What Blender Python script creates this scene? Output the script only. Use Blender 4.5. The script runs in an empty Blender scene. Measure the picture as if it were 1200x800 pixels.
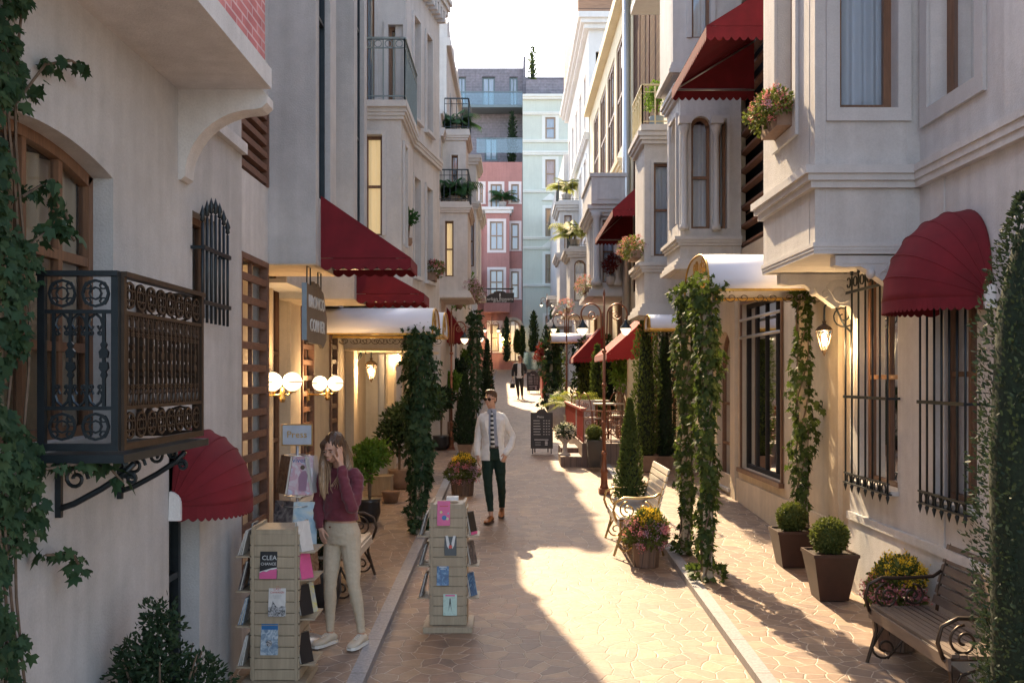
EXPO = 1.82
import bpy, bmesh, math, random
import numpy as np
from mathutils import Vector, Matrix
random.seed(7); RNG = np.random.default_rng(7)
S = bpy.context.scene; COL = S.collection
PI = math.pi; sin = math.sin; cos = math.cos
EZ = 2.47; SL = 48/1150.
def gz(y): return SL*min(y, 90.)
def XX(px, Y): return (px-600)*Y/1150.
def ZZ(py, Y): return EZ+(443-py)*Y/1150.
def YW(px, X): return 1150.*X/(px-600)
KERB = .07
# ------------------------------------------------------------------ materials
def mat_new(name):
    m = bpy.data.materials.new(name); m.use_nodes = True
    nt = m.node_tree; nt.nodes.clear(); return m, nt
class N:
    def __init__(s, name):
        s.m, s.t = mat_new(name); s.out = s.n('ShaderNodeOutputMaterial')
    def n(s, kind, ins=None, **kw):
        x = s.t.nodes.new(kind)
        for k, v in kw.items(): setattr(x, k, v)
        if ins:
            for k, v in ins.items():
                if isinstance(v, bpy.types.NodeSocket): s.t.links.new(v, x.inputs[k])
                else: x.inputs[k].default_value = v
        return x
    def done(s, sh): s.t.links.new(sh, s.out.inputs['Surface']); return s.m
def c4(c): return (c[0], c[1], c[2], 1.)
def mixc(g, f, a, b, blend='MIX'):
    x = g.n('ShaderNodeMix', data_type='RGBA', blend_type=blend)
    for k, v in ((0, f), (6, a), (7, b)):
        if isinstance(v, bpy.types.NodeSocket): g.t.links.new(v, x.inputs[k])
        else: x.inputs[k].default_value = v if k == 0 else c4(v)
    return x.outputs[2]
def plaster(name, col, dirt=.12, scale=1.0, bump=.5):
    g = N(name); tc = g.n('ShaderNodeTexCoord').outputs['Object']
    big = g.n('ShaderNodeTexNoise', {'Vector': tc, 'Scale': .9*scale, 'Detail': 6., 'Roughness': .6}).outputs['Fac']
    med = g.n('ShaderNodeTexNoise', {'Vector': tc, 'Scale': 9*scale, 'Detail': 5., 'Roughness': .65}).outputs['Fac']
    mp = g.n('ShaderNodeMapping', {'Vector': tc, 'Scale': (7, 7, .5)}).outputs[0]
    st = g.n('ShaderNodeTexNoise', {'Vector': mp, 'Scale': 1.2, 'Detail': 4.}).outputs['Fac']
    fine = g.n('ShaderNodeTexNoise', {'Vector': tc, 'Scale': 75., 'Detail': 3., 'Roughness': .7}).outputs['Fac']
    r1 = g.n('ShaderNodeMapRange', {'Value': big, 'From Min': .3, 'From Max': .7, 'To Min': 1-dirt, 'To Max': 1+dirt*.6}).outputs[0]
    r2 = g.n('ShaderNodeMapRange', {'Value': med, 'From Min': .3, 'From Max': .7, 'To Min': 1-dirt*.35, 'To Max': 1+dirt*.35}).outputs[0]
    r3 = g.n('ShaderNodeMapRange', {'Value': st, 'From Min': .3, 'From Max': .7, 'To Min': 1-dirt*.6, 'To Max': 1+dirt*.35}).outputs[0]
    r4 = g.n('ShaderNodeMapRange', {'Value': fine, 'From Min': .3, 'From Max': .7, 'To Min': .93, 'To Max': 1.06}).outputs[0]
    v = g.n('ShaderNodeMath', {0: r1, 1: r2}, operation='MULTIPLY').outputs[0]
    v = g.n('ShaderNodeMath', {0: v, 1: r3}, operation='MULTIPLY').outputs[0]
    v = g.n('ShaderNodeMath', {0: v, 1: r4}, operation='MULTIPLY').outputs[0]
    cc = g.n('ShaderNodeHueSaturation', {'Value': v, 'Color': c4(col)}).outputs[0]
    bp = g.n('ShaderNodeBump', {'Strength': bump, 'Distance': .01, 'Height': fine}).outputs[0]
    return g.done(g.n('ShaderNodeBsdfPrincipled', {'Base Color': cc, 'Roughness': .88, 'Normal': bp}).outputs[0])
def simple(name, col, rough=.6, metal=0., var=.1, scale=12., bump=0., coat=0., sheen=0., trans=0., grain=None):
    g = N(name); tc = g.n('ShaderNodeTexCoord').outputs['Object']
    if grain: tc = g.n('ShaderNodeMapping', {'Vector': tc, 'Scale': grain}).outputs[0]
    nz = g.n('ShaderNodeTexNoise', {'Vector': tc, 'Scale': scale, 'Detail': 5., 'Roughness': .6}).outputs['Fac']
    v = g.n('ShaderNodeMapRange', {'Value': nz, 'From Min': .3, 'From Max': .7, 'To Min': 1-var, 'To Max': 1+var}).outputs[0]
    cc = g.n('ShaderNodeHueSaturation', {'Value': v, 'Color': c4(col)}).outputs[0]
    ins = {'Base Color': cc, 'Roughness': rough, 'Metallic': metal, 'Coat Weight': coat, 'Sheen Weight': sheen}
    if bump: ins['Normal'] = g.n('ShaderNodeBump', {'Strength': bump, 'Distance': .005, 'Height': nz}).outputs[0]
    b = g.n('ShaderNodeBsdfPrincipled', ins).outputs[0]
    if trans:
        t = g.n('ShaderNodeBsdfTranslucent', {'Color': cc}).outputs[0]
        b = g.n('ShaderNodeMixShader', {0: trans, 1: b, 2: t}).outputs[0]
    return g.done(b)
def leafmat(name, c1, c2, c3, trans=.3, rough=.6):
    g = N(name); ri = g.n('ShaderNodeNewGeometry').outputs['Random Per Island']
    cr = g.n('ShaderNodeValToRGB', {'Fac': ri})
    e = cr.color_ramp.elements; e[0].color = c4(c1); e[1].color = c4(c3); x = e.new(.5); x.color = c4(c2)
    b = g.n('ShaderNodeBsdfPrincipled', {'Base Color': cr.outputs[0], 'Roughness': rough, 'Specular IOR Level': .18}).outputs[0]
    t = g.n('ShaderNodeBsdfTranslucent', {'Color': mixc(g, .5, c2, (c3[0]*1.6, c3[1]*1.6, c3[2]*.7))}).outputs[0]
    return g.done(g.n('ShaderNodeMixShader', {0: trans, 1: b, 2: t}).outputs[0])
def emis(name, col, st, base=(.8, .8, .8)):
    g = N(name)
    return g.done(g.n('ShaderNodeBsdfPrincipled', {'Base Color': c4(base), 'Roughness': .3, 'Emission Color': c4(col), 'Emission Strength': st}).outputs[0])
def bricks(name, c1, c2, mortar, ax, w=.22, h=.07, ms=.008, off=.5, bump=.5, rough=.85):
    g = N(name); tc = g.n('ShaderNodeTexCoord').outputs['Object']
    sp = g.n('ShaderNodeSeparateXYZ', {0: tc}).outputs
    cb = g.n('ShaderNodeCombineXYZ', {0: sp[ax], 1: sp[2]}).outputs[0]
    bt = g.n('ShaderNodeTexBrick', {'Vector': cb, 'Color1': c4(c1), 'Color2': c4(c2), 'Mortar': c4(mortar), 'Scale': 1., 'Mortar Size': ms, 'Brick Width': w, 'Row Height': h, 'Mortar Smooth': .2}, offset=off)
    nz = g.n('ShaderNodeTexNoise', {'Vector': tc, 'Scale': 5., 'Detail': 6.}).outputs['Fac']
    v = g.n('ShaderNodeMapRange', {'Value': nz, 'From Min': .3, 'From Max': .7, 'To Min': .8, 'To Max': 1.15}).outputs[0]
    cc = g.n('ShaderNodeHueSaturation', {'Value': v, 'Color': bt.outputs[0]}).outputs[0]
    inv = g.n('ShaderNodeMath', {0: 1., 1: bt.outputs[1]}, operation='SUBTRACT').outputs[0]
    bp = g.n('ShaderNodeBump', {'Strength': bump, 'Distance': .008, 'Height': inv}).outputs[0]
    return g.done(g.n('ShaderNodeBsdfPrincipled', {'Base Color': cc, 'Roughness': rough, 'Specular IOR Level': .05, 'Normal': bp}).outputs[0])
def paving(name, a, b, c, joint, scale=3.6):
    g = N(name); tc = g.n('ShaderNodeTexCoord').outputs['Object']
    sp = g.n('ShaderNodeSeparateXYZ', {0: tc}).outputs
    v0 = g.n('ShaderNodeCombineXYZ', {0: sp[0], 1: sp[1]}).outputs[0]
    wn = g.n('ShaderNodeTexNoise', {'Vector': v0, 'Scale': 2.2, 'Detail': 3.}).outputs['Color']
    ws = g.n('ShaderNodeVectorMath', {0: wn, 'Scale': .16}, operation='SCALE').outputs[0]
    v1 = g.n('ShaderNodeVectorMath', {0: v0, 1: ws}, operation='ADD').outputs[0]
    ed = g.n('ShaderNodeTexVoronoi', {'Vector': v1, 'Scale': scale}, feature='DISTANCE_TO_EDGE', voronoi_dimensions='2D').outputs['Distance']
    cell = g.n('ShaderNodeTexVoronoi', {'Vector': v1, 'Scale': scale}, feature='F1', voronoi_dimensions='2D').outputs['Color']
    cs = g.n('ShaderNodeSeparateColor', {0: cell}).outputs
    cr = g.n('ShaderNodeValToRGB', {'Fac': cs[0]}); e = cr.color_ramp.elements
    e[0].color = c4(a); e[1].color = c4(c); x = e.new(.5); x.color = c4(b)
    n1 = g.n('ShaderNodeTexNoise', {'Vector': v0, 'Scale': 7., 'Detail': 8., 'Roughness': .7}).outputs['Fac']
    n2 = g.n('ShaderNodeTexNoise', {'Vector': v0, 'Scale': .7, 'Detail': 4.}).outputs['Fac']
    m1 = g.n('ShaderNodeMapRange', {'Value': n1, 'From Min': .3, 'From Max': .7, 'To Min': .72, 'To Max': 1.22}).outputs[0]
    m2 = g.n('ShaderNodeMapRange', {'Value': n2, 'From Min': .3, 'From Max': .7, 'To Min': .85, 'To Max': 1.1}).outputs[0]
    mm = g.n('ShaderNodeMath', {0: m1, 1: m2}, operation='MULTIPLY').outputs[0]
    st = g.n('ShaderNodeHueSaturation', {'Value': mm, 'Color': cr.outputs[0]}).outputs[0]
    jw = g.n('ShaderNodeMapRange', {'Value': ed, 'From Min': .012, 'From Max': .04, 'To Min': .85, 'To Max': 0.}).outputs[0]
    jn = g.n('ShaderNodeMapRange', {'Value': n1, 'From Min': .35, 'From Max': .6, 'To Min': .25, 'To Max': 1.}).outputs[0]
    jf = g.n('ShaderNodeMath', {0: jw, 1: jn}, operation='MULTIPLY').outputs[0]
    cc = mixc(g, jf, st, joint)
    hs = g.n('ShaderNodeMapRange', {'Value': ed, 'From Min': 0., 'From Max': .05, 'To Min': 0., 'To Max': 1.}).outputs[0]
    hh = g.n('ShaderNodeMath', {0: hs, 1: n1}, operation='ADD').outputs[0]
    bp = g.n('ShaderNodeBump', {'Strength': .45, 'Distance': .012, 'Height': hh}).outputs[0]
    rg = g.n('ShaderNodeMapRange', {'Value': n1, 'To Min': .45, 'To Max': .8}).outputs[0]
    return g.done(g.n('ShaderNodeBsdfPrincipled', {'Base Color': cc, 'Roughness': rg, 'Normal': bp}).outputs[0])
def planks(name, c1, c2, gap, axis=0, w=.09, gf=.07):
    """vertical/horizontal board pattern across one axis"""
    g = N(name); tc = g.n('ShaderNodeTexCoord').outputs['Object']
    sp = g.n('ShaderNodeSeparateXYZ', {0: tc}).outputs
    if axis == 3: q = g.n('ShaderNodeMath', {0: sp[0], 1: sp[1]}, operation='ADD').outputs[0]
    else: q = sp[axis]
    d = g.n('ShaderNodeMath', {0: q, 1: w}, operation='DIVIDE').outputs[0]
    fl = g.n('ShaderNodeMath', {0: d}, operation='FLOOR').outputs[0]
    fr = g.n('ShaderNodeMath', {0: d}, operation='FRACT').outputs[0]
    wn = g.n('ShaderNodeTexWhiteNoise', {'W': fl}, noise_dimensions='1D').outputs['Value']
    gp = g.n('ShaderNodeMath', {0: fr, 1: gf}, operation='LESS_THAN').outputs[0]
    sc = (2, 2, 30) if axis == 2 else (30, 30, 2)
    mp = g.n('ShaderNodeMapping', {'Vector': tc, 'Scale': sc}).outputs[0]
    nz = g.n('ShaderNodeTexNoise', {'Vector': mp, 'Scale': 1.5, 'Detail': 6.}).outputs['Fac']
    v = g.n('ShaderNodeMapRange', {'Value': nz, 'From Min': .3, 'From Max': .7, 'To Min': .75, 'To Max': 1.2}).outputs[0]
    c = g.n('ShaderNodeHueSaturation', {'Value': v, 'Color': mixc(g, wn, c1, c2)}).outputs[0]
    return g.done(g.n('ShaderNodeBsdfPrincipled', {'Base Color': mixc(g, gp, c, gap), 'Roughness': .6}).outputs[0])
def cloth_wave(name, col, trans=.3, em=0., emc=(1, .8, .5)):
    g = N(name)
    b = g.n('ShaderNodeBsdfPrincipled', {'Base Color': c4(col), 'Roughness': .9, 'Emission Color': c4(emc), 'Emission Strength': em}).outputs[0]
    t = g.n('ShaderNodeBsdfTranslucent', {'Color': c4(col)}).outputs[0]
    return g.done(g.n('ShaderNodeMixShader', {0: trans, 1: b, 2: t}).outputs[0])
def glassmat(name, tint=(.9, .95, 1), refl=.1):
    g = N(name)
    lw = g.n('ShaderNodeLayerWeight', {'Blend': .25}).outputs['Fresnel']
    f = g.n('ShaderNodeMath', {0: lw, 1: refl}, operation='ADD').outputs[0]
    t = g.n('ShaderNodeBsdfTransparent', {'Color': c4(tint)}).outputs[0]
    gl = g.n('ShaderNodeBsdfGlossy', {'Roughness': .03}).outputs[0]
    return g.done(g.n('ShaderNodeMixShader', {0: f, 1: t, 2: gl}).outputs[0])
def stripes(name, c1, c2, w, axis=2):
    g = N(name); tc = g.n('ShaderNodeTexCoord').outputs['Object']
    q = g.n('ShaderNodeSeparateXYZ', {0: tc}).outputs[axis]
    d = g.n('ShaderNodeMath', {0: q, 1: w}, operation='DIVIDE').outputs[0]
    fr = g.n('ShaderNodeMath', {0: d}, operation='FRACT').outputs[0]
    lt = g.n('ShaderNodeMath', {0: fr, 1: .5}, operation='LESS_THAN').outputs[0]
    return g.done(g.n('ShaderNodeBsdfPrincipled', {'Base Color': mixc(g, lt, c1, c2), 'Roughness': .7}).outputs[0])
def picture(name, ca, cb, cc, scale=9):
    g = N(name); tc = g.n('ShaderNodeTexCoord').outputs['Object']
    nz = g.n('ShaderNodeTexNoise', {'Vector': tc, 'Scale': float(scale), 'Detail': 3., 'Distortion': 1.5}).outputs['Fac']
    cr = g.n('ShaderNodeValToRGB', {'Fac': nz}); e = cr.color_ramp.elements
    e[0].position = .35; e[0].color = c4(ca); e[1].position = .65; e[1].color = c4(cc); x = e.new(.5); x.color = c4(cb)
    return g.done(g.n('ShaderNodeBsdfPrincipled', {'Base Color': cr.outputs[0], 'Roughness': .35}).outputs[0])
M = {}
M['plaster'] = plaster('plaster_grey', (.50, .49, .48), .17)
M['plaster2'] = plaster('plaster_light', (.62, .605, .59), .16)
M['bayplaster'] = plaster('bay_plaster', (.55, .535, .52), .16)
M['beige'] = plaster('plaster_beige', (.60, .51, .39), .15)
M['cream'] = plaster('cream_paint', (.72, .62, .44), .08)
M['white'] = plaster('white_render', (.74, .73, .72), .06)
M['trim'] = plaster('stone_trim', (.55, .54, .53), .1, bump=.1)
M['pink'] = plaster('pink_render', (.46, .225, .20), .12)
M['pinktrim'] = plaster('pink_trim', (.80, .72, .70), .06)
M['mint'] = plaster('mint_render', (.62, .68, .60), .07)
M['minttrim'] = plaster('mint_trim', (.78, .81, .76), .05)
M['brickred'] = bricks('pink_brick', (.62, .25, .24), (.52, .19, .19), (.66, .46, .46), 1, .21, .058, .007)
M['lilac'] = bricks('lilac_brick', (.27, .25, .285), (.22, .21, .235), (.33, .32, .34), 0, .9, .22, .012)
M['brownclad'] = bricks('brown_tile_cladding', (.055, .018, .010), (.035, .012, .008), (.10, .055, .03), 1, .42, .30, .014, .5)
M['slatwood'] = planks('brown_slats', (.42, .24, .14), (.34, .19, .11), (.12, .07, .05), 2, .4)
M['wood'] = simple('window_wood', (.17, .085, .045), .5, var=.3, scale=4, grain=(14, 14, 1.2))
M['woodlight'] = simple('light_window_wood', (.34, .25, .18), .5, var=.15)
M['lattice'] = simple('lattice_wood', (.17, .085, .055), .6, var=.25, scale=5, grain=(3, 3, 10))
M['iron'] = simple('dark_iron', (.035, .045, .052), .42, .7, .15)
M['bronze'] = simple('bronze_iron', (.065, .046, .034), .42, .75, .2)
M['copper'] = simple('copper_post_paint', (.23, .095, .055), .45, .55, .2, 8)
M['gold'] = simple('gilded_iron', (.55, .34, .09), .38, .85, .25)
M['brass'] = simple('brass', (.50, .34, .14), .3, .9, .1)
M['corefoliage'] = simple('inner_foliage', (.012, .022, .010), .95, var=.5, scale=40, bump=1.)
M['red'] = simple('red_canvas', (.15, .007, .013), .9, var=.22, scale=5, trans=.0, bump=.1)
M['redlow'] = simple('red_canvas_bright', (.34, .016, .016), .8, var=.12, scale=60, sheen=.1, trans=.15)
M['greencanvas'] = simple('green_canvas', (.03, .13, .07), .8)
M['canopy'] = simple('white_canopy_sheet', (.78, .78, .84), .42, var=.04, scale=2.5)
M['glass'] = glassmat('window_glass')
M['blueglass'] = glassmat('tinted_glass', (.35, .55, .75), .18)
M['railglass'] = glassmat('railing_glass', (.62, .75, .78), .08)
M['curtain'] = cloth_wave('white_curtain', (.80, .84, .90))
M['curtainwarm'] = cloth_wave('cream_curtain', (.72, .56, .36), .3)
M['curtainlit'] = cloth_wave('lit_curtain', (.8, .64, .4), .2, .2, (1., .70, .34))
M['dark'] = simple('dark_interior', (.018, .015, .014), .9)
M['roomlight'] = emis('lit_shop_interior', (1., .9, .75), .35, (.55, .5, .45))
M['lamp'] = emis('lit_opal_glass', (1., .74, .46), .75)
M['lampday'] = emis('opal_glass_weak', (1., .80, .55), .5)
M['bulb'] = emis('lit_bulb', (1., .60, .26), 200.)
M['kerb'] = planks('kerb_stone', (.28, .275, .285), (.23, .225, .235), (.07, .065, .06), 1, .78, .012)
M['pave'] = paving('street_paving', (.285, .182, .12), (.21, .142, .105), (.345, .235, .15), (.54, .46, .37), 6.3)
M['pave2'] = paving('sidewalk_paving', (.285, .19, .13), (.21, .145, .11), (.35, .245, .165), (.54, .46, .37), 6.4)
M['ground'] = plaster('ground_stone', (.33, .28, .24), .2)
M['potbrown'] = simple('brown_planter', (.045, .018, .011), .5, var=.3, scale=5)
M['potblack'] = simple('black_glaze_pot', (.02, .02, .022), .28, coat=.3)
M['terra'] = simple('clay_pot', (.24, .15, .10), .8, var=.15)
M['urn'] = simple('pale_stone_urn', (.42, .39, .37), .8, var=.12, bump=.2)
M['pave_white'] = simple('white_card', (.7, .7, .68), .7)
M['soil'] = simple('soil', (.05, .035, .025), .95, bump=.6, scale=30)
M['bark'] = simple('bark', (.13, .09, .06), .9, var=.3, scale=20, bump=.6)
M['deck'] = planks('deck_boards', (.20, .13, .10), (.13, .09, .075), (.03, .02, .02), 3, .11)
M['barrel'] = planks('barrel_staves', (.15, .09, .06), (.10, .06, .045), (.02, .015, .012), 3, .06)
M['bench'] = simple('bench_slat', (.13, .095, .075), .6, var=.2, scale=4, grain=(8, 1, 8))
M['benchlight'] = simple('light_bench_slat', (.55, .50, .42), .6, var=.15, scale=4, grain=(8, 1, 8))
M['stand'] = simple('oak_slatwall', (.36, .29, .20), .55, var=.15, scale=3, grain=(12, 12, 1))
M['groove'] = simple('slat_groove', (.10, .075, .05), .7)
M['ivy'] = leafmat('ivy_leaf', (.028, .050, .015), (.045, .078, .022), (.085, .115, .03))
M['ivyd'] = leafmat('ivy_leaf_cool', (.018, .044, .022), (.03, .066, .031), (.055, .095, .04), .25)
M['leafy'] = leafmat('bright_leaf', (.07, .15, .02), (.11, .21, .035), (.17, .27, .05))
M['box'] = leafmat('boxwood_leaf', (.06, .08, .02), (.09, .115, .03), (.14, .165, .05))
M['cyp'] = leafmat('cypress_leaf', (.04, .062, .018), (.06, .09, .026), (.10, .13, .04), .3)
M['cypgrey'] = leafmat('grey_green_leaf', (.018, .034, .022), (.028, .048, .03), (.05, .07, .04), .15)
M['dark_leaf'] = leafmat('dark_leaf', (.012, .028, .014), (.02, .042, .02), (.035, .06, .026), .2)
M['palm'] = leafmat('palm_leaf', (.16, .20, .035), (.22, .25, .05), (.30, .31, .08), .35)
M['palmdark'] = leafmat('dark_palm_leaf', (.02, .07, .025), (.03, .09, .03), (.06, .14, .04), .3)
M['redleaf'] = leafmat('red_leaf', (.09, .012, .014), (.13, .02, .02), (.19, .03, .025), .3)
M['pinkf'] = leafmat('pink_petal', (.55, .13, .17), (.62, .22, .26), (.72, .36, .38), .25, .7)
M['mauvef'] = leafmat('mauve_petal', (.30, .16, .26), (.40, .24, .34), (.52, .36, .44), .25, .7)
M['yelf'] = leafmat('yellow_petal', (.70, .42, .02), (.78, .52, .04), (.85, .64, .10), .25, .7)
M['whitef'] = leafmat('white_petal', (.68, .68, .66), (.75, .75, .72), (.82, .82, .80), .25, .7)
M['board'] = simple('chalkboard', (.03, .03, .033), .6, var=.25, scale=6)
M['boardframe'] = simple('black_wood', (.025, .016, .013), .5)
M['chalk'] = simple('chalk', (.62, .62, .60), .9)
M['brownpaint'] = simple('brown_sign', (.17, .13, .09), .7, var=.12)
M['bluegrey'] = simple('blue_grey_edge', (.22, .28, .32), .7)
M['steel'] = simple('brushed_steel', (.55, .55, .55), .35, .8, .05)
M['railgrey'] = simple('grey_green_rail', (.16, .20, .21), .45, .6)
M['creamrail'] = simple('cream_rail', (.55, .47, .28), .5, .3)
M['redpaint'] = simple('red_rail_paint', (.36, .06, .04), .55)
# ------------------------------------------------------------------ objects
def setp(o, label=None, cat=None, group=None, kind=None):
    if label: o['label'] = label
    if cat: o['category'] = cat
    if group: o['group'] = group
    if kind: o['kind'] = kind
    return o
def woff(o):
    v = Vector((0, 0, 0))
    while o is not None: v = v+Vector(o.location); o = o.parent
    return v
def thing(name, label, cat, loc=(0, 0, 0), group=None):
    o = bpy.data.objects.new(name, None); COL.objects.link(o); o.location = loc; o.empty_display_size = .2
    return setp(o, label, cat, group)
def link(name, me, parent=None, loc=None):
    o = bpy.data.objects.new(name, me); COL.objects.link(o)
    if parent is not None: o.parent = parent
    if loc is not None: o.location = loc
    return o
def copy_tree(o, loc, rz=0, label=None, parent=None, top=True):
    c = o.copy(); COL.objects.link(c)
    if top:
        c.location = loc; c.rotation_euler = (0, 0, rz)
        if label: c['label'] = label
    else: c.parent = parent
    for ch in list(o.children): copy_tree(ch, None, 0, None, c, False)
    return c
class Fr:
    """local frame: a along wall, z up, d outwards"""
    def __init__(s, x, y, u, n):
        s.o = Vector((x, y, 0)); s.u = Vector((u[0], u[1], 0)).normalized(); s.n = Vector((n[0], n[1], 0)).normalized()
    def p(s, a, z, d=0.): return s.o+s.u*a+s.n*d+Vector((0, 0, z))
def FrontF(x, y): return Fr(x, y, (1, 0), (0, -1))
def LeftF(x, y): return Fr(x, y, (0, 1), (1, 0))
def RightF(x, y): return Fr(x, y, (0, 1), (-1, 0))
class MB:
    def __init__(s): s.v = []; s.f = []; s.m = []; s.s = []
    def add(s, vs, fs, m=0, sm=False):
        b = len(s.v); s.v += [tuple(v) for v in vs]
        for f in fs: s.f.append(tuple(i+b for i in f)); s.m.append(m); s.s.append(sm)
        return s
    def hexa(s, p, m=0):
        return s.add(p, [(0, 3, 2, 1), (4, 5, 6, 7), (0, 1, 5, 4), (1, 2, 6, 5), (2, 3, 7, 6), (3, 0, 4, 7)], m)
    def box(s, x0, y0, z0, x1, y1, z1, m=0):
        return s.hexa([(x0, y0, z0), (x1, y0, z0), (x1, y1, z0), (x0, y1, z0), (x0, y0, z1), (x1, y0, z1), (x1, y1, z1), (x0, y1, z1)], m)
    def fb(s, fr, a0, a1, z0, z1, d0, d1, m=0):
        P = fr.p
        return s.hexa([P(a0, z0, d0), P(a1, z0, d0), P(a1, z0, d1), P(a0, z0, d1), P(a0, z1, d0), P(a1, z1, d0), P(a1, z1, d1), P(a0, z1, d1)], m)
    def quad(s, a, b, c, d, m=0): return s.add([a, b, c, d], [(0, 1, 2, 3)], m)
    def tube(s, pts, r, n=8, m=0, cap=True, sq=1.):
        pts = [Vector(p) for p in pts]; k = len(pts)
        rs = r if isinstance(r, (list, tuple)) else [r]*k
        vs = []; prev = None
        for i, p in enumerate(pts):
            t = (pts[min(i+1, k-1)]-pts[max(i-1, 0)])
            t = t.normalized() if t.length > 1e-9 else Vector((0, 0, 1))
            if prev is None:
                ref = Vector((0, 0, 1)) if abs(t.z) < .9 else Vector((1, 0, 0)); a = t.cross(ref).normalized()
            else:
                a = prev-t*prev.dot(t); a = a.normalized() if a.length > 1e-6 else t.orthogonal().normalized()
            b = t.cross(a); prev = a
            for j in range(n):
                w = 2*PI*(j+.5)/n; vs.append(p+(a*cos(w)+b*sin(w)*sq)*rs[i])
        fs = [(i*n+j, i*n+(j+1) % n, (i+1)*n+(j+1) % n, (i+1)*n+j) for i in range(k-1) for j in range(n)]
        if cap: fs += [tuple(range(n))[::-1], tuple((k-1)*n+j for j in range(n))]
        return s.add(vs, fs, m, n > 5)
    def lathe(s, prof, c, n=20, m=0, smooth=True, sq=False):
        vs = []; c = Vector(c)
        for r, z in prof:
            for j in range(n):
                w = 2*PI*(j+(.5 if sq else 0))/n; vs.append(c+Vector((cos(w)*r, sin(w)*r, z)))
        k = len(prof)
        fs = [(i*n+j, i*n+(j+1) % n, (i+1)*n+(j+1) % n, (i+1)*n+j) for i in range(k-1) for j in range(n)]
        fs += [tuple(range(n))[::-1], tuple((k-1)*n+j for j in range(n))]
        return s.add(vs, fs, m, smooth)
    def ball(s, c, r, n=16, m=0, k=8):
        c = Vector(c); r = Vector(r) if not isinstance(r, (int, float)) else Vector((r, r, r))
        vs = [c+Vector((0, 0, -r.z))]
        for i in range(1, k):
            t = -PI/2+PI*i/k
            for j in range(n): w = 2*PI*j/n; vs.append(c+Vector((cos(w)*cos(t)*r.x, sin(w)*cos(t)*r.y, sin(t)*r.z)))
        vs.append(c+Vector((0, 0, r.z))); L = len(vs)-1
        fs = [(0, 1+(j+1) % n, 1+j) for j in range(n)]
        fs += [(1+i*n+j, 1+i*n+(j+1) % n, 1+(i+1)*n+(j+1) % n, 1+(i+1)*n+j) for i in range(k-2) for j in range(n)]
        fs += [(L, 1+(k-2)*n+j, 1+(k-2)*n+(j+1) % n) for j in range(n)]
        return s.add(vs, fs, m, True)
    def prism(s, fr, poly, d0, d1, m=0):
        n = len(poly); vs = [fr.p(a, z, d0) for a, z in poly]+[fr.p(a, z, d1) for a, z in poly]
        fs = [tuple(range(n)), tuple(range(n, 2*n))[::-1]]+[(i, (i+1) % n, n+(i+1) % n, n+i) for i in range(n)]
        return s.add(vs, fs, m)
    def ring(s, fr, a, z, r, w, d0, d1, n=14, m=0):
        vs = []
        for j in range(n):
            t = 2*PI*j/n; ca, sa = cos(t), sin(t)
            vs += [fr.p(a+ca*r, z+sa*r, d1), fr.p(a+ca*(r-w), z+sa*(r-w), d1), fr.p(a+ca*(r-w), z+sa*(r-w), d0), fr.p(a+ca*r, z+sa*r, d0)]
        fs = []
        for j in range(n):
            b = j*4; c = ((j+1) % n)*4
            for q in range(4): fs.append((b+q, b+(q+1) % 4, c+(q+1) % 4, c+q))
        return s.add(vs, fs, m)
    def build(s, name, mat, parent=None, loc=None, recalc=True, solid=0):
        off = woff(parent) if parent is not None else Vector(loc or (0, 0, 0))
        me = bpy.data.meshes.new(name)
        va = np.array(s.v, dtype=float)-np.array(off)
        me.from_pydata(va.tolist(), [], s.f)
        for mm in (mat if isinstance(mat, (list, tuple)) else [mat]): me.materials.append(M[mm] if isinstance(mm, str) else mm)
        me.polygons.foreach_set('material_index', s.m); me.polygons.foreach_set('use_smooth', s.s)
        if recalc:
            bm = bmesh.new(); bm.from_mesh(me); bmesh.ops.recalc_face_normals(bm, faces=bm.faces); bm.to_mesh(me); bm.free()
        me.update()
        o = link(name, me, parent, loc if parent is None else None)
        if solid:
            md = o.modifiers.new('thickness', 'SOLIDIFY'); md.thickness = solid; md.offset = 0
        return o
def scroll(r, turns=1.6, n=26, r0=.12, start=0., ccw=1):
    """spiral polyline (a,z) starting at outer radius"""
    out = []
    for i in range(n+1):
        t = i/n; rr = r*((1-t)+r0*t); w = start+ccw*t*turns*2*PI
        out.append((cos(w)*rr, sin(w)*rr))
    return out
def stube(mb, fr, pts, d, r, n=6, m=0): return mb.tube([fr.p(a, z, d) for a, z in pts], r, n, m)
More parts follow.
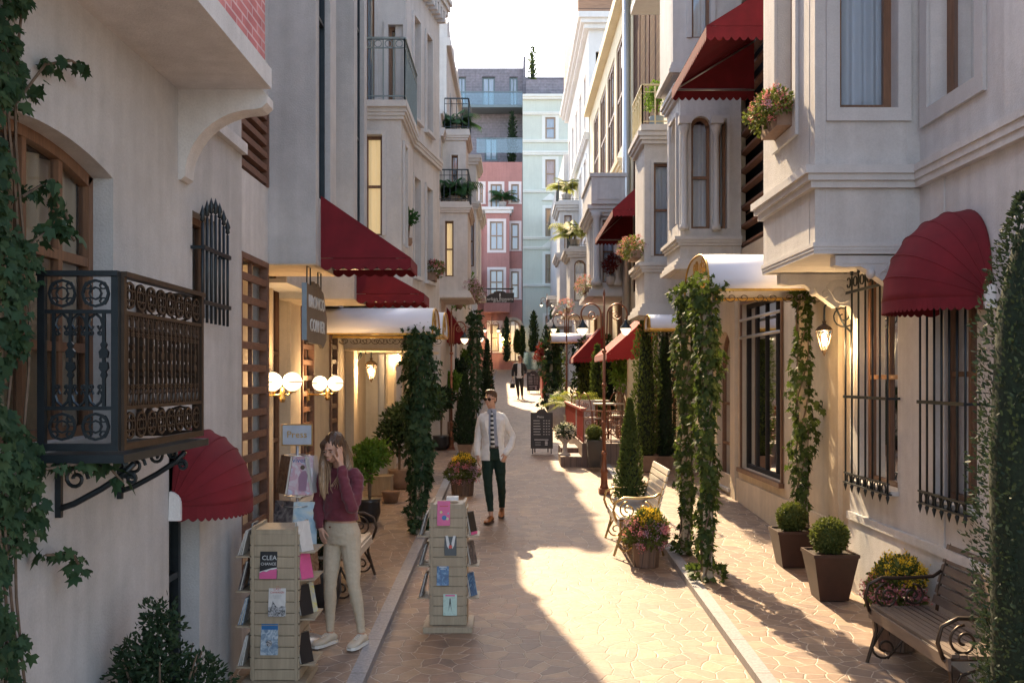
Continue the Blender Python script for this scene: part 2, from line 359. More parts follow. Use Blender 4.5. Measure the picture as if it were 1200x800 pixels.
# ------------------------------------------------------------------ leaves
SH = {'ivy': ([(0, 0), (.28, -.12), (.5, .1), (.3, .3), (.42, .62), (.16, .55), (0, 1.), (-.16, .55), (-.42, .62), (-.3, .3), (-.5, .1), (-.28, -.12)], [(0, 1, 2, 3, 4, 5, 6), (0, 6, 7, 8, 9, 10, 11)], -.3),
      'oval': ([(0, 0), (.22, .3), (.18, .7), (0, 1.), (-.18, .7), (-.22, .3)], [(0, 1, 2, 3), (0, 3, 4, 5)], -.4),
      'frond': ([(0, 0), (.06, .35), (.04, .75), (0, 1.), (-.04, .75), (-.06, .35)], [(0, 1, 2, 3), (0, 3, 4, 5)], -.5),
      'tri': ([(-.3, .35), (0, 0), (.3, .35), (0, 1.)], [(0, 1, 2, 3)], 0.)}
def leafcloud(name, P, D, Nn, size, shape, mat, parent=None, loc=None, mi=None):
    """P base points, D tip directions, Nn normals (world)"""
    P = np.asarray(P, float); k = len(P); D = np.asarray(D, float); Nn = np.asarray(Nn, float)
    D /= np.linalg.norm(D, axis=1)[:, None]+1e-9
    U = np.cross(D, Nn); U /= np.linalg.norm(U, axis=1)[:, None]+1e-9
    W = np.cross(U, D)
    pts, faces, bend = SH[shape]; q = len(pts)
    a = np.array([p[0] for p in pts]); b = np.array([p[1] for p in pts]); c = bend*np.abs(a)-.12*b*b
    size = np.asarray(size, float)*np.ones(k)
    V = P[:, None, :]+size[:, None, None]*(U[:, None, :]*a[None, :, None]+D[:, None, :]*b[None, :, None]+W[:, None, :]*c[None, :, None])
    off = woff(parent) if parent is not None else Vector(loc or (0, 0, 0))
    V = V.reshape(-1, 3)-np.array(off)
    me = bpy.data.meshes.new(name); me.vertices.add(k*q); me.vertices.foreach_set('co', V.ravel())
    fl = [len(f) for f in faces]; per = sum(fl); idx = np.array([i for f in faces for i in f])
    L = (np.arange(k)[:, None]*q+idx[None, :]).ravel()
    me.loops.add(k*per); me.loops.foreach_set('vertex_index', L)
    nf = len(faces); me.polygons.add(k*nf)
    st = (np.arange(k)[:, None]*per+np.cumsum([0]+fl[:-1])[None, :]).ravel()
    me.polygons.foreach_set('loop_start', st); me.polygons.foreach_set('loop_total', np.tile(fl, k))
    mats = mat if isinstance(mat, (list, tuple)) else [mat]
    for mm in mats: me.materials.append(M[mm])
    if mi is not None: me.polygons.foreach_set('material_index', np.repeat(np.asarray(mi, dtype=np.int32), nf))
    me.update(calc_edges=True); me.validate()
    return link(name, me, parent, loc if parent is None else None)
def rnd(n, k=3): return RNG.normal(size=(n, k))
def unit(a): return a/(np.linalg.norm(a, axis=1)[:, None]+1e-9)
def sph_leaves(name, c, R, n, size, mat, parent, shape='oval', squash=1., loc=None, lump=.15, up=.2, inner=.45):
    d = unit(rnd(n)); ph = RNG.uniform(0, 9, 3)
    lm = 1+lump*np.sin(d[:, 0]*5+ph[0])*np.cos(d[:, 1]*4+ph[1])+lump*.7*np.sin(d[:, 2]*7+ph[2])
    rr = np.where(RNG.random(n) < .75, RNG.uniform(.85, 1.03, n), RNG.uniform(inner, .9, n))*lm
    R = np.array(R if hasattr(R, '__len__') else (R, R, R*squash))
    P = np.array(c)+d*rr[:, None]*R
    D = unit(d+rnd(n)*.7+np.array([0, 0, up])); Nn = unit(d+rnd(n)*.5)
    return leafcloud(name, P, D, Nn, size*RNG.uniform(.65, 1.25, n), shape, mat, parent, loc)
def cone_leaves(name, base, H, R, n, size, mat, parent, prof=None, shape='tri', up=.9, loc=None):
    t = RNG.random(n)**1.25; w = RNG.uniform(0, 2*PI, n); b = np.array(base)
    if prof is None: pr = (1-t)**.8*np.minimum(1, (t+.04)/.1)**.5
    else: pr = np.interp(t, [p[0] for p in prof], [p[1] for p in prof])
    ph = RNG.uniform(0, 9, 3)
    lm = 1+.13*np.sin(w*3+t*14+ph[0])+.09*np.sin(w*7-t*31+ph[1])
    rr = R*pr*lm*np.where(RNG.random(n) < .7, RNG.uniform(.85, 1.08, n), RNG.uniform(.35, .9, n))
    d = np.stack([np.cos(w), np.sin(w), np.zeros(n)], 1)
    P = b+d*rr[:, None]; P[:, 2] += t*H
    D = unit(d*.7+rnd(n)*.35+np.array([0, 0, up])); Nn = unit(d+rnd(n)*.4)
    return leafcloud(name, P, D, Nn, size*RNG.uniform(.6, 1.3, n), shape, mat, parent, loc)
def column_leaves(name, path, R, n, size, mat, parent, shape='ivy', loc=None, bias=None, lump=.35):
    """leaves hanging round a polyline (list of xyz)"""
    A = np.array(path, float); seg = np.linalg.norm(np.diff(A, axis=0), axis=1); cum = np.concatenate([[0], np.cumsum(seg)])
    s = RNG.random(n)*cum[-1]; Q = np.stack([np.interp(s, cum, A[:, i]) for i in range(3)], 1)
    w = RNG.uniform(0, 2*PI, n); ph = RNG.uniform(0, 9, 3)
    lm = 1+lump*np.sin(s*5.5+w+ph[0])+lump*.8*np.sin(s*13-2*w+ph[1])
    Rr = (np.interp(s/cum[-1], np.linspace(0, 1, len(R)), R) if hasattr(R, '__len__') else R)
    rr = Rr*lm*RNG.uniform(.45, 1.1, n)**.6
    d = np.stack([np.cos(w), np.sin(w), rnd(n, 1)[:, 0]*.15], 1)
    P = Q+d*rr[:, None]
    if bias is not None: P = P+np.array(bias)*RNG.random(n)[:, None]
    D = unit(np.array([0, 0, -1.])+rnd(n)*.45+d*.5); Nn = unit(d+rnd(n)*.35+np.array([0, 0, .35]))
    return leafcloud(name, P, D, Nn, size*RNG.uniform(.35, 1.35, n), shape, mat, parent, loc)
def text(name, s, size, fr, a, z, d, mat, parent, ext=.002, align='CENTER', sx=1.):
    cu = bpy.data.curves.new(name, 'FONT'); cu.body = s; cu.size = size; cu.extrude = ext; cu.align_x = align; cu.align_y = 'CENTER'; cu.resolution_u = 2
    o = bpy.data.objects.new('tmp', cu); COL.objects.link(o)
    dg = bpy.context.evaluated_depsgraph_get(); me = bpy.data.meshes.new_from_object(o.evaluated_get(dg))
    bpy.data.objects.remove(o); bpy.data.curves.remove(cu)
    off = woff(parent)
    for v in me.vertices: v.co = fr.p(a+v.co.x*sx, z+v.co.y, d+v.co.z)-off
    me.materials.clear(); me.materials.append(M[mat]); me.name = name
    return link(name, me, parent)
# ------------------------------------------------------------------ architecture helpers
def wall(mb, fr, a0, a1, z0, z1, ops=(), t=.16, m=0):
    """panel with rectangular openings (a,z,w,h); arch openings carry a 5th value (rise)"""
    xs = sorted({a0, a1, *[min(max(o[0], a0), a1) for o in ops], *[min(max(o[0]+o[2], a0), a1) for o in ops]})
    zs = sorted({z0, z1, *[min(max(o[1], z0), z1) for o in ops], *[min(max(o[1]+o[3], z0), z1) for o in ops]})
    P = fr.p
    for i in range(len(xs)-1):
        for j in range(len(zs)-1):
            xm = (xs[i]+xs[i+1])/2; zm = (zs[j]+zs[j+1])/2
            if any(o[0] < xm < o[0]+o[2] and o[1] < zm < o[1]+o[3] for o in ops): continue
            mb.quad(P(xs[i], zs[j]), P(xs[i+1], zs[j]), P(xs[i+1], zs[j+1]), P(xs[i], zs[j+1]), m)
    for o in ops:
        a, z, w, h = o[:4]; rise = o[4] if len(o) > 4 else 0
        mb.quad(P(a, z), P(a, z+h-rise), P(a, z+h-rise, -t), P(a, z, -t), m); mb.quad(P(a+w, z), P(a+w, z+h-rise), P(a+w, z+h-rise, -t), P(a+w, z, -t), m)
        mb.quad(P(a, z), P(a+w, z), P(a+w, z, -t), P(a, z, -t), m)
        if rise:
            R = (w*w/4+rise*rise)/(2*rise); zc = z+h-R; nn = 14
            cv = []
            for i in range(nn+1):
                x = -w/2+w*i/nn; cv.append((a+w/2+x, zc+math.sqrt(max(R*R-x*x, 0))))
            for i in range(nn):
                p, q = cv[i], cv[i+1]
                mb.quad(P(p[0], p[1]), P(q[0], q[1]), P(q[0], z+h), P(p[0], z+h), m); mb.quad(P(*p), P(*q), P(q[0], q[1], -t), P(p[0], p[1], -t), m)
        else: mb.quad(P(a, z+h), P(a+w, z+h), P(a+w, z+h, -t), P(a, z+h, -t), m)
    a0 += .003; a1 -= .003; z0 += .003; z1 -= .003
    for (p, q) in (((a0, z0), (a1, z0)), ((a1, z0), (a1, z1)), ((a1, z1), (a0, z1)), ((a0, z1), (a0, z0))):
        mb.quad(P(*p), P(*q), P(q[0], q[1], -t), P(p[0], p[1], -t), m)
def curtain(fr, a, z, w, h, d, mat, parent, gap=0., full=False):
    mb = MB(); spans = [(a, a+w)] if not gap else [(a, a+w*(.5-gap/2)), (a+w*(.5+gap/2), a+w)]
    for s0, s1 in spans:
        n = max(8, int((s1-s0)/.008)); n = min(n, 90); ph = random.uniform(0, 6); f = random.uniform(42, 60)
        vs = []
        for i in range(n+1):
            x = s0+(s1-s0)*i/n; dd = .026*sin(x*f*1.15+ph+1.2*sin(x*13))+.012*sin(x*f*.41)
            vs += [fr.p(x, z, d+dd), fr.p(x, z+h, d+dd*.8)]
        mb.add(vs, [(2*i, 2*i+2, 2*i+3, 2*i+1) for i in range(n)], 0, True)
    return mb.build('curtain', mat, parent, recalc=False)
def window(parent, fr, a, z, w, h, dep=.09, mx=1, my=1, cur='curtain', trim=.06, sill=.05, fw=.045, tmat='trim', glass='glass', rise=0, fmat='wood', gap=0., name='window', lite=False):
    """opening at (a,z,w,h); frame set back by dep. children: pane, curtain, surround, sill"""
    mb = MB(); f = fw; d0, d1 = -dep-.05, -dep
    hh = h-rise
    mb.fb(fr, a, a+f, z, z+hh, d0, d1); mb.fb(fr, a+w-f, a+w, z, z+hh, d0, d1); mb.fb(fr, a+f, a+w-f, z, z+f, d0, d1)
    if rise:
        R = (w*w/4+rise*rise)/(2*rise); zc = z+h-R; nn = 12; po = []; pi = []
        for i in range(nn+1):
            x = -w/2+w*i/nn; po.append((a+w/2+x, zc+math.sqrt(max(R*R-x*x, 0))-.001)); pi.append((a+w/2+x*(1-2*f/w), zc-f+math.sqrt(max(R*R-x*x, 0))))
        for i in range(nn): mb.prism(fr, [po[i], po[i+1], pi[i+1], pi[i]], d0, d1)
    else: mb.fb(fr, a+f, a+w-f, z+h-f, z+h, d0, d1)
    for i in range(1, mx+1):
        if mx: x = a+w*i/(mx+1); mb.fb(fr, x-f*.4, x+f*.4, z+f, z+hh-f*.5+(math.sqrt(max(R*R-(x-a-w/2)**2, 0))-(R-rise) if rise else 0), d0+.006, d1-.006)
    for j in range(1, my+1):
        y = z+(hh if rise else h)*j/(my+1)*(1.0 if not rise else 1.) ; mb.fb(fr, a+f, a+w-f, y-f*.45, y+f*.45, d0+.003, d1-.003)
    o = mb.build(name, fmat, parent)
    pb = MB(); gd = -dep-.03
    if rise:
        pb.add([fr.p(x, zz, gd) for x, zz in [(a+f*.5, z+f*.5), (a+w-f*.5, z+f*.5)]+pi[::-1]], [tuple(range(2+len(pi)))])
    else: pb.quad(fr.p(a+f*.5, z+f*.5, gd), fr.p(a+w-f*.5, z+f*.5, gd), fr.p(a+w-f*.5, z+h-f*.5, gd), fr.p(a+f*.5, z+h-f*.5, gd))
    pb.build('pane', glass, o, recalc=False)
    if cur: curtain(fr, a+.01, z+.01, w-.02, h-(rise*.6)-.02, -dep-.095, cur, o, gap)
    if trim:
        tb = MB(); q = trim; pr = .03
        tb.fb(fr, a-q, a-.001, z-(q if sill is None else 0), z+h+q, .002, pr); tb.fb(fr, a+w+.001, a+w+q, z-(q if sill is None else 0), z+h+q, .002, pr)
        tb.fb(fr, a-.001, a+w+.001, z+h+.001, z+h+q, .002, pr)
        if sill is None: tb.fb(fr, a-.001, a+w+.001, z-q, z-.001, .002, pr)
        tb.build('surround', tmat, o)
    if sill:
        sb = MB(); sb.fb(fr, a-trim-.03, a+w+trim+.03, z-sill, z-.002, -dep+.005, .07); sb.build('sill', tmat, o)
    return o
def cornice(mb, fr, a0, a1, z, h, pr, steps=3, back=0.0, m=0):
    """moulded string course stepping outwards upwards"""
    for i in range(steps):
        mb.fb(fr, a0, a1, z+h*i/steps, z+h*(i+1)/steps-.0, back, pr*(.45+.55*(i+1)/steps) if i < steps-1 else pr, m)
def boxcornice(mb, x0, x1, y0, y1, z, h, pr, inv=False, m=0, sides=(1, 1, 1)):
    """moulding round a bay footprint; sides=(x0 side, x1 side, front)"""
    steps = [(0, .32, .45), (.32, .62, .75), (.62, 1., 1.)]
    if inv: steps = [(0, .38, 1.), (.38, .7, .7), (.7, 1., .4)]
    for a, b, k in steps:
        e = pr*k; mb.box(x0-e*sides[0], y0-e*sides[2], z+h*a, x1+e*sides[1], y1+e, z+h*b, m)
def bay(parent, side, Xw, Xb, Y0, Y1, z0, z1, fw=(), sw=(), m='bayplaster', cor=.07, corh=.16, top=True, bot=True, panel=True, mid=None):
    """rectangular oriel. fw/sw: dicts(a,z,w,h,...) windows in the near front face and in the street face"""
    L = side == 'L'; x0, x1 = (Xw, Xb) if L else (Xb, Xw); t = .15
    fr = FrontF(0, Y0); sd = LeftF(Xb, 0) if L else RightF(Xb, 0)
    mb = MB(); W = x1-x0; D = Y1-Y0
    def op(w): return (w['a'], w['z'], w['w'], w['h'], w.get('rise', 0))
    wall(mb, fr, x0, x1, z0, z1, [op(w) for w in fw], t); wall(mb, sd, Y0+t, Y1-.05, z0, z1, [op(w) for w in sw], t)
    mb.box(x0, Y0+.003, z0-.02, x1, Y1, z0); mb.box(x0, Y0+.003, z1, x1, Y1, z1+.03)
    mb.box(x0, Y1-.05, z0, x1, Y1, z1)
    o = mb.build('bay', m, parent)
    ci = MB(); e = t+.15
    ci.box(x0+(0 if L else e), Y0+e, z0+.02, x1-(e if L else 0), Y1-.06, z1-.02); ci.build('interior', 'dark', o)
    tb = MB(); ss = (0, 1, 1) if L else (1, 0, 1)
    if bot: boxcornice(tb, x0, x1, Y0, Y1, z0, corh, cor, True, sides=ss)
    if top: boxcornice(tb, x0, x1, Y0, Y1, z1-corh, corh, cor, False, sides=ss)
    if mid: boxcornice(tb, x0, x1, Y0, Y1, mid, corh*.8, cor*.9, False, sides=ss)
    if panel and fw:
        w = fw[0]; zz0, zz1 = z0+corh+.05, w['z']-.12
        if zz1-zz0 > .15:
            for f2 in (fr,):
                q = .02; a0, a1 = x0+.1, x1-.1
                tb.fb(f2, a0, a1, zz0, zz0+q, .001, .014); tb.fb(f2, a0, a1, zz1-q, zz1, .001, .014); tb.fb(f2, a0, a0+q, zz0+q, zz1-q, .001, .014); tb.fb(f2, a1-q, a1, zz0+q, zz1-q, .001, .014)
    if tb.v: tb.build('moulding', 'trim', o)
    for w in fw: k = {q: v for q, v in w.items()}; a = k.pop('a'); z = k.pop('z'); ww = k.pop('w'); h = k.pop('h'); window(parent, fr, a, z, ww, h, **k)
    for w in sw: k = {q: v for q, v in w.items()}; a = k.pop('a'); z = k.pop('z'); ww = k.pop('w'); h = k.pop('h'); window(parent, sd, a, z, ww, h, **k)
    return o
def facade(parent, fr, a0, a1, z0, z1, wins=(), m='plaster', core=None, t=.18, name='wall'):
    mb = MB(); wall(mb, fr, a0, a1, z0, z1, [(w['a'], w['z'], w['w'], w['h'], w.get('rise', 0)) for w in wins], t)
    o = mb.build(name, m, parent)
    for w in wins:
        k = dict(w); a = k.pop('a'); z = k.pop('z'); ww = k.pop('w'); h = k.pop('h'); k.pop('nowin', None)
        if w.get('nowin'): continue
        window(parent, fr, a, z, ww, h, **k)
    return o
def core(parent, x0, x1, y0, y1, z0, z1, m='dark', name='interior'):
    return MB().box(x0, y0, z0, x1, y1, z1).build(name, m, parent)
def railing(parent, fr, a0, a1, z0, z1, mat='iron', step=.1, d=0., deco=True, posts=True, bar=.008, name='railing'):
    mb = MB(); L = a1-a0
    mb.fb(fr, a0, a1, z1-.025, z1, d-.02, d+.02); mb.fb(fr, a0, a1, z0+.05, z0+.065, d-.01, d+.01); mb.fb(fr, a0, a1, z1-.14, z1-.128, d-.008, d+.008)
    n = max(2, int(L/step))
    for i in range(n+1):
        a = a0+L*i/n; mb.fb(fr, a-bar, a+bar, z0, z1-.02, d-bar, d+bar)
    if deco:
        for i in range(n):
            a = a0+L*(i+.5)/n; r = min(L/n*.45, .05); mb.ring(fr, a, z1-.08, r, .01, d-.006, d+.006, 10)
    return mb.build(name, mat, parent)
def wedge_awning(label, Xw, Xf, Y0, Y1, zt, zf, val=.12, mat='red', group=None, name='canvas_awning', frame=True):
    s = 1 if Xf > Xw else -1
    t = thing(name, label, 'awning', (Xw, Y0, zf), group)
    mb = MB(); A, B, Cc, D = Vector((Xw, Y0, zt)), Vector((Xf, Y0, zf)), Vector((Xw, Y1, zt)), Vector((Xf, Y1, zf))
    n = 8
    for i in range(n):
        for j in range(6):
            def q(u, v): p = A.lerp(B, u).lerp(Cc.lerp(D, u), v); p.z -= .02*sin(PI*u)*abs(sin(PI*v*3)); return p
            mb.quad(q(i/n, j/6), q((i+1)/n, j/6), q((i+1)/n, (j+1)/6), q(i/n, (j+1)/6))
    for Y in (Y0, Y1): mb.add([(Xw, Y, zt), (Xf, Y, zf), (Xw, Y, zf)], [(0, 1, 2)])
    mb.build('canvas', mat, t, recalc=False, solid=.008)
    vb = MB()
    def scal(p, q, L):
        k = max(2, int(L/.09))
        for i in range(k):
            a = Vector(p).lerp(Vector(q), i/k); b = Vector(p).lerp(Vector(q), (i+1)/k)
            pts = [a, b]+[a.lerp(b, 1-u/5)+Vector((0, 0, -val*(.72+.28*sin(PI*u/5)))) for u in range(6)]
            vb.add(pts, [tuple(range(len(pts)))])
    scal((Xf, Y0, zf-.005), (Xf, Y1, zf-.005), Y1-Y0)
    for Y in (Y0, Y1): scal((Xw, Y, zf-.005), (Xf, Y, zf-.005), abs(Xf-Xw))
    vb.build('valance', mat, t, recalc=False, solid=.006)
    if frame:
        fb = MB(); r = .012
        for Y in (Y0+.03, Y1-.03):
            fb.tube([(Xw, Y, zf-.03), (Xf-s*.03, Y, zf-.03)], r, 6); fb.tube([(Xw, Y, zt-.06), (Xf-s*.03, Y, zf-.03)], r, 6)
        fb.tube([(Xf-s*.03, Y0+.03, zf-.03), (Xf-s*.03, Y1-.03, zf-.03)], r, 6)
        fb.build('frame', 'steel', t)
    return t
def dome_awning(label, Xw, out, Yc, hw, z0, R, side, val=.09, hoops=6):
    s = 1 if side == 'L' else -1
    t = thing('dome_awning', label, 'awning', (Xw, Yc, z0))
    def P(u, v):   # u along hoop 0..pi, v hoop angle 0 horizontal..pi/2 on wall
        su = abs(sin(u))**.62
        rad = out*cos(v)**1 if 0 else 1
        return Vector((Xw+s*(out*cos(v)*su+.01), Yc-hw*cos(u)*(1-.0*v), z0+R*sin(v)*su))
    mb = MB(); nu = 24
    for h in range(hoops):
        for k in range(3):
            v0, v1 = [PI/2*(h+(k+q)/3)/hoops for q in (0, 1)]
            for i in range(nu):
                def sag(u, v, kk): p = P(u, v); c = Vector((Xw, Yc, z0)); return p+(c-p)*(.018*sin(PI*kk/3)*sin(u))
                mb.add([sag(PI*i/nu, v0, k), sag(PI*(i+1)/nu, v0, k), sag(PI*(i+1)/nu, v1, k+1), sag(PI*i/nu, v1, k+1)], [(0, 1, 2, 3)], 0, True)
    o = mb.build('canvas', 'red', t, recalc=False, solid=.008)
    bm = bmesh.new(); bm.from_mesh(o.data); bmesh.ops.remove_doubles(bm, verts=bm.verts, dist=1e-4); bm.to_mesh(o.data); bm.free()
    pb = MB()
    for h in range(1, hoops): pb.tube([P(PI*i/nu, PI/2*h/hoops)+(P(PI*i/nu, PI/2*h/hoops)-Vector((Xw, Yc, z0))).normalized()*.004 for i in range(nu+1)], .005, 5)
    pb.build('seam', 'red', t)
    vb = MB(); k = int((hw*2+out*2)/.055)
    for i in range(k):
        a, b = P(PI*i/k, 0), P(PI*(i+1)/k, 0)
        pts = [a, b]+[a.lerp(b, 1-u/5)+Vector((0, 0, -val*(.78+.22*sin(PI*u/5)))) for u in range(6)]
        vb.add(pts, [tuple(range(len(pts)))])
    vb.build('valance', 'red', t, recalc=False, solid=.006)
    for y in (-1, 1):
        hb = MB(); fr = Fr(Xw, Yc+y*hw, (s, 0), (0, y))
        pts = [(0, z0-.08), (.07, z0-.08), (.07, z0+.02)]+[(.07*cos(w), z0+.02+.07*sin(w)) for w in (.4, .8, 1.2, 1.5)]
        hb.prism(fr, pts, 0, .03); hb.build('hinge_cover', 'white', t)
    return t
def barrel_canopy(label, Xw, Xf, Y0, Y1, z0, H, group=None):
    """quarter-barrel sheet canopy whose arched end faces the street"""
    s = 1 if Xf > Xw else -1; t = thing('entrance_canopy', label, 'canopy', (Xw, Y0, z0), group)
    D = Y1-Y0
    def prof(k, n=18): w = PI*k/n; return (Y0+D*(.5-.5*math.copysign(abs(cos(w))**.75, cos(w))), z0+.07+(H-.07)*sin(w)**.8)
    mb = MB(); n = 18
    vs = []
    for k in range(n+1):
        y, z = prof(k); vs += [(Xw, y, z), (Xf, y, z)]
    mb.add(vs, [(2*k, 2*k+1, 2*k+3, 2*k+2) for k in range(n)], 0, True)
    mb.build('curved_sheet', 'canopy', t, recalc=False, solid=.012)
    fb = MB(); zz = z0+.02
    for y in (Y0+.03, Y1-.03): fb.tube([(Xw, y, zz+.05), (Xf, y, zz+.04)], .022, 4)
    fb.tube([(Xf-s*.02, Y0, zz+.05), (Xf-s*.02, Y1, zz+.04)], .022, 4)
    fb.tube([(Xf, prof(k)[0], prof(k)[1]) for k in range(n+1)], .011, 6)
    fb.build('gilded_frame', 'gold', t)
    lb = MB(); fr = LeftF(Xf-s*.03, Y0)
    random.seed(3)
    for i in range(30):
        a = random.uniform(.08, D-.08); zc = random.uniform(.14, H-.08)
        if zc > H*sin(PI*a/D)**.7-.03: continue
        r = random.uniform(.05, .085)
        stube(lb, fr, [(a+x, z0+.0+zc+y) for x, y in scroll(r, 1.3, 14, .2, random.uniform(0, 6), random.choice((-1, 1)))], 0, .007, 4)
    lb.build('filigree', 'gold', t)
    gb = MB()
    for k in range(5):      # scrolls hanging below the near beam
        f2 = FrontF(min(Xw, Xf), Y0+.02); L = abs(Xf-Xw)
        a = L*(k+.5)/5
        for sg in (-1, 1): stube(gb, f2, [(a+sg*(.03+x*1.0)+sg*.05, z0-.02+y*.8) for x, y in scroll(.06, 1.2, 12, .2, PI if sg > 0 else 0, sg)], 0, .006, 4)
    gb.build('scrollwork', 'bronze', t)
    return t
def lamp_post(label, x, y, z, h, group='lamp posts along the kerb', arm=.34, sc=1., lamp='lampday'):
    t = thing('lamp_post', label, 'lamp post', (x, y, z), group); k = sc
    b = MB(); b.box(x-.085*k, y-.085*k, z, x+.085*k, y+.085*k, z+.09*k)
    b.lathe([(.075*k, .09*k), (.06*k, .13*k), (.055*k, .16*k), (.05*k, .32*k), (.065*k, .34*k), (.065*k, .36*k), (.04*k, .42*k), (.032*k, .60*k), (.045*k, .62*k), (.045*k, .64*k), (.028*k, .68*k)], (x, y, z), 16)
    b.build('base', 'copper', t)
    p = MB(); p.tube([(x, y, z+.66*k), (x, y, z+h*.72)], [.028*k, .022*k], 10); p.tube([(x, y, z+h*.72), (x, y, z+h)], [.02*k, .014*k], 10)
    for q in (.36, .55, .72): p.lathe([(.024*k, -.03), (.04*k, -.01), (.04*k, .01), (.024*k, .03)], (x, y, z+h*q), 12)
    p.lathe([(.012, 0), (.022*k, .03), (.001, .12)], (x, y, z+h), 10); p.build('pole', 'copper', t)
    fr = FrontF(x, y); zl = z+h-.42*k
    for sg in (-1, 1):
        a = MB(); R = arm/2
        pts = [(sg*.04, zl-.25*k), (sg*.05, zl+.05)]+[(sg*(.05+R*.93-R*.93*cos(w)), zl+.12*k+R*1.05*sin(w)) for w in [PI*i/14 for i in range(15)]]+[(sg*arm*.985+sg*.003, zl+.03)]
        stube(a, fr, pts, 0, .013*k, 6)
        stube(a, fr, [(sg*(arm*.55+u), zl+.12*k+v) for u, v in scroll(R*.5, 1.5, 20, .15, 0 if sg > 0 else PI, -sg)], 0, .008*k, 5)
        ar = a.build('arm', 'copper', t)
        px = sg*arm; c = MB(); c.lathe([(.012*k, .05*k), (.02*k, .03*k), (.03*k, .0), (.09*k, -.075*k), (.095*k, -.09*k), (.085*k, -.09*k)], (x+px, y, zl), 16); c.build('lamp_cap', 'iron', ar)
        g = MB(); g.lathe([(.082*k, -.085*k), (.082*k, -.11*k), (.06*k, -.16*k), (.03*k, -.195*k), (.004, -.205*k)], (x+px, y, zl), 16); g.build('lamp_shade', lamp, ar)
    return t
def glow(parent, x, y, z, w, r=.04):
    l = bpy.data.lights.new('lamp_light', 'POINT'); l.energy = w; l.color = (1., .62, .28); l.shadow_soft_size = r
    o = bpy.data.objects.new('lamp_light', l); COL.objects.link(o); o.parent = parent; o.location = Vector((x, y, z))-woff(parent)
def cone_lantern(label, x, y, z, wallx, sc=1., group=None, scr=True):
    t = thing('wall_lantern', label, 'lantern', (x, y, z), group); s = 1 if x > wallx else -1; k = sc
    fr = FrontF(x, y)
    b = MB(); L = abs(x-wallx)
    stube(b, fr, [(0, z+.15*k), (0, z+.26*k)]+[(-s*L*.22+s*L*.22*cos(w), z+.26*k+L*.22*sin(w)) for w in [PI*i/8 for i in range(9)]]+[(-s*L*.7, z+.12*k), (-s*L, z+.05*k)], 0, .009*k, 6)
    if scr: stube(b, fr, [(-s*L*.68+u, z+.2*k+v) for u, v in scroll(.11*k, 1.7, 24, .12, 0, s)], 0, .007*k, 5)
    b.fb(fr, -s*L-.012, -s*L+.012, z-.08*k, z+.36*k, -.02, .02); b.build('bracket', 'iron', t)
    c = MB(); c.lathe([(.02*k, .155*k), (.015*k, .13*k), (.055*k, .105*k), (.075*k, .08*k), (.08*k, .07*k)], (x, y, z), 8, smooth=False); c.lathe([(.025*k, -.10*k), (.015*k, -.125*k), (.002, -.15*k)], (x, y, z), 8, smooth=False)
    for j in range(8):
        w = 2*PI*j/8; c.tube([(x+.074*k*cos(w), y+.074*k*sin(w), z+.07*k), (x+.026*k*cos(w), y+.026*k*sin(w), z-.10*k)], .004*k, 4)
    c.build('lantern_frame', 'bronze', t)
    g = MB(); g.lathe([(.07*k, .068*k), (.024*k, -.098*k)], (x, y, z), 8, smooth=False); g.build('lamp_glass', 'glass', t)
    g = MB(); g.ball((x, y, z), (.02*k, .02*k, .05*k), 8, 0, 6); g.build('bulb', 'bulb', t)
    glow(t, x+s*.02, y-.13*k, z-.05, 5*k*k)
    return t
def flowers(parent, c, R, n, cols, name='flowers', leaf='box', size=.045, squash=.8):
    """bushy bedding plant: foliage plus flower heads scattered on top"""
    sph_leaves('foliage', c, (R, R, R*squash), n, size*1.3, leaf, parent)
    c = np.array(c); heads = []
    k = max(12, n//30); d = unit(rnd(k)+np.array([0, -.35, .55])); hp = c+d*np.array([R, R, R*squash])*RNG.uniform(.95, 1.15, (k, 1))
    for ci, colr in enumerate(cols):
        sel = hp[ci::len(cols)]
        if not len(sel): continue
        m = 40; P = np.repeat(sel, m, 0)+rnd(len(sel)*m)*size*.55; dd = unit(rnd(len(P))+np.array([0, 0, .5]))
        leafcloud(name, P, dd, unit(rnd(len(P))), size*.62*RNG.uniform(.7, 1.2, len(P)), 'oval', colr, parent)
def taperpot(parent, x, y, z, w0, w1, h, mat, name='pot', soil=True):
    s2 = math.sqrt(2)/2; b = MB(); b.lathe([(w0*s2, 0), (w1*s2, h-.03), (w1*s2+.012, h-.03), (w1*s2+.012, h), (w1*s2-.015, h), (w1*s2-.02, h-.04)], (x, y, z), 4, smooth=False, sq=True)
    o = b.build(name, mat, parent)
    if soil: MB().box(x-w1*.46, y-w1*.46, z+h-.06, x+w1*.46, y+w1*.46, z+h-.02).build('soil', 'soil', parent)
    return o
def urnpot(parent, x, y, z, prof, mat='urn', n=24, name='pot'):
    b = MB(); b.lathe(prof, (x, y, z), n); return b.build(name, mat, parent)
def kids(o): return list(o.children)
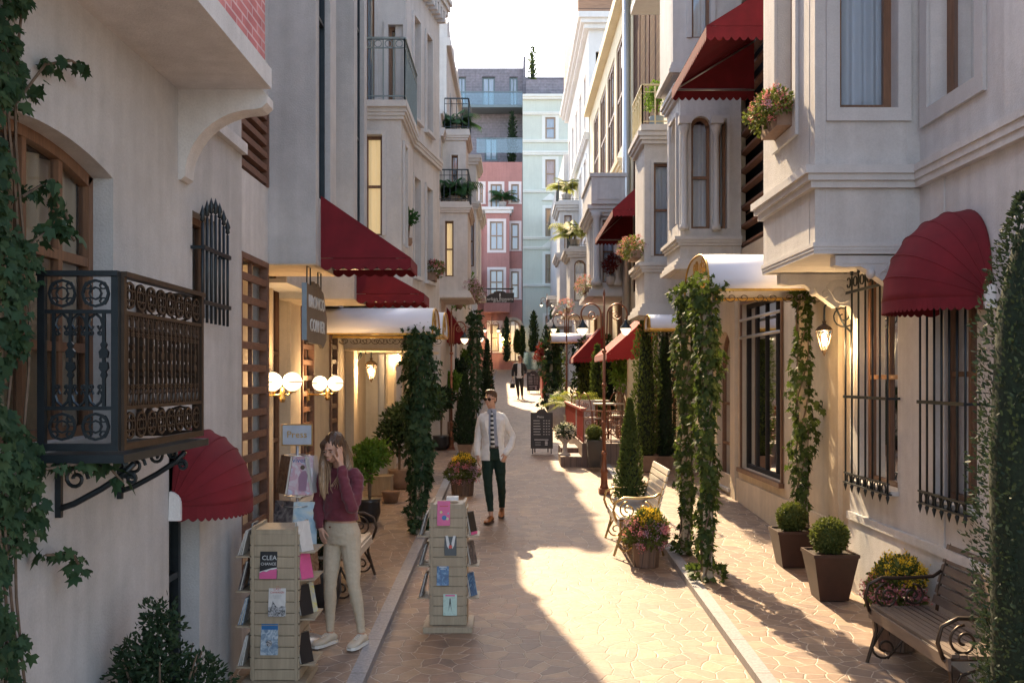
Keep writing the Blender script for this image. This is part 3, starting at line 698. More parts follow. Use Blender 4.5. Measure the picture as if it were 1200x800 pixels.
# ------------------------------------------------------------------ camera, world, sun
cam = bpy.data.cameras.new('camera'); cam.lens = 1150/1200*36; cam.sensor_width = 36; cam.shift_y = 43/1200; cam.clip_end = 3000; cam.clip_start = .05
co = bpy.data.objects.new('camera', cam); COL.objects.link(co); co.location = (0, 0, EZ); co.rotation_euler = (PI/2, 0, 0); S.camera = co
AZ, EL = math.radians(11.6), math.radians(39)
sv = Vector((-sin(AZ)*cos(EL), cos(AZ)*cos(EL), sin(EL)))
W = bpy.data.worlds.new('World'); S.world = W; W.use_nodes = True; nt = W.node_tree; nt.nodes.clear()
sk = nt.nodes.new('ShaderNodeTexSky'); sk.sky_type = 'NISHITA'; sk.sun_disc = False; sk.sun_elevation = EL; sk.sun_rotation = -AZ; sk.dust_density = 1.6; sk.air_density = 1.; sk.ozone_density = .8
bg = nt.nodes.new('ShaderNodeBackground'); bg.inputs[1].default_value = .15
wo = nt.nodes.new('ShaderNodeOutputWorld'); hs = nt.nodes.new('ShaderNodeHueSaturation'); hs.inputs['Saturation'].default_value = .75; nt.links.new(sk.outputs[0], hs.inputs['Color']); nt.links.new(hs.outputs[0], bg.inputs[0]); nt.links.new(bg.outputs[0], wo.inputs[0])
sl = bpy.data.lights.new('sun', 'SUN'); sl.energy = 3.6; sl.angle = math.radians(.55); sl.color = (1., .75, .46)
so = bpy.data.objects.new('sun', sl); COL.objects.link(so); so.rotation_euler = sv.to_track_quat('Z', 'Y').to_euler(); so.location = (-5, 20, 30)
S.view_settings.view_transform = 'Standard'; S.view_settings.look = 'None'; S.view_settings.exposure = EXPO; S.view_settings.gamma = 1.
# ------------------------------------------------------------------ ground
def sheet(name, x0, x1, y0, y1, dz, mat, th=0., ny=1):
    b = MB(); ys = [y0]+([90.] if y0 < 90 < y1 else [])+[y1]
    for p, q in zip(ys[:-1], ys[1:]): b.quad((x0, p, gz(p)+dz), (x1, p, gz(p)+dz), (x1, q, gz(q)+dz), (x0, q, gz(q)+dz))
    if th:
        b = MB(); b.hexa([(x0, y0, gz(y0)+dz-th), (x1, y0, gz(y0)+dz-th), (x1, y1, gz(y1)+dz-th), (x0, y1, gz(y1)+dz-th), (x0, y0, gz(y0)+dz), (x1, y0, gz(y0)+dz), (x1, y1, gz(y1)+dz), (x0, y1, gz(y1)+dz)])
    o = b.build(name, mat, None, (0, 0, 0)); o['kind'] = 'structure'; return o
sheet('ground', -400, 400, -30, 900, -.012, 'ground')
sheet('road', -1.04, 1.74, -6, 88, .0, 'pave')
sheet('pavement', -5.5, -1.155, -6, 88, KERB-.006, 'pave2', .07)
sheet('pavement', 1.855, 5.5, -6, 88, KERB-.006, 'pave2', .07)
sheet('kerb', -1.155, -1.04, -6, 60, KERB, 'kerb', .09)
sheet('kerb', 1.74, 1.855, -6, 60, KERB, 'kerb', .09)
# ------------------------------------------------------------------ LEFT 1: near plaster house
h = thing('plaster_house', 'pale rough plaster house with arched window and overhanging pink brick storey, nearest on the left', 'house', (-2., 4, 0))
XL = -2.0; fr = LeftF(XL, 0)
AW = dict(a=3.55, z=2.19, w=1.37, h=1.37, rise=.09, dep=.1, mx=3, my=2, cur='curtainwarm', trim=0, sill=0, fw=.05)
DW = dict(a=5.72, z=.35, w=.56, h=1.75, mx=0, my=1, cur=None, trim=0, sill=0, dep=.12, fmat='iron')
GW = dict(a=6.14, z=2.86, w=.5, h=.66, mx=0, my=0, cur=None, trim=0, sill=0, dep=.08)
facade(h, fr, 1.5, 7.26, -.4, 4.2, [AW, DW, GW], 'plaster', t=.18)
core(h, -4.5, XL-.32, 1.5, 7.2, -.4, 9.4)
MB().box(-4.5, 7.2, -.4, -2.03, 7.26, 4.2).box(-4.5, 1.5, 4.2, -2.002, 7.26, 9.4).build('wall', 'plaster', h)
b = MB(); b.fb(fr, 5.9, 7.26, 4.12, 4.2, .001, .045); b.build('string_course', 'plaster2', h)
b = MB().box(-2., 1.5, 4.2, -1.44, 5.88, 4.32); b.build('floor_slab', 'plaster2', h)
b = MB().box(-2.0, 1.5, 4.32, -1.475, 5.86, 9.2); b.build('brick_storey', 'brickred', h)
# curved bracket under the slab
bf = FrontF(0, 5.88); pts = [(-2.0, 4.2), (-1.5, 4.2), (-1.47, 4.17), (-1.47, 4.12), (-1.5, 4.09), (-1.54, 4.08)]
pts += [(-1.54-.42*sin(w), 4.08-.40*(1-cos(w))) for w in [PI/2*i/12 for i in range(1, 13)]]+[(-1.985, 3.66), (-2.0, 3.66)]
b = MB().prism(bf, pts, -.0, -.16+.0); b.build('corner_bracket', 'plaster2', h)
# wooden lattice strip beyond the corner
LX = -2.035; lf = LeftF(LX, 0)
def lattice(parent, fr, a0, a1, z0, z1, nx, nz, t=.02, mat='lattice', name='lattice_panel'):
    b = MB(); w = .045
    b.fb(fr, a0, a0+w, z0, z1, -.05, .02); b.fb(fr, a1-w, a1, z0, z1, -.05, .02); b.fb(fr, a0+w, a1-w, z0, z0+w, -.05, .02); b.fb(fr, a0+w, a1-w, z1-w, z1, -.05, .02)
    for i in range(1, nx): a = a0+(a1-a0)*i/nx; b.fb(fr, a-.015, a+.015, z0+w, z1-w, -.04, -.012)
    for j in range(1, nz): z = z0+(z1-z0)*j/nz; b.fb(fr, a0+w, a1-w, z-.028, z+.028, -.011, .012)
    return b.build(name, mat, parent)
h2 = thing('grey_house', 'grey plaster house with two flat projecting bays and wooden lattices, left side', 'house', (-2.4, 8, 0))
b = MB(); wall(b, lf, 7.262, 8.2, -.3, 9.4, [(7.29, .97, .86, 2.46), (7.29, 4.05, .86, .75)], .12); b.build('wall', 'plaster2', h2)
core(h2, -4.5, -2.45, 7.262, 8.2, -.3, 9.3)
lattice(h2, lf, 7.30, 8.14, .98, 3.42, 2, 14); 
b = MB()
b.fb(lf, 7.29, 7.33, 4.05, 4.8, -.05, .02); b.fb(lf, 8.11, 8.15, 4.05, 4.8, -.05, .02)
for j in range(7): b.fb(lf, 7.33, 8.11, 4.07+j*.105, 4.12+j*.105, -.05, .012)
b.build('louvre_panel', 'lattice', h2)
# items seen dimly through the lattice
b = MB(); 
for j, (z, mm) in enumerate(((1.35, 0), (1.9, 1), (2.3, 0), (2.7, 2), (1.6, 2), (2.1, 1))): b.box(-2.38, 7.4+.12*(j % 4), z, -2.34, 7.52+.12*(j % 4), z+.22, mm)
b.build('shelf_goods', ['leafy', 'whitef', 'pinkf'], h2)
# ground floor of house 2 (wall at X=-2.4)
GX = -2.4; gf = LeftF(GX, 0)
b = MB(); wall(b, gf, 8.2, 15.4, -.2, 4.6, [(9.75, .9, .75, 2.75), (11.15, 1.0, .7, 2.4), (12.9, .7, .55, 2.6), (14.35, .5, .7, 2.7)], .14); b.build('wall', 'beige', h2)
core(h2, -5, GX-.28, 8.2, 15.4, -.2, 9.)
b = MB(); b.box(-5, 8.2, -.2, GX-.01, 8.26, 4.6).build('wall', 'beige', h2)
window(h2, gf, 9.75, .9, .75, 2.75, mx=1, my=2, cur='curtainwarm', trim=.05, sill=.05, tmat='beige')
lattice(h2, gf, 11.17, 11.83, 1.02, 3.38, 2, 13); lattice(h2, gf, 12.92, 13.43, .72, 3.28, 2, 13)
window(h2, gf, 14.35, .5, .7, 2.7, mx=0, my=2, cur='curtainwarm', trim=.05, sill=.05, tmat='beige')
# bay A and bay B (flat grey slabs above the street)
BX = -1.64
def slabbay(y0, y1, z0, z1, op, glass='blueglass'):
    b = MB(); x0 = GX-.0
    wall(b, FrontF(0, y0), -2.42, BX, z0, z1, [], .12); wall(b, LeftF(BX, 0), y0+.12, y1-.06, z0, z1, op, .12)
    b.box(-2.42, y1-.05, z0, BX-.001, y1, z1)
    o = b.build('bay', 'plaster', h2)
    MB().box(-2.42, y0+.003, z0-.012, BX-.003, y1-.003, z0).build('soffit', 'beige', o)
    MB().box(-2.42, y0+.2, z0+.1, BX-.2, y1-.06, z1-.1).build('interior', 'dark', o)
    for p in op: window(h2, LeftF(BX, 0), *p[:4], mx=0, my=2, cur=None, trim=0, sill=0, glass=glass, dep=.05, fw=.03, fmat='iron')
slabbay(8.2, 9.15, 3.43, 9.2, [(8.34, 4.0, .52, 4.9)])
slabbay(10.2, 11.1, 3.3, 9.2, [(10.4, 3.9, .5, 3.6)], 'glass')
b = MB(); wall(b, LeftF(-2.1, 0), 9.15, 10.2, 3.4, 9.2, [(9.4, 4.2, .5, 3.)], .1); wall(b, LeftF(-2.15, 0), 11.1, 12.55, 3.4, 9.2, [(11.35, 4.4, .4, 3.2)], .1); b.build('wall', 'plaster2', h2)
b = MB(); b.box(-2.42, 9.15, 3.36, -2.1, 10.2, 3.4); b.box(-2.42, 11.1, 3.36, -2.15, 12.5, 3.4); b.box(-4.5, 8.2, 9.2, BX+.06, 12.4, 9.35); b.build('roof', 'trim', h2)
# ------------------------------------------------------------------ LEFT 3/4
h3 = thing('bay_house', 'grey house with lit bay window under an iron balcony, bracketed cornice, left side', 'house', (-1.6, 14, 0))
Y3 = 12.5
bay(h3, 'L', -2.42, -1.41, Y3, 13.98, 3.5, 5.9, fw=[dict(a=XX(427, Y3), z=ZZ(276, Y3), w=XX(448, Y3)-XX(427, Y3), h=1.28, mx=0, my=1, cur='curtainlit', trim=.05, sill=0, fw=.035)],
    sw=[dict(a=12.72, z=4.2, w=.3, h=1.3, mx=0, my=1, trim=.04, sill=0)], corh=.14, bot=False, panel=False)
# frontal wall of the bay house and its angled side
Y4 = 14.; XA = -1.52
fw = [dict(a=XX(455, Y4), z=6.05, w=XX(474, Y4)-XX(455, Y4)-.02, h=1.45, mx=0, my=0, cur='curtainwarm', trim=.06, sill=0), dict(a=-2.12, z=6.3, w=.16, h=2.1, mx=0, my=0, cur='curtain', trim=.04, sill=.03)]
facade(h3, FrontF(0, Y4), -2.42, XA, 2.9, 8.4, fw, 'bayplaster', t=.15)
ang = Fr(XA, Y4, (.33, 2.1), (2.1, -.33)); AL = math.hypot(.33, 2.1)
def zz(py, Y): return ZZ(py, Y)
sw = [dict(a=.42, z=3.98, w=.36, h=1.45, mx=0, my=1, cur='curtainwarm', trim=.05, sill=.05), dict(a=1.18, z=3.98, w=.36, h=1.45, mx=0, my=1, cur='curtainwarm', trim=.05, sill=.05),
      dict(a=.42, z=6.3, w=.36, h=1.5, mx=0, my=0, cur='curtainwarm', trim=.05, sill=.05), dict(a=1.18, z=6.3, w=.36, h=1.5, mx=0, my=0, cur='curtainwarm', trim=.05, sill=.05)]
facade(h3, ang, 0, AL, 3.1, 8.4, sw, 'bayplaster', t=.15)
b = MB(); cornice(b, ang, 0, AL, 5.86, .16, .07); cornice(b, FrontF(0, Y4), -1.8, XA, 5.86, .16, .07)
cornice(b, ang, -.02, AL+.1, 8.4, .26, .2); cornice(b, FrontF(0, Y4), -2.42, XA+.05, 8.4, .26, .2); cornice(b, FrontF(0, 16.1), -1.3, -1.06, 8.4, .26, .0)
for i in range(11): b.fb(ang, .05+i*.19, .13+i*.19, 8.24, 8.4, .001, .13)
b.fb(ang, 0, AL, 3.0, 3.1, -.2, .05)
b.build('cornice', 'trim', h3)
core(h3, -5, -1.78, Y4+.25, 16.0, 3.0, 8.3); core(h3, -5, GX-.002, 15.402, 16.3, -.1, 8.3, 'beige', 'wall'); MB().hexa([(-2.4, 14.003, 2.86), (-1.53, 14.003, 2.86), (-1.2, 16.08, 2.86), (-2.4, 16.08, 2.86), (-2.4, 14.003, 2.897), (-1.53, 14.003, 2.897), (-1.2, 16.08, 2.897), (-2.4, 16.08, 2.897)]).build('soffit', 'beige', h3)
MB().box(-5, 14.05, 8.66, -1.2, 16.2, 8.8).build('roof', 'trim', h3)
MB().box(-4, 16.02, 3.1, -1.25, 16.1, 8.4).build('end_wall', 'bayplaster', h3)
# iron balcony on the bay
bal = MB(); bal.box(-2.42, 12.38, 5.9, -1.33, 14., 5.98); bo = bal.build('balcony', 'trim', h3)
railing(bo, FrontF(0, 12.42), -2.3, -1.36, 5.98, 6.78, 'railgrey', .13); railing(bo, LeftF(-1.36, 0), 12.42, 13.95, 5.98, 6.78, 'railgrey', .13)
# ------------------------------------------------------------------ LEFT 5: recess + far houses
h4 = thing('stepped_house', 'grey rendered house with stacked oriel windows and potted balconies, past the bracketed cornice', 'house', (-2, 22, 0))
b = MB(); b.box(-5, 16.1, 0, -2.2, 16.15, 8.3); wall(b, LeftF(-2.2, 0), 16.1, 22, 0, 8.3, [(17, 5, .7, 1.5), (19, 5, .7, 1.5), (17, 2.0, 1.2, 2.0), (19.6, 1.9, 1.2, 2.1)], .15)
b.box(-5, 24, 8.4, -1.6, 24.05, 10.6); wall(b, LeftF(-1.6, 0), 22, 24, .4, 8.4, [], .15); wall(b, LeftF(-1.6, 0), 24, 30, 0.4, 10.6, [(25.2, 8.3, .8, 1.4), (27.4, 8.3, .8, 1.4), (25.2, 5.6, .8, 1.5), (27.4, 5.6, .8, 1.5), (25.2, 2.2, 1., 2.), (27.4, 2.2, 1., 2.)], .15)
b.box(-5, 22, .4, -1.6, 22.06, 8.4); b.build('wall', 'bayplaster', h4)
core(h4, -5, -2.5, 16.2, 22, 0, 8.3); core(h4, -5, -1.9, 22.1, 24, 0, 8.4); core(h4, -5, -1.9, 24.1, 30, 0, 10.6)
for p in [(17, 5, .7, 1.5), (19, 5, .7, 1.5)]: window(h4, LeftF(-2.2, 0), *p)
for p in [(17, 2.0, 1.2, 2.0), (19.6, 1.9, 1.2, 2.1)]: window(h4, LeftF(-2.2, 0), *p, cur='curtainlit', tmat='beige')
for p in [(25.2, 8.3, .8, 1.4), (27.4, 8.3, .8, 1.4), (25.2, 5.6, .8, 1.5), (27.4, 5.6, .8, 1.5)]: window(h4, LeftF(-1.6, 0), *p)
b = MB(); b.box(-5, 16.1, 8.3, -1.9, 22, 8.45); b.box(-5, 24, 10.6, -1.5, 30, 10.8); b.box(-5, 22, 8.4, -1.55, 24, 8.5); cornice(b, LeftF(-1.6, 0), 22, 30, 7.9, .18, .1)
for i in range(3): b.prism(LeftF(-1.6, 0), [(24.3+i*2, 10.8), (25.7+i*2, 10.8), (25.7+i*2, 11.25), (25.0+i*2, 11.6), (24.3+i*2, 11.25)], -.25, .0)
b.build('roof', 'trim', h4)
Y5 = 21.8
bay(h4, 'L', -2.2, XX(548, Y5), Y5, 23.6, 4.25, 6.3, fw=[dict(a=XX(521.5, Y5), z=ZZ(324, Y5), w=XX(531.5, Y5)-XX(521.5, Y5), h=ZZ(259, Y5)-ZZ(324, Y5), mx=0, my=1, cur='curtainlit', trim=.06, sill=0, fw=.035)], panel=False, cor=.1)
bay(h4, 'L', -1.6, XX(546, 22.6), 22.6, 23.9, 6.42, 8.1, fw=[dict(a=XX(529, 22.6), z=6.75, w=.15, h=.85, mx=0, my=1, trim=.04, sill=0, fw=.03)], panel=False, cor=.1, bot=False)
b = MB().box(-2., 21.72, 6.3, -.95, 23.6, 6.38); bo = b.build('balcony', 'trim', h4)
railing(bo, FrontF(0, 21.76), -1.9, -.98, 6.38, 7.1, 'iron', .13, deco=False); railing(bo, LeftF(-.98, 0), 21.76, 23.5, 6.38, 7.1, 'iron', .13, deco=False)
b = MB().box(-1.6, 22.5, 8.1, -.98, 24, 8.18); bo = b.build('balcony', 'trim', h4)
railing(bo, FrontF(0, 22.54), -1.55, -1.0, 8.18, 8.9, 'iron', .13, deco=False); railing(bo, LeftF(-1.0, 0), 22.54, 23.9, 8.18, 8.9, 'iron', .13, deco=False)
h5 = thing('terraced_house', 'grey terraced row house with heavy stone cornices, farthest on the left side', 'house', (-2, 36, 0))
b = MB(); op = [(y, z, .9, 1.6) for y in (31.5, 34, 36.5, 39, 41.5) for z in (5.3, 8.)]
wall(b, LeftF(-1.75, 0), 30, 44, 1, 10.2, op, .15); b.box(-5, 30, 1, -1.75, 30.05, 10.2); wall(b, LeftF(-2.6, 0), 44, 74, 1.5, 10.5, [], .1); b.box(-5, 43.9, 1, -1.75, 43.95, 10.2); b.build('wall', 'bayplaster', h5)
for p in op: window(h5, LeftF(-1.75, 0), *p)
core(h5, -5, -2.05, 30.1, 43.8, 1, 10.1); core(h5, -6, -2.9, 44, 74, 1.5, 10.5)
bay(h5, 'L', -1.75, XX(558, 31), 31, 33, 5.2, 9.5, fw=[dict(a=-1.5, z=6, w=.3, h=1.6, mx=0, my=1, trim=.05, sill=0)], cor=.16, corh=.3, mid=7.8, panel=False)
bay(h5, 'L', -1.75, XX(562, 36), 36, 38, 5.4, 8.6, cor=.2, corh=.35, panel=False)
MB().box(-5, 30, 10.2, -1.6, 44, 10.45).box(-6, 44, 10.5, -2.4, 74, 10.7).build('roof', 'trim', h5)
b = MB(); b.box(-2.2, 33., 3.9, -1.0, 35, 4.1).box(-2.0, 32.95, 4.1, -1.15, 35, 4.4).build('door_hood', 'trim', h5)
# ------------------------------------------------------------------ RIGHT 1
XR = 3.25; r1 = thing('near_bay_house', 'grey plaster house with square oriel window and dado band, nearest on the right', 'house', (XR, 8, 0))
rf = RightF(XR, 0); YC = 9.44
wA = (YW(1052, XR), 1.52, YW(1005, XR)-YW(1052, XR), 1.92); wB = (YW(1145, XR), 1.55, YW(1096, XR)-YW(1145, XR), 1.9)
w3 = (YW(1146, XR), ZZ(128, 7.67), YW(1090, XR)-YW(1146, XR), 1.9)
facade(r1, rf, 2.2, YC, -.2, 8.6, [dict(a=wA[0], z=wA[1], w=wA[2], h=wA[3], mx=1, my=1, trim=0, sill=.04, dep=.1, gap=.25), dict(a=wB[0], z=wB[1], w=wB[2], h=wB[3], mx=1, my=1, trim=0, sill=.04, dep=.1, gap=.25),
    dict(a=w3[0], z=w3[1], w=w3[2], h=w3[3], mx=0, my=0, cur='curtainwarm', trim=.13, sill=None, dep=.13, fw=.06)], 'plaster2', t=.2)
core(r1, XR+.36, 8, 2.2, YC-.1, -.2, 8.5)
MB().box(XR+.002, YC-.12, -.2, 7, YC-.001, 8.6).build('end_wall', 'plaster2', r1)
b = MB(); cornice(b, rf, 2.2, 7.8, 3.98, .17, .09); b.box(XR-.05, 2.2, 4.15, XR-.001, 6.38, 8.6); b.box(XR-.05, 2.2, 2.5, XR-.001, 6.1, 3.98)
b.fb(rf, 2.2, YC, 1.13, 1.2, .001, .035); b.fb(rf, 2.2, YC, -.1, 1.13, .001, .016); b.fb(rf, 7.36, 7.42, 1.2, 3.98, .001, .012)
b.build('moulding', 'plaster2', r1)
YB = 7.82; XB = XX(955, YB)
def xw(p, Y=YB): return XX(p, Y)
o = bay(r1, 'R', XR, XB, YB, 9.42, 3.54, 8.6, fw=[dict(a=xw(983), z=ZZ(127, YB), w=xw(1051)-xw(983), h=2.3, mx=0, my=0, cur='curtain', trim=.105, sill=None, dep=.12, fw=.06)],
    sw=[dict(a=8.36, z=4.62, w=.56, h=2.3, mx=0, my=1, cur='curtainwarm', trim=.1, sill=None, dep=.12)], top=False, bot=False, panel=False)
b = MB(); boxcornice(b, XB, XR, YB, 9.42, 3.98, .17, .1, sides=(1, 0, 1))
boxcornice(b, XB+.0, XR, YB, 9.42, 3.46, .09, .02, sides=(1, 0, 1))
for xx in (xw(968), xw(1063)): b.box(xx-.004, YB-.006, 4.16, xx+.004, YB-.001, 8.6); b.box(xx-.004, YB-.006, 3.56, xx+.004, YB-.001, 3.97)
b.build('cornice', 'trim', o)
def scrollbracket(parent, y, x0, x1, zt, H, mat='trim', t=.13, sg=1):
    """carved stone bracket; x0 street end, x1 wall"""
    fr = FrontF(0, y); L = x1-x0
    P = [(x1, zt), (x0, zt), (x0, zt-.22*H), (x0+sg*.10*abs(L), zt-.26*H)]
    for i in range(9): q = i/8; P.append((x0+L*(.30+.42*q), zt-H*(.24+.52*q**1.4)-.02*sin(q*PI)))
    P += [(x0+L*.78, zt-H*.70), (x0+L*.88, zt-H*.72), (x0+L*.93, zt-H*.85), (x0+L*.96, zt-H), (x1, zt-H)]
    b = MB().prism(fr, P, 0, -t); o = b.build('scroll_bracket', mat, parent)
    c = MB(); cx = x0+L*.78; cz = zt-H*.42
    stube(c, fr, [(cx+u, cz+v) for u, v in scroll(.12*abs(L)/.62, 1.7, 26, .15, PI*.9, -1)], .004, .009, 5)
    stube(c, fr, [(x0+L*.1, zt-.06), (x1-L*.06, zt-.06)], .002, .006, 4); stube(c, fr, [(x0+L*.1, zt-.06), (x0+L*.1, zt-.2*H)], .002, .006, 4)
    stube(c, fr, [(cx-L*.2+u, cz-.02+v) for u, v in scroll(.06, 1.2, 14, .15, 0, 1)], .004, .007, 5)
    c.ball((x0+L*.42, y-.0-t/2*0, zt-H*.40), (.035, .05, .045), 10); c.build('carving', mat, o)
scrollbracket(r1, YB+.02, XX(980, YB), XR, 3.45, .36); scrollbracket(r1, 9.22, XX(912, 9.3), XR, 3.45, .42)
MB().box(2.0, 2.2, 8.6, 8, 9.5, 8.75).build('roof', 'trim', r1)
# recessed ground floor beyond the corner
XQ = 3.34; r2 = thing('shop_house', 'cream house with dark shop window, slanted louvres and columned oriel, right side', 'house', (XQ, 12, 0)); qf = RightF(XQ, 0)
sa, sb_ = YW(917, XQ), YW(870, XQ)
b = MB(); wall(b, qf, YC, 18.2, -.1, 4.3, [(sa, 1.18, sb_-sa, 2.35), (14.9, .8, 1.1, 2.4, .5)], .15); wall(b, qf, YC, 18.2, 4.3, 9.2, [(12.75, 4.35, 1.7, 4.4)], .1)
for y in (9.9, 11.3, 14.5, 16.4): b.box(XQ-.05, y, -.1, XQ-.001, y+.3, 4.2)
b.box(XQ-.03, 9.44, -.1, XQ-.001, 18.2, 1.0)
b.build('wall', 'beige', r2); core(r2, XQ+.3, 8, YC+.02, 18.1, -.1, 9.1)
so_ = window(r2, qf, sa, 1.18, sb_-sa, 2.35, mx=3, my=0, cur=None, trim=.05, sill=.06, fw=.06, dep=.06, fmat='dark', tmat='wood')
b = MB()
for i, (z0_, z1_) in enumerate(((1.3, 3.1), (1.3, 2.9))): b.fb(qf, sa+.2+i*.95, sa+.8+i*.95, z0_, z1_, -.2, -.19)
b.build('display_panel', 'roomlight', so_)
b = MB()
for i in range(2): b.tube([qf.p(sa+.02, 3.05+.25*i, .03), qf.p(sb_-.02, 3.05+.25*i, .03)], .022, 6)
b.build('shutter_rail', 'steel', so_)
window(r2, qf, 14.9, .8, 1.1, 2.4, mx=1, my=2, cur='curtainwarm', rise=.5, trim=0, sill=.05)
b = MB()
for i in range(16):   # slanted louvre blades
    z = 4.4+i*.27; b.hexa([qf.p(12.78, z, -.01), qf.p(14.42, z, -.01), qf.p(14.42, z-.03, -.09), qf.p(12.78, z-.03, -.09), qf.p(12.78, z+.035, -.01), qf.p(14.42, z+.035, -.01), qf.p(14.42, z+.005, -.09), qf.p(12.78, z+.005, -.09)])
b.build('louvre_panel', 'lattice', r2)
b = MB()
for k in range(2):
    for j in range(4): b.fb(qf, 12.77, 14.43, 4.36+j*1.1+k*.5, 4.38+j*1.1+k*.5, -.096, -.093)
b.build('louvre_rail', 'wood', r2)
Y2 = 14.3; X2 = XX(797, Y2); e = lambda p, Y=Y2: XX(p, Y)
bo2 = bay(r2, 'R', XQ, X2, Y2, 15.5, 4.05, 6.75, fw=[dict(a=e(810), z=ZZ(268, Y2), w=e(833)-e(810), h=ZZ(136, Y2)-ZZ(268, Y2), rise=.12, mx=0, my=1, trim=0, sill=0, dep=.1), dict(a=e(842), z=ZZ(268, Y2), w=.12, h=1.6, rise=.05, mx=0, my=0, trim=.04, sill=0)],
    sw=[dict(a=14.55, z=4.75, w=.6, h=1.6, rise=.25, mx=0, my=1, trim=.04, sill=0)], cor=.1, corh=.16, mid=4.4)
b = MB()
for px in (799, 836): 
    x = e(px); b.lathe([(.07, 0), (.07, .05), (.045, .09), (.04, 1.35), (.05, 1.4), (.08, 1.48), (.08, 1.54)], (x+.03, Y2-.05, 4.62), 14); b.box(x-.06, Y2-.14, 6.15, x+.12, Y2-.001, 6.26)
b.build('column', 'trim', bo2)
bay(r2, 'R', XQ, e(788), Y2-.02, 15.5, 6.9, 9.1, fw=[dict(a=e(810), z=ZZ(45, Y2), w=e(832)-e(810), h=1.4, mx=0, my=1, trim=.07, sill=0, dep=.09)], panel=False, cor=.06)
MB().box(2.2, 12.6, 9.2, 8, 18.2, 9.35).build('roof', 'trim', r2)
# RIGHT 3
Y3 = 16.5; e3 = lambda p: XX(p, Y3)
bo3 = bay(r2, 'R', XQ, e3(755), Y3, 17.7, 3.52, 6.6, fw=[dict(a=e3(766), z=ZZ(300, Y3), w=.3, h=ZZ(191, Y3)-ZZ(300, Y3), mx=0, my=1, trim=.05, sill=0, dep=.08)], cor=.12, corh=.2, mid=4.25, panel=False)
b = MB().box(e3(750), 16.35, 6.6, XQ, 17.8, 6.7); bb = b.build('balcony', 'trim', r2)
railing(bb, FrontF(0, 16.4), e3(752), XQ-.1, 6.7, 7.38, 'creamrail', .2, deco=False, bar=.012); railing(bb, RightF(e3(752), 0), 16.4, 17.7, 6.7, 7.38, 'creamrail', .2, deco=False, bar=.012)
# RIGHT 4: brown-clad block
r3 = thing('brown_clad_house', 'tall cream house clad with dark brown diagonal tiles above street level, right side', 'house', (3.3, 22, 0)); XS = 3.3; sf = RightF(XS, 0)
b = MB(); wall(b, sf, 18.2, 27.5, 0, 4.8, [(19.5, 1.2, 1.2, 2.2), (22, 1.3, 1.2, 2.3), (24.6, 1.4, 1.2, 2.3)], .15); wall(b, sf, 18.2, 27.5, 4.8, 13.6, [(21.9, 4.8, 5, 8.4)], .08); b.build('wall', 'cream', r3)
for p in [(19.5, 1.2, 1.2, 2.2), (22, 1.3, 1.2, 2.3), (24.6, 1.4, 1.2, 2.3)]: window(r3, sf, *p, cur='curtainlit', tmat='beige')
core(r3, XS+.3, 9, 18.2, 27.4, 0, 13.4); MB().fb(sf, 21.9, 26.9, 4.82, 13.2, -.07, -.03).build('tile_cladding', 'brownclad', r3)
b = MB(); 
for y in (23.2, 24.9): b.tube([(XS-.06, y, 4.9), (XS-.06, y, 13.1)], .02, 6)
b.build('cladding_rail', 'lattice', r3)
b = MB().tube([(XS-.12, 27.3, 2), (XS-.12, 27.3, 13.4)], .11, 10); b.build('downpipe', 'steel', r3)
MB().box(3.0, 18.2, 13.6, 9, 27.6, 13.75).build('roof', 'trim', r3)
# RIGHT 5: cream frame with deep windows, columned oriel
r4 = thing('cream_frame_house', 'cream sunlit house with deep dark windows and a columned oriel with balcony, right side', 'house', (3.2, 33, 0)); XT = 3.2; tf = RightF(XT, 0)
op = [(y, z, 2.2, h_) for y in (27.9, 30.7, 33.5, 36.3) for z, h_ in ((5.4, 2.5), (9.2, 3.3))]+[(y, 2.4, 1.5, 2.4) for y in (28.4, 31.2, 34, 36.8)]
b = MB(); wall(b, tf, 27.5, 40.4, 0.5, 13.2, op, .12); b.build('wall', 'cream', r4)
for p in op: window(r4, tf, *p, dep=.03, mx=2, my=1, cur=None if p[1] > 3 else 'curtainlit', trim=0, sill=0, fw=.1)
core(r4, XT+.45, 9, 27.6, 40.3, .5, 13.1)
b = MB().box(2.95, 27.4, 13.2, 9, 40.4, 13.5); cornice(b, tf, 27.5, 40.4, 8.3, .35, .25); b.build('roof', 'cream', r4)
Y5 = 27.5; e5 = lambda p: XX(p, Y5)
bo5 = bay(r4, 'R', XT, e5(697), Y5, 30.5, 4.75, 7.3, fw=[dict(a=e5(706), z=5.15, w=.34, h=1.75, mx=0, my=1, trim=.05, sill=0, dep=.1)], sw=[dict(a=28.2, z=5.2, w=.8, h=1.7, mx=0, my=1, trim=.05, sill=0)], cor=.22, corh=.3, panel=False)
b = MB()
for px in (694.5, 718): b.lathe([(.16, 0), (.16, .12), (.1, .2), (.09, 1.8), (.12, 1.9), (.18, 2.05)], (e5(px)+.1, Y5-.14, 5.05), 14)
b.build('column', 'trim', bo5)
bb = MB(); bb.box(e5(692), Y5-.3, 7.3, XT, Y5-.18, 8.05); bb.box(e5(692), Y5-.18, 7.3, e5(692)+.12, 30.6, 8.05); bb.box(e5(692)-.05, Y5-.34, 8.05, XT, Y5-.14, 8.15); bb.box(e5(692)-.05, Y5-.14, 8.05, e5(692)+.17, 30.6, 8.15)
bb.box(e5(699), Y5-.32, 7.42, e5(725), Y5-.302, 7.94); bb.build('balcony', 'bayplaster', r4)
bay(r4, 'R', XT, XX(668, 36), 36, 38.2, 4.75, 7.2, fw=[dict(a=XX(673, 36), z=5.3, w=.42, h=1.5, rise=.15, mx=0, my=1, trim=.06, sill=0)], cor=.22, corh=.3, panel=False)
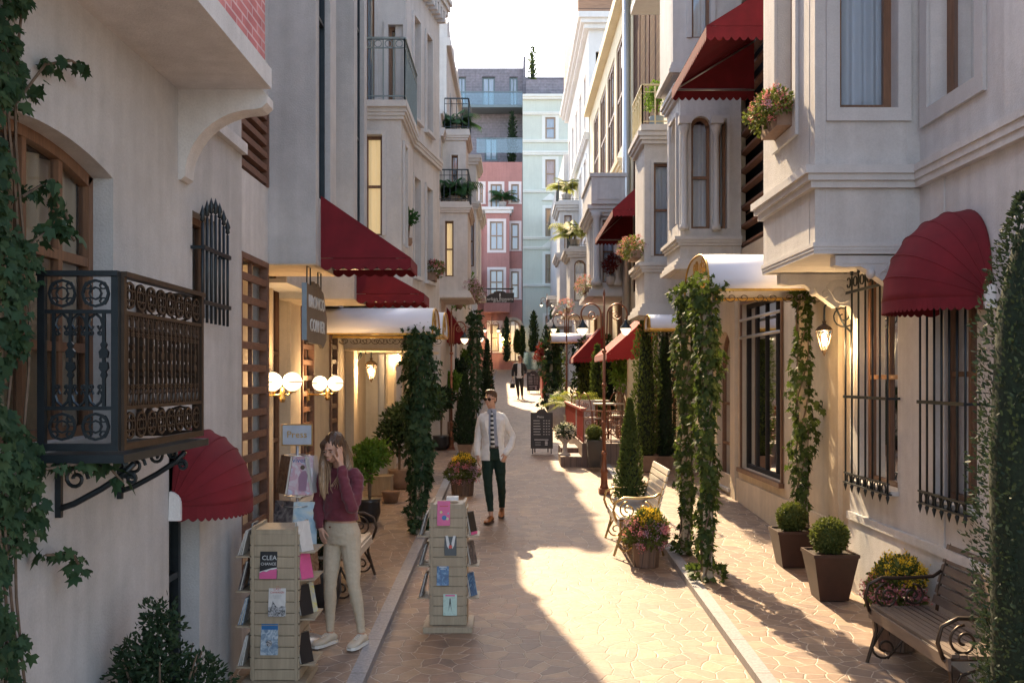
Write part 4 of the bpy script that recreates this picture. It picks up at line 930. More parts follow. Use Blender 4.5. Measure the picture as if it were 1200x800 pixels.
b = MB(); bo_ = b.box(XX(667, 36), 35.9, 7.2, XT, 38.2, 7.3).build('balcony', 'trim', r4)
railing(bo_, FrontF(0, 35.95), XX(668, 36), XT, 7.3, 8.1, 'iron', .2, deco=False); railing(bo_, RightF(XX(668, 36), 0), 36, 38, 7.3, 8.1, 'iron', .2, deco=False)
# RIGHT 6
r5 = thing('white_cornice_house', 'tall white house with heavy cornice and slatted brown roof storey, far right', 'house', (3.15, 48, 1)); XU = 3.15; uf = RightF(XU, 0)
op = [(y, z, 1.2, 2.4) for y in (41.6, 44.4, 47.2, 50, 53) for z in (6., 9.4, 13.)]
b = MB(); wall(b, uf, 40.4, 55, 1, 16.8, op, .2); wall(b, FrontF(0, 40.4), XU, 9, 13.3, 16.8, [(3.45, 13.7, .5, 2.2)], .1); b.build('wall', 'white', r5)
for p in op: window(r5, uf, *p, mx=0, my=1, trim=.16, sill=.1, tmat='white', fw=.08)
core(r5, XU+.35, 9, 40.6, 55, 1, 16.7)
b = MB(); boxcornice(b, XU, 9, 40.4, 55, 16.8, .6, .45, sides=(1, 0, 1)); cornice(b, uf, 40.4, 55, 12.3, .3, .2); cornice(b, uf, 40.4, 55, 8.7, .3, .2); b.build('cornice', 'white', r5)
MB().box(2.75, 40.8, 17.4, 9, 52, 25).build('roof_storey', 'slatwood', r5)
bay(r5, 'R', XU, XX(656, 46), 46, 49, 5.6, 10.7, fw=[dict(a=2.45, z=8.5, w=.35, h=1.6, mx=0, my=1, trim=.08, sill=0)], cor=.25, corh=.4, mid=8., panel=False, m='bayplaster')
b = MB(); bo_ = b.box(XX(655, 46), 45.9, 10.7, XU, 49, 10.8).build('balcony', 'trim', r5); railing(bo_, FrontF(0, 45.95), XX(655, 46), XU, 10.8, 11.7, 'iron', .25, deco=False); railing(bo_, RightF(XX(655, 46), 0), 46, 49, 10.8, 11.7, 'iron', .25, deco=False)
bay(r5, 'R', XU, XX(652, 52), 52, 54.5, 5.2, 6.8, cor=.5, corh=.5, panel=False)
MB().box(2.9, 55, 1, 9, 74, 15).box(2.6, 55, 6.6, 2.9, 74, 7).build('wall', 'bayplaster', r5)
# ------------------------------------------------------------------ END OF STREET
YE = 75.; g0 = gz(YE); ex = lambda p: XX(p, YE); ez = lambda p: ZZ(p, YE)
def fw_(x0, x1, y0, y1, **k): k.setdefault('fmat', 'woodlight'); k.setdefault('dep', .05); return dict(a=ex(x0), z=ez(y1), w=ex(x1)-ex(x0), h=ez(y0)-ez(y1), fw=.11, **k)
e1 = thing('mint_house', 'tall pale mint green house closing the street on the right', 'house', (2.6, YE, g0)); ef = FrontF(0, YE)
ws = [fw_(639, 651, 137.5, 163, mx=0, my=1, trim=.26, tmat='minttrim', sill=.1), fw_(639, 651, 187, 220, mx=0, my=1, trim=.24, tmat='minttrim', sill=.1), fw_(639, 651, 244, 278, mx=0, my=1, trim=.22, tmat='minttrim', sill=.1, cur='curtainwarm'),
      fw_(639, 651, 298, 332, mx=0, my=1, trim=.22, tmat='minttrim', sill=.1, cur='curtainwarm'), fw_(639, 651, 370, 398, mx=0, my=1, trim=.2, tmat='minttrim', sill=.1, cur='curtainlit')]
facade(e1, ef, ex(612.5), ex(690), g0-.2, ez(114), ws, 'mint', t=.3); core(e1, ex(613), 10, YE+.5, YE+8, g0, ez(114), 'mint', 'side_wall')
b = MB()
for py, hh, pr in ((117, .35, .35), (135, .22, .2), (167, .2, .16), (182, .3, .2), (226, .2, .18), (280.5, .2, .18), (292, .2, .14), (336, .2, .18)): cornice(b, ef, ex(612.5), ex(690), ez(py), hh, pr, 2)
for py in (292, 238): b.prism(ef, [(ex(635), ez(py)+.2), (ex(655), ez(py)+.2), (ex(645), ez(py)+.75)], .001, .14)
b.build('cornice', 'minttrim', e1)
e2 = thing('pink_house', 'faded pink house with arched doorway and white window surrounds closing the street', 'house', (-.6, YE, g0))
pf = FrontF(0, YE-.02)
def pw(x0, x1, y0, y1, **k): d = dict(trim=.2, tmat='pinktrim', sill=.08, mx=1, my=1); d.update(k); return fw_(x0, x1, y0, y1, **d)
ws = [pw(599, 608, 216, 238, mx=0), pw(575, 588, 216, 245), pw(562, 566, 216, 238, mx=0), pw(599, 608, 262, 293, mx=0), pw(599, 608, 318, 350, mx=0), pw(575, 585, 380, 412, cur='curtainlit', trim=.28, mx=0),
      pw(592, 610, 375, 424, rise=(ez(375)-ez(385)), mx=2, my=1, cur='curtainlit', trim=0, sill=0)]
facade(e2, pf, ex(540), ex(612), g0-.2, ez(190), ws, 'pink', t=.3); core(e2, ex(540), ex(612), YE+.5, YE+8, g0, ez(190), 'pink', 'side_wall')
yb = YE-1.2; xb0, xb1 = XX(567, yb), XX(597, yb)
b = MB(); wall(b, FrontF(0, yb), xb0, xb1, ZZ(364, yb), ZZ(250, yb), [(XX(574, yb), ZZ(293, yb), XX(590, yb)-XX(574, yb), 2.15), (XX(574, yb), ZZ(345, yb), XX(590, yb)-XX(574, yb), 1.85)], .3)
b.box(xb0, yb+.01, ZZ(364, yb)-.1, xb1, YE, ZZ(364, yb)).box(xb0, yb+.9, ZZ(364, yb), xb1, YE-.03, ZZ(250, yb)); b.box(xb1-.2, yb+.3, ZZ(364, yb), xb1, YE-.03, ZZ(250, yb)); o = b.build('bay', 'pink', e2)
for zz_, hh in ((ZZ(293, yb), 2.15), (ZZ(345, yb), 1.85)): window(e2, FrontF(0, yb), XX(574, yb), zz_, XX(590, yb)-XX(574, yb), hh, mx=1, my=1, trim=.2, tmat='pinktrim', sill=None, fw=.11, fmat='woodlight', dep=.05)
b = MB().box(xb0-.15, yb-.15, ZZ(250, yb), xb1+.15, YE, ZZ(246, yb)).box(xb0-.3, yb-.3, ZZ(246, yb), xb1+.3, YE, ZZ(243, yb)); b.build('balcony', 'white', o)
R_ = (ex(610.5)-ex(591.5))/2; b = MB()
for i in range(14):
    w0, w1 = PI*i/14, PI*(i+1)/14; cx_, cz_ = (ex(610)+ex(592))/2, ez(384.5)
    b.prism(FrontF(0, YE-.03), [(cx_+R_*cos(w0), cz_+R_*sin(w0)), (cx_+(R_+.22)*cos(w0), cz_+(R_+.22)*sin(w0)), (cx_+(R_+.22)*cos(w1), cz_+(R_+.22)*sin(w1)), (cx_+R_*cos(w1), cz_+R_*sin(w1))], .0, .12)
b.build('door_arch', 'beige', e2)
e3_ = thing('lilac_house', 'lilac grey brick house with glass balustrades standing above the pink and green houses', 'house', (-1, 78, g0+10))
YL = 78.; lf_ = FrontF(0, YL); lx = lambda p: XX(p, YL); lz = lambda p: ZZ(p, YL)
ws = [dict(a=lx(a), z=lz(z1), w=lx(b_)-lx(a), h=lz(z0)-lz(z1), mx=1, my=0, trim=0, sill=0, fw=.12, fmat='railgrey', dep=.2) for a, b_, z0, z1 in ((536, 546, 90, 130), (565, 580, 90, 130), (597, 606.5, 90, 130), (568, 583, 161, 188))]
facade(e3_, lf_, lx(520), lx(614), 12, lz(80), ws, 'lilac', t=.3); core(e3_, lx(520), lx(614), YL+.6, YL+8, 12, lz(80), 'lilac', 'side_wall')
b = MB().box(lx(613), YL-.6, lz(112), lx(616), YL+6, lz(69)); b.box(lx(616), YL+1, 16, lx(680), YL+8, lz(86)); b.box(lx(616), YL-1.5, 20, lx(676), YL+1, lz(100)); b.box(lx(664), YL-1, 20, lx(680), YL+1, lz(80)); b.build('parapet', 'lilac', e3_)
MB().box(lx(536), YL-2., lz(134), lx(612), YL, lz(131)).build('terrace_slab', 'railgrey', e3_)
o = MB().box(lx(537), YL-2., lz(131), lx(612), YL-1.97, lz(117)).build('glass_balustrade', 'railglass', e3_)
MB().box(lx(537), YL-2.04, lz(117), lx(612), YL-1.93, lz(116)).build('handrail', 'railgrey', o)
o = MB().box(lx(560), YL-2.9, lz(189), lx(612), YL-2.87, lz(173)).build('glass_balustrade', 'railglass', e3_)
MB().box(lx(560), YL-2.94, lz(173), lx(612), YL-2.83, lz(172)).build('handrail', 'railgrey', o)
# ------------------------------------------------------------------ iron balcony, window grilles, awnings, canopies
XL = -2.0; BXO = -1.65
def ornate(parent, fr, a0, a1, z0, z1, mat):
    b = MB(); L = a1-a0; H = z1-z0; rr = .092*H; t = .009
    b.fb(fr, a0, a1, z1-.022, z1, -.025, .025); b.fb(fr, a0, a1, z0, z0+.03, -.014, .014)
    zt = z1-.022-2*rr-.01; zb = z0+.03+2*rr+.01
    for z in (zt, zb): b.fb(fr, a0+.03, a1-.03, z-.008, z+.008, -.011, .011)
    b.fb(fr, a0, a0+.03, z0+.03, z1-.022, -.014, .014); b.fb(fr, a1-.03, a1, z0+.03, z1-.022, -.014, .014)
    n = int((L-.06)/(2*rr*.9)); w = (L-.06)/n
    for i in range(n):
        a = a0+.03+w*(i+.5)
        for zc in (zt+.008+rr, zb-.008-rr):
            b.ring(fr, a, zc, rr*.86, .011, -t*.6, t*.6, 12); b.ring(fr, a, zc, rr*.42, .008, -t*.5, t*.5, 8)
            for q in range(4): ww = PI/4+q*PI/2; b.ring(fr, a+cos(ww)*rr*.66, zc+sin(ww)*rr*.66, rr*.26, .007, -t*.55, t*.55, 6)
    n = int((L-.06)/.058); w = (L-.06)/n
    for i in range(n):
        a = a0+.03+w*(i+.5); b.fb(fr, a-.0065, a+.0065, zb+.008, zt-.008, -.0065, .0065)
        for (zc, sg) in ((zt-.055, 1), (zb+.055, -1)):   # heart scrolls joining neighbouring bars
            if i < n-1:
                c = a+w/2
                for s2 in (-1, 1):
                    stube(b, fr, [(c+s2*w*.02, zc+sg*.045), (c+s2*w*.3, zc+sg*.028), (c+s2*w*.42, zc), (c+s2*w*.22, zc-sg*.02), (c+s2*w*.12, zc-sg*.004)], 0, .0065, 5)
                    b.ring(fr, c+s2*w*.27, zc-sg*.035, .011, .007, -.006, .006, 8)
        if i % 2:
            zc = (zt+zb)/2
            for s2 in (-1, 1):
                b.prism(fr, [(a, zc+s2*.085), (a+.014, zc+s2*.065), (a+.008, zc+s2*.05), (a+.02, zc+s2*.035), (a+.016, zc+s2*.008), (a, zc+s2*.012), (a-.016, zc+s2*.008), (a-.02, zc+s2*.035), (a-.008, zc+s2*.05), (a-.014, zc+s2*.065)], -.008, .008)
    return b.build('railing', mat, parent)
t = thing('iron_balcony', 'ornate dark cast iron balcony with pierced railings below the arched window', 'balcony', (XL, 4.6, 2.14))
yb0, yb1, zb0, zb1 = 4.125, 5.21, 2.165, 2.92
ornate(t, FrontF(0, yb0), XL+.01, BXO, zb0, zb1, 'iron'); ornate(t, LeftF(BXO, 0), yb0+.015, yb1, zb0, zb1, 'bronze'); ornate(t, FrontF(0, yb1), XL+.01, BXO-.015, zb0, zb1, 'bronze')
MB().box(XL+.005, yb0-.03, 2.115, BXO+.03, yb1+.03, 2.15).build('floor', 'iron', t)
for y in (4.3, 4.97):
    b = MB(); fr = FrontF(0, y); b.fb(fr, XL+.003, XL+.028, 1.86, 2.11, -.012, .012)
    stube(b, fr, [(XL+.02, 1.90), (XL+.08, 1.92), (XL+.2, 1.985), (XL+.30, 2.05), (XL+.345, 2.10)], 0, .014, 6)
    for (a, z, r, s_, st) in ((XL+.09, 2.03, .055, 1, 0), (XL+.195, 2.075, .04, -1, 2), (XL+.285, 2.09, .03, 1, 1), (XL+.33, 2.03, .028, -1, 3)): stube(b, fr, [(a+u, z+v) for u, v in scroll(r, 1.5, 20, .2, st, s_)], 0, .009, 5)
    b.build('bracket', 'iron', t)
def grille(label, Xw, y0, y1, z0, z1, side, n=7, pr=.09, arch=0., mat='iron', belly=False, group=None, bands=(.12, .55, .9), crest=True):
    s = 1 if side == 'L' else -1; fr = LeftF(Xw, 0) if side == 'L' else RightF(Xw, 0)
    t = thing('window_grille', label, 'window grille', (Xw, (y0+y1)/2, z0), group); L = y1-y0; H = z1-z0
    b = MB()
    for i in range(n):
        a = y0+L*i/(n-1); zt = z1+arch*sin(PI*i/(n-1))
        b.tube([fr.p(a, z0, pr), fr.p(a, zt, pr)], .0095, 6)
        b.lathe([(.001, 0), (.016, .015), (.012, .035), (.02, .05), (.001, .11)], fr.p(a, zt, pr), 6)
        if crest:
            b.lathe([(.001, -.09), (.012, -.05), (.018, -.03), (.008, -.01), (.014, 0)], fr.p(a, z0, pr), 6)
    b.build('bar', mat, t)
    c = MB()
    for q in bands: z = z0+H*q; c.fb(fr, y0-.02, y1+.02, z-.013, z+.013, pr+.008, pr+.02); [c.fb(fr, a-.01, a+.01, z-.01, z+.01, .002, pr+.008) for a in (y0-.01, y1+.01)]
    if crest:
        for i in range(n-1):
            a = y0+L*(i+.5)/(n-1)
            c.ring(fr, a, z0+.03, min(L/(n-1)*.42, .05), .008, pr-.006, pr+.006, 10); c.ring(fr, a, z1-.04, min(L/(n-1)*.42, .05), .008, pr-.006, pr+.006, 10)
        c.fb(fr, y0-.02, y1+.02, z0+.075, z0+.09, pr-.01, pr+.012); c.fb(fr, y0-.02, y1+.02, z0-.012, z0+.0, pr-.03, pr+.02)
    c.build('band', mat, t); return t
grille('small dark spearhead iron grille over the little window beside the iron balcony', XL, 6.12, 6.66, 2.82, 3.44, 'L', 7, .07, .09, bands=(.2, .75), crest=False)
grille('tall iron grille with spear tips over the window under the stone scroll brackets', XR, wA[0]-.04, wA[0]+wA[2]+.04, 1.50, 3.40, 'R', 7, .10, .02, 'iron', bands=(.42, .93))
grille('tall iron grille over the window under the dome awning, nearer of two', XR, wB[0]-.04, wB[0]+wB[2]+.04, 1.52, 3.35, 'R', 7, .10, .02, 'iron', bands=(.42, .93))
dome_awning('small dark red dome awning on the near left plaster wall beside the iron balcony', XL, .36, 6.1, .36, 1.72, .44, 'L')
dome_awning('large dark red dome awning on the right wall over a grilled window', XR, .56, 7.03, .41, 3.02, .65, 'R')
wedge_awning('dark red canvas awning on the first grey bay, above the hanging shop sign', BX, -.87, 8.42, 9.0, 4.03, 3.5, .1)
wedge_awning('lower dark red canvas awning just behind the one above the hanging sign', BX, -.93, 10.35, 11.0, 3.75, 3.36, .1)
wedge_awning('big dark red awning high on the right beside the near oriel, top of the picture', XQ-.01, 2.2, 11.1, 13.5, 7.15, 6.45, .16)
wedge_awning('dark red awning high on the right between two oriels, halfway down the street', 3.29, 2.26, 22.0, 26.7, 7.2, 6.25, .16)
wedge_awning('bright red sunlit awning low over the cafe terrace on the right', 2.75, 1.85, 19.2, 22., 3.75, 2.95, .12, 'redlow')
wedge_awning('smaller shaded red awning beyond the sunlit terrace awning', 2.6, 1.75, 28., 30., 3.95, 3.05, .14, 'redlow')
wedge_awning('small green awning edge between the two red terrace awnings', 2.6, 2.15, 24.5, 25.5, 3.45, 3.0, .12, 'greencanvas')
wedge_awning('narrow red awning beyond the white canopy on the left pavement', -1.9, -1.28, 17.2, 18.2, 4.1, 3.35, .12)
wedge_awning('red awning farthest along the left pavement near the lamp', -1.6, -1.1, 24., 25., 4.2, 3.45, .12)
barrel_canopy('large white barrel entrance canopy with gilded frame over the ivy posts on the right', XQ, 1.93, 9.62, 10.95, 3.28, .46)
barrel_canopy('white barrel entrance canopy on the left in front of the ivy post', -2.39, -.97, 11.95, 13.1, 2.95, .40)
barrel_canopy('second white barrel canopy touching the first one on the left', -2.39, -.95, 13.5, 14.6, 3.0, .40)
barrel_canopy('small white canopy under the oriel with cream balcony on the right', XQ, XX(762, 15.7), 15.7, 16.4, 3.2, .3)
barrel_canopy('wide white canopy far along the right side behind the lamp posts', 2.6, XX(646, 30), 30, 31.2, 3.5, .36)
for y in (9.7, 10.88):
    pass
# support posts of the canopies with climbing ivy
def ivy_post(label, x, y, z0, z1, R, n, size, mat='ivy', group='ivy covered canopy posts', spread=.28, lump=.35, pw=.045, lean=0.):
    t = thing('ivy_post', label, 'ivy post', (x, y, z0), group)
    b = MB().box(x-pw, y-pw, z0, x+pw, y+pw, z1); b.lathe([(pw*1.9, 0), (pw*1.9, .05), (pw*1.5, .07)], (x, y, z0), 4, smooth=False, sq=True); b.build('post', 'stand', t)
    s = MB(); 
    for k in range(3): s.tube([(x+(pw+.02)*cos(k*2+q*.9), y+(pw+.02)*sin(k*2+q*.9), z0+(z1-z0)*q/14) for q in range(15)], .009, 5)
    s.build('stem', 'bark', t)
    column_leaves('ivy_leaves', [(x, y, z0+.25), (x+lean, y, z1)], R, n, size, mat, t, lump=lump)
    sph_leaves('ivy_skirt', (x, y, z0+.09), (spread, spread, .1), int(n*.06), size, mat, t, 'ivy', up=.1)
    sph_leaves('ivy_top', (x, y, z1+.02), (spread*1.25, spread*1.0, .13), int(n*.08), size, mat, t, 'ivy', up=-.2)
    return t
zg = lambda y: gz(y)+KERB
ivy_post('ivy covered canopy post nearest the camera on the right, trailing onto the kerb', 1.93, 9.72, zg(9.7), 3.36, [.075, .09, .105, .12, .14], 1900, .066, spread=.18)
ivy_post('ivy covered canopy post behind the nearest one on the right', 1.93, 10.9, zg(10.9), 3.36, [.065, .085, .10, .115, .13], 1600, .066, spread=.16)
ivy_post('dense dark ivy covered post of the left canopy beside the second book stand', -1.12, 12.05, zg(12), 3.0, [.06, .11, .16, .17, .15], 2900, .065, 'ivyd', spread=.15)
ivy_post('ivy post standing just behind the dense one of the left canopy', -1.3, 13.1, zg(13), 3.0, [.08, .12, .14, .14], 1300, .07, 'ivyd', spread=.15)
ivy_post('ivy post against the cream wall under the wall lantern', 3.12, 10.55, zg(10.6), 3.3, [.03, .05, .14, .17, .13, .08, .07], 1000, .07, spread=.1)
ivy_post('far slim ivy post on the left pavement by the red awning', XX(556, 24), 24., zg(24), 3.9, [.1, .14, .15], 800, .09, 'ivyd', pw=.04, spread=.15)
ivy_post('far ivy post beyond the tall left cypress', XX(558, 33), 33., zg(33), 4.6, [.13, .18, .2], 600, .12, 'ivyd', spread=.2)
for i, (px, Y, zt_) in enumerate(((646, 31, 3.6), (682, 30.2, 3.6))):
    ivy_post(('dark ivy column under the far white canopy, left end', 'dark ivy column under the far white canopy, right end')[i], XX(px, Y), Y, zg(Y), zt_, [.25, .3, .28], 600, .14, 'dark_leaf')
# ivy on the near left wall
t = thing('wall_ivy', 'dense dark ivy climbing the near left wall at the picture edge', 'ivy', (-1.97, 3.9, 0), None)
b = MB()
for k in range(5): b.tube([(-1.975, 3.6+.09*k+.06*sin(q*.8+k), -.2+4.5*q/20) for q in range(21)], .006, 5)
b.build('stem', 'bark', t)
def wl(name, n, y0, y1, z0, z1, th, size, m='ivyd'):
    z = RNG.uniform(z0, z1, n); w = np.interp(z, [0, .9, 1.4, 2.0, 2.9, 3.1, 3.6, 4.2], [.75, .85, .9, 1., .9, .85, .78, .78]); y = y0+(y1-y0)*RNG.random(n)*w*(1+.25*np.sin(z*7)+.15*np.sin(z*17+2))
    x = XL+.02+RNG.random(n)*th*(.6+.4*np.sin(z*9+y*7))
    P = np.stack([x, y, z], 1); D = unit(np.array([.25, .0, -1.])+rnd(n)*.45); Nn = unit(np.array([1., -.45, .35])+rnd(n)*.4)
    leafcloud(name, P, D, Nn, size*RNG.uniform(.55, 1.25, n), 'ivy', m, t)
wl('ivy_leaves', 4200, 3.42, 3.98, .1, 4.25, .08, .05)
tw = [[(-1.98, 3.9, 3.55), (-1.95, 4.1, 3.78), (-1.93, 4.3, 3.86), (-1.92, 4.42, 3.86)], [(-1.95, 3.95, 3.0), (-1.88, 4.08, 3.12), (-1.85, 4.15, 3.05)], [(-1.9, 4.0, 2.1), (-1.75, 4.2, 2.12), (-1.68, 4.24, 2.02)], [(-1.9, 4.0, 1.75), (-1.88, 4.2, 1.72), (-1.88, 4.3, 1.62)], [(-1.97, 3.95, 3.2), (-1.93, 4.1, 3.3), (-1.9, 4.2, 3.15)]]
b = MB(); [b.tube(p, .006, 5) for p in tw]; b.build('tendril', 'bark', t)
for p in tw: column_leaves('ivy_leaves', p, .05, 44, .055, 'ivyd', t, lump=.2)
# shrub in pot bottom left
t = thing('potted_shrub', 'dark leafy shrub against the near left wall at the bottom corner', 'shrub', (-1.70, 4.75, .2))
urnpot(t, -1.70, 4.75, .2, [(.13, 0), (.17, .12), (.19, .3), (.2, .33), (.18, .33), (.17, .3)], 'terra'); b = MB()
for k in range(7): b.tube([(-1.7, 4.75, .45), (-1.7+.06*cos(k), 4.75+.06*sin(k), .75), (-1.7+.2*cos(k), 4.75+.18*sin(k), 1.15)], [.012, .01, .004], 5)
b.build('stem', 'bark', t)
for (x, y, z, R, n) in ((-1.70, 4.75, 1.28, .10, 500), (-1.73, 4.72, 1.10, .16, 1100), (-1.86, 4.80, 1.0, .12, 600), (-1.52, 4.80, .98, .12, 700), (-1.68, 4.70, .86, .22, 1500), (-1.88, 4.66, .80, .13, 500), (-1.47, 4.72, .82, .11, 400)): sph_leaves('foliage', (x, y, z), R, n, .034, 'dark_leaf', t, lump=.25, inner=.2)
# tall hedge column right foreground
t = thing('columnar_shrub', 'tall narrow grey green shrub beside the right bench at the picture edge', 'shrub', (2.86, 5.5, zg(5.4)))
taperpot(t, 2.86, 5.5, zg(5.4), .26, .34, .4, 'potbrown')
b = MB()
for k in range(6): b.tube([(2.93+.02*cos(k), 5.45+.02*sin(k), .6), (2.93+.09*cos(k*1.7), 5.45+.09*sin(k*1.7), 2.9)], [.012, .004], 5)
b.build('stem', 'bark', t)
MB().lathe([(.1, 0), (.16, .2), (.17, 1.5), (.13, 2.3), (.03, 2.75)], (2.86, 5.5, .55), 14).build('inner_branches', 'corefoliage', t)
cone_leaves('foliage', (2.86, 5.5, .55), 2.95, .245, 9000, .034, 'cypgrey', t, [(0, .75), (.1, .95), (.5, 1), (.75, .85), (.92, .45), (1, .05)], 'oval', .5)
# ------------------------------------------------------------------ street lamps and wall lights
lamp_post('tall copper lamp post with twin opal lamps standing by the right kerb near the terrace', XX(708, 15.5), 15.5, gz(15.5), 3.12)
lamp_post('second copper twin lamp post on the right, behind the big stone urns', XX(664, 26.), 26., gz(26), 3.2)
lamp_post('farthest small twin lamp post on the right in front of the mint house', XX(641, 52), 52., gz(52), 4.7, arm=.3)
lamp_post('slim lamp post with lit opal lamps on the left kerb behind the ivy post', XX(529, 21), 21., gz(21), 2.95, arm=.28, lamp='lamp')
lamp_post('second lit lamp post along the left kerb', XX(553, 29.5), 29.5, gz(29.5), 2.95, arm=.28, lamp='lamp')
lamp_post('third lit lamp post along the left kerb in front of the pink house', XX(576, 44), 44., gz(44), 3.3, arm=.3, lamp='lamp')
def globes(label, x, y, z, r, wx):
    t = thing('globe_wall_light', label, 'wall light', (x, y, z)); fr = FrontF(0, y); b = MB()
    b.tube([(wx, y, z-.13), (x, y, z-.13)], .012, 8); b.lathe([(.02, -.2), (.035, -.16), (.02, -.13), (.03, -.11), (.012, -.05)], (x, y, z), 12); b.fb(Fr(wx, y, (0, 1), (1, 0)), -.05, .05, z-.2, z-.06, .001, .02)
    b.build('bracket', 'brass', t)
    for s in (-1, 1):
        g = MB().ball((x+s*r*1.02, y, z), r*.98, 24, 0, 14).build('globe', 'lamp', t)
        c = MB(); c.lathe([(r*.99, -.006), (r*1.03, -.006), (r*1.03, .006), (r*.99, .006)], (x+s*r*1.02, y, z), 28); c.lathe([(.03, -r*1.1), (.045, -r*.99), (.03, -r*.95)], (x+s*r*1.02, y, z), 12)
        c.tube([(x, y, z-r*1.25), (x+s*r*.6, y, z-r*1.35), (x+s*r*1.02, y, z-r*1.08)], .008, 6); c.build('brass_ring', 'brass', t)
    glow(t, x, y-.11, z+.03, 7.)
globes('pair of lit globe wall lights nearer the camera, above the Press rack', XX(331, 9.5), 9.5, ZZ(447, 9.5), .094, GX)
globes('pair of lit globe wall lights farther back beside the hanging sign', XX(384, 11.5), 11.5, ZZ(449, 11.5), .09, GX)
cone_lantern('lit cone lantern on a scroll bracket by the first pilaster under the left canopy', XX(435, 14.6), 14.6, ZZ(434, 14.6), GX, 1.2)
cone_lantern('lit cone lantern on the second pilaster under the left canopy', XX(466, 17.4), 17.4, ZZ(419, 17.4), GX, 1.2)
cone_lantern('lit lantern on a scrolled bracket beside the ivy on the right wall', XX(966, 9.38), 9.38, ZZ(397, 9.38), XR, 1.1)
cone_lantern('small lit lantern beside the arched door of the pink house', ex(590), YE-.6, ez(398), ex(588), 3.)
for y in (14.15, 17.3, 20.4): g_ = GX if y < 16.2 else -2.2; MB().box(g_+.001, y, 0, g_+.12, y+.34, 3.4).build('pilaster', 'beige', h2 if y < 15.4 else h4)
# ------------------------------------------------------------------ hanging signs
t = thing('hanging_sign', 'brown wooden hanging shop sign with pale lettering below the grey bay', 'sign', (-1.7, 8.7, 3.3))
sf_ = LeftF(-1.72, 0); ya, yb_ = 8.22, 9.12
P = [(ya, 2.80), (ya+.1, 2.77), (ya+.62, 2.77), (ya+.72, 2.74), (yb_-.02, 2.82), (yb_, 3.02), (ya+.82, 3.14), (ya+.74, 3.24), (ya+.60, 3.27), (ya+.5, 3.31), (ya+.42, 3.27), (ya+.33, 3.31), (ya+.2, 3.26), (ya, 3.27)]
MB().prism(sf_, P, -.03, 0).build('board', 'brownpaint', t); MB().box(-1.76, ya-.006, 2.79, -1.718, ya-.001, 3.27).build('edge_strip', 'bluegrey', t)
text('lettering', 'BRONCO', .155, sf_, ya+.42, 3.12, .003, 'chalk', t, .004, sx=1.05); text('lettering', 'CORNER', .155, sf_, ya+.45, 2.92, .003, 'chalk', t, .004, sx=1.05)
b = MB()
for a in (ya+.08, ya+.55): 
    for q in (0, .14): b.tube([(-1.735, a+q, 3.25), (-1.735, a+q, 3.42)], .006, 6)
    b.tube([(-1.735, a, 3.42), (-1.735, a+.14, 3.42)], .006, 6)
b.build('hanger', 'iron', t)
Y = 36.; t = thing('hanging_sign', 'dark brown shaped sign with white lettering hanging across the far street before the pink house', 'sign', (XX(586, Y), Y, ZZ(354, Y)))
sx_ = lambda p: XX(p, Y); szz = lambda p: ZZ(p, Y); sf_ = FrontF(0, Y)
MB().prism(sf_, [(sx_(570), szz(354.5)), (sx_(602), szz(354.5)), (sx_(602.5), szz(343)), (sx_(593), szz(343)), (sx_(591), szz(341.5)), (sx_(587), szz(341)), (sx_(584), szz(340.8)), (sx_(579), szz(341.8)), (sx_(578), szz(344)), (sx_(574), szz(345)), (sx_(572), szz(346.5)), (sx_(570), szz(347))], -.06, 0).build('board', 'boardframe', t)
text('lettering', 'urban flowers', .17, sf_, sx_(586), szz(350.3), .003, 'chalk', t); text('lettering', 'garden shop', .1, sf_, sx_(586), szz(352.8), .003, 'chalk', t)
b = MB(); b.prism(sf_, [(sx_(585.5), szz(348.5)), (sx_(587), szz(346)), (sx_(586), szz(343)), (sx_(585), szz(345))], .001, .008); b.build('leaf_emblem', 'chalk', t)
b = MB().tube([(-1.75, Y, szz(338.3)), (sx_(602), Y, szz(338.3))], .03, 6); b.tube([(sx_(573), Y, szz(338.3)), (sx_(573), Y, szz(346))], .012, 5); b.tube([(sx_(598), Y, szz(338.3)), (sx_(598), Y, szz(343.5))], .012, 5); b.build('rod', 'iron', t)
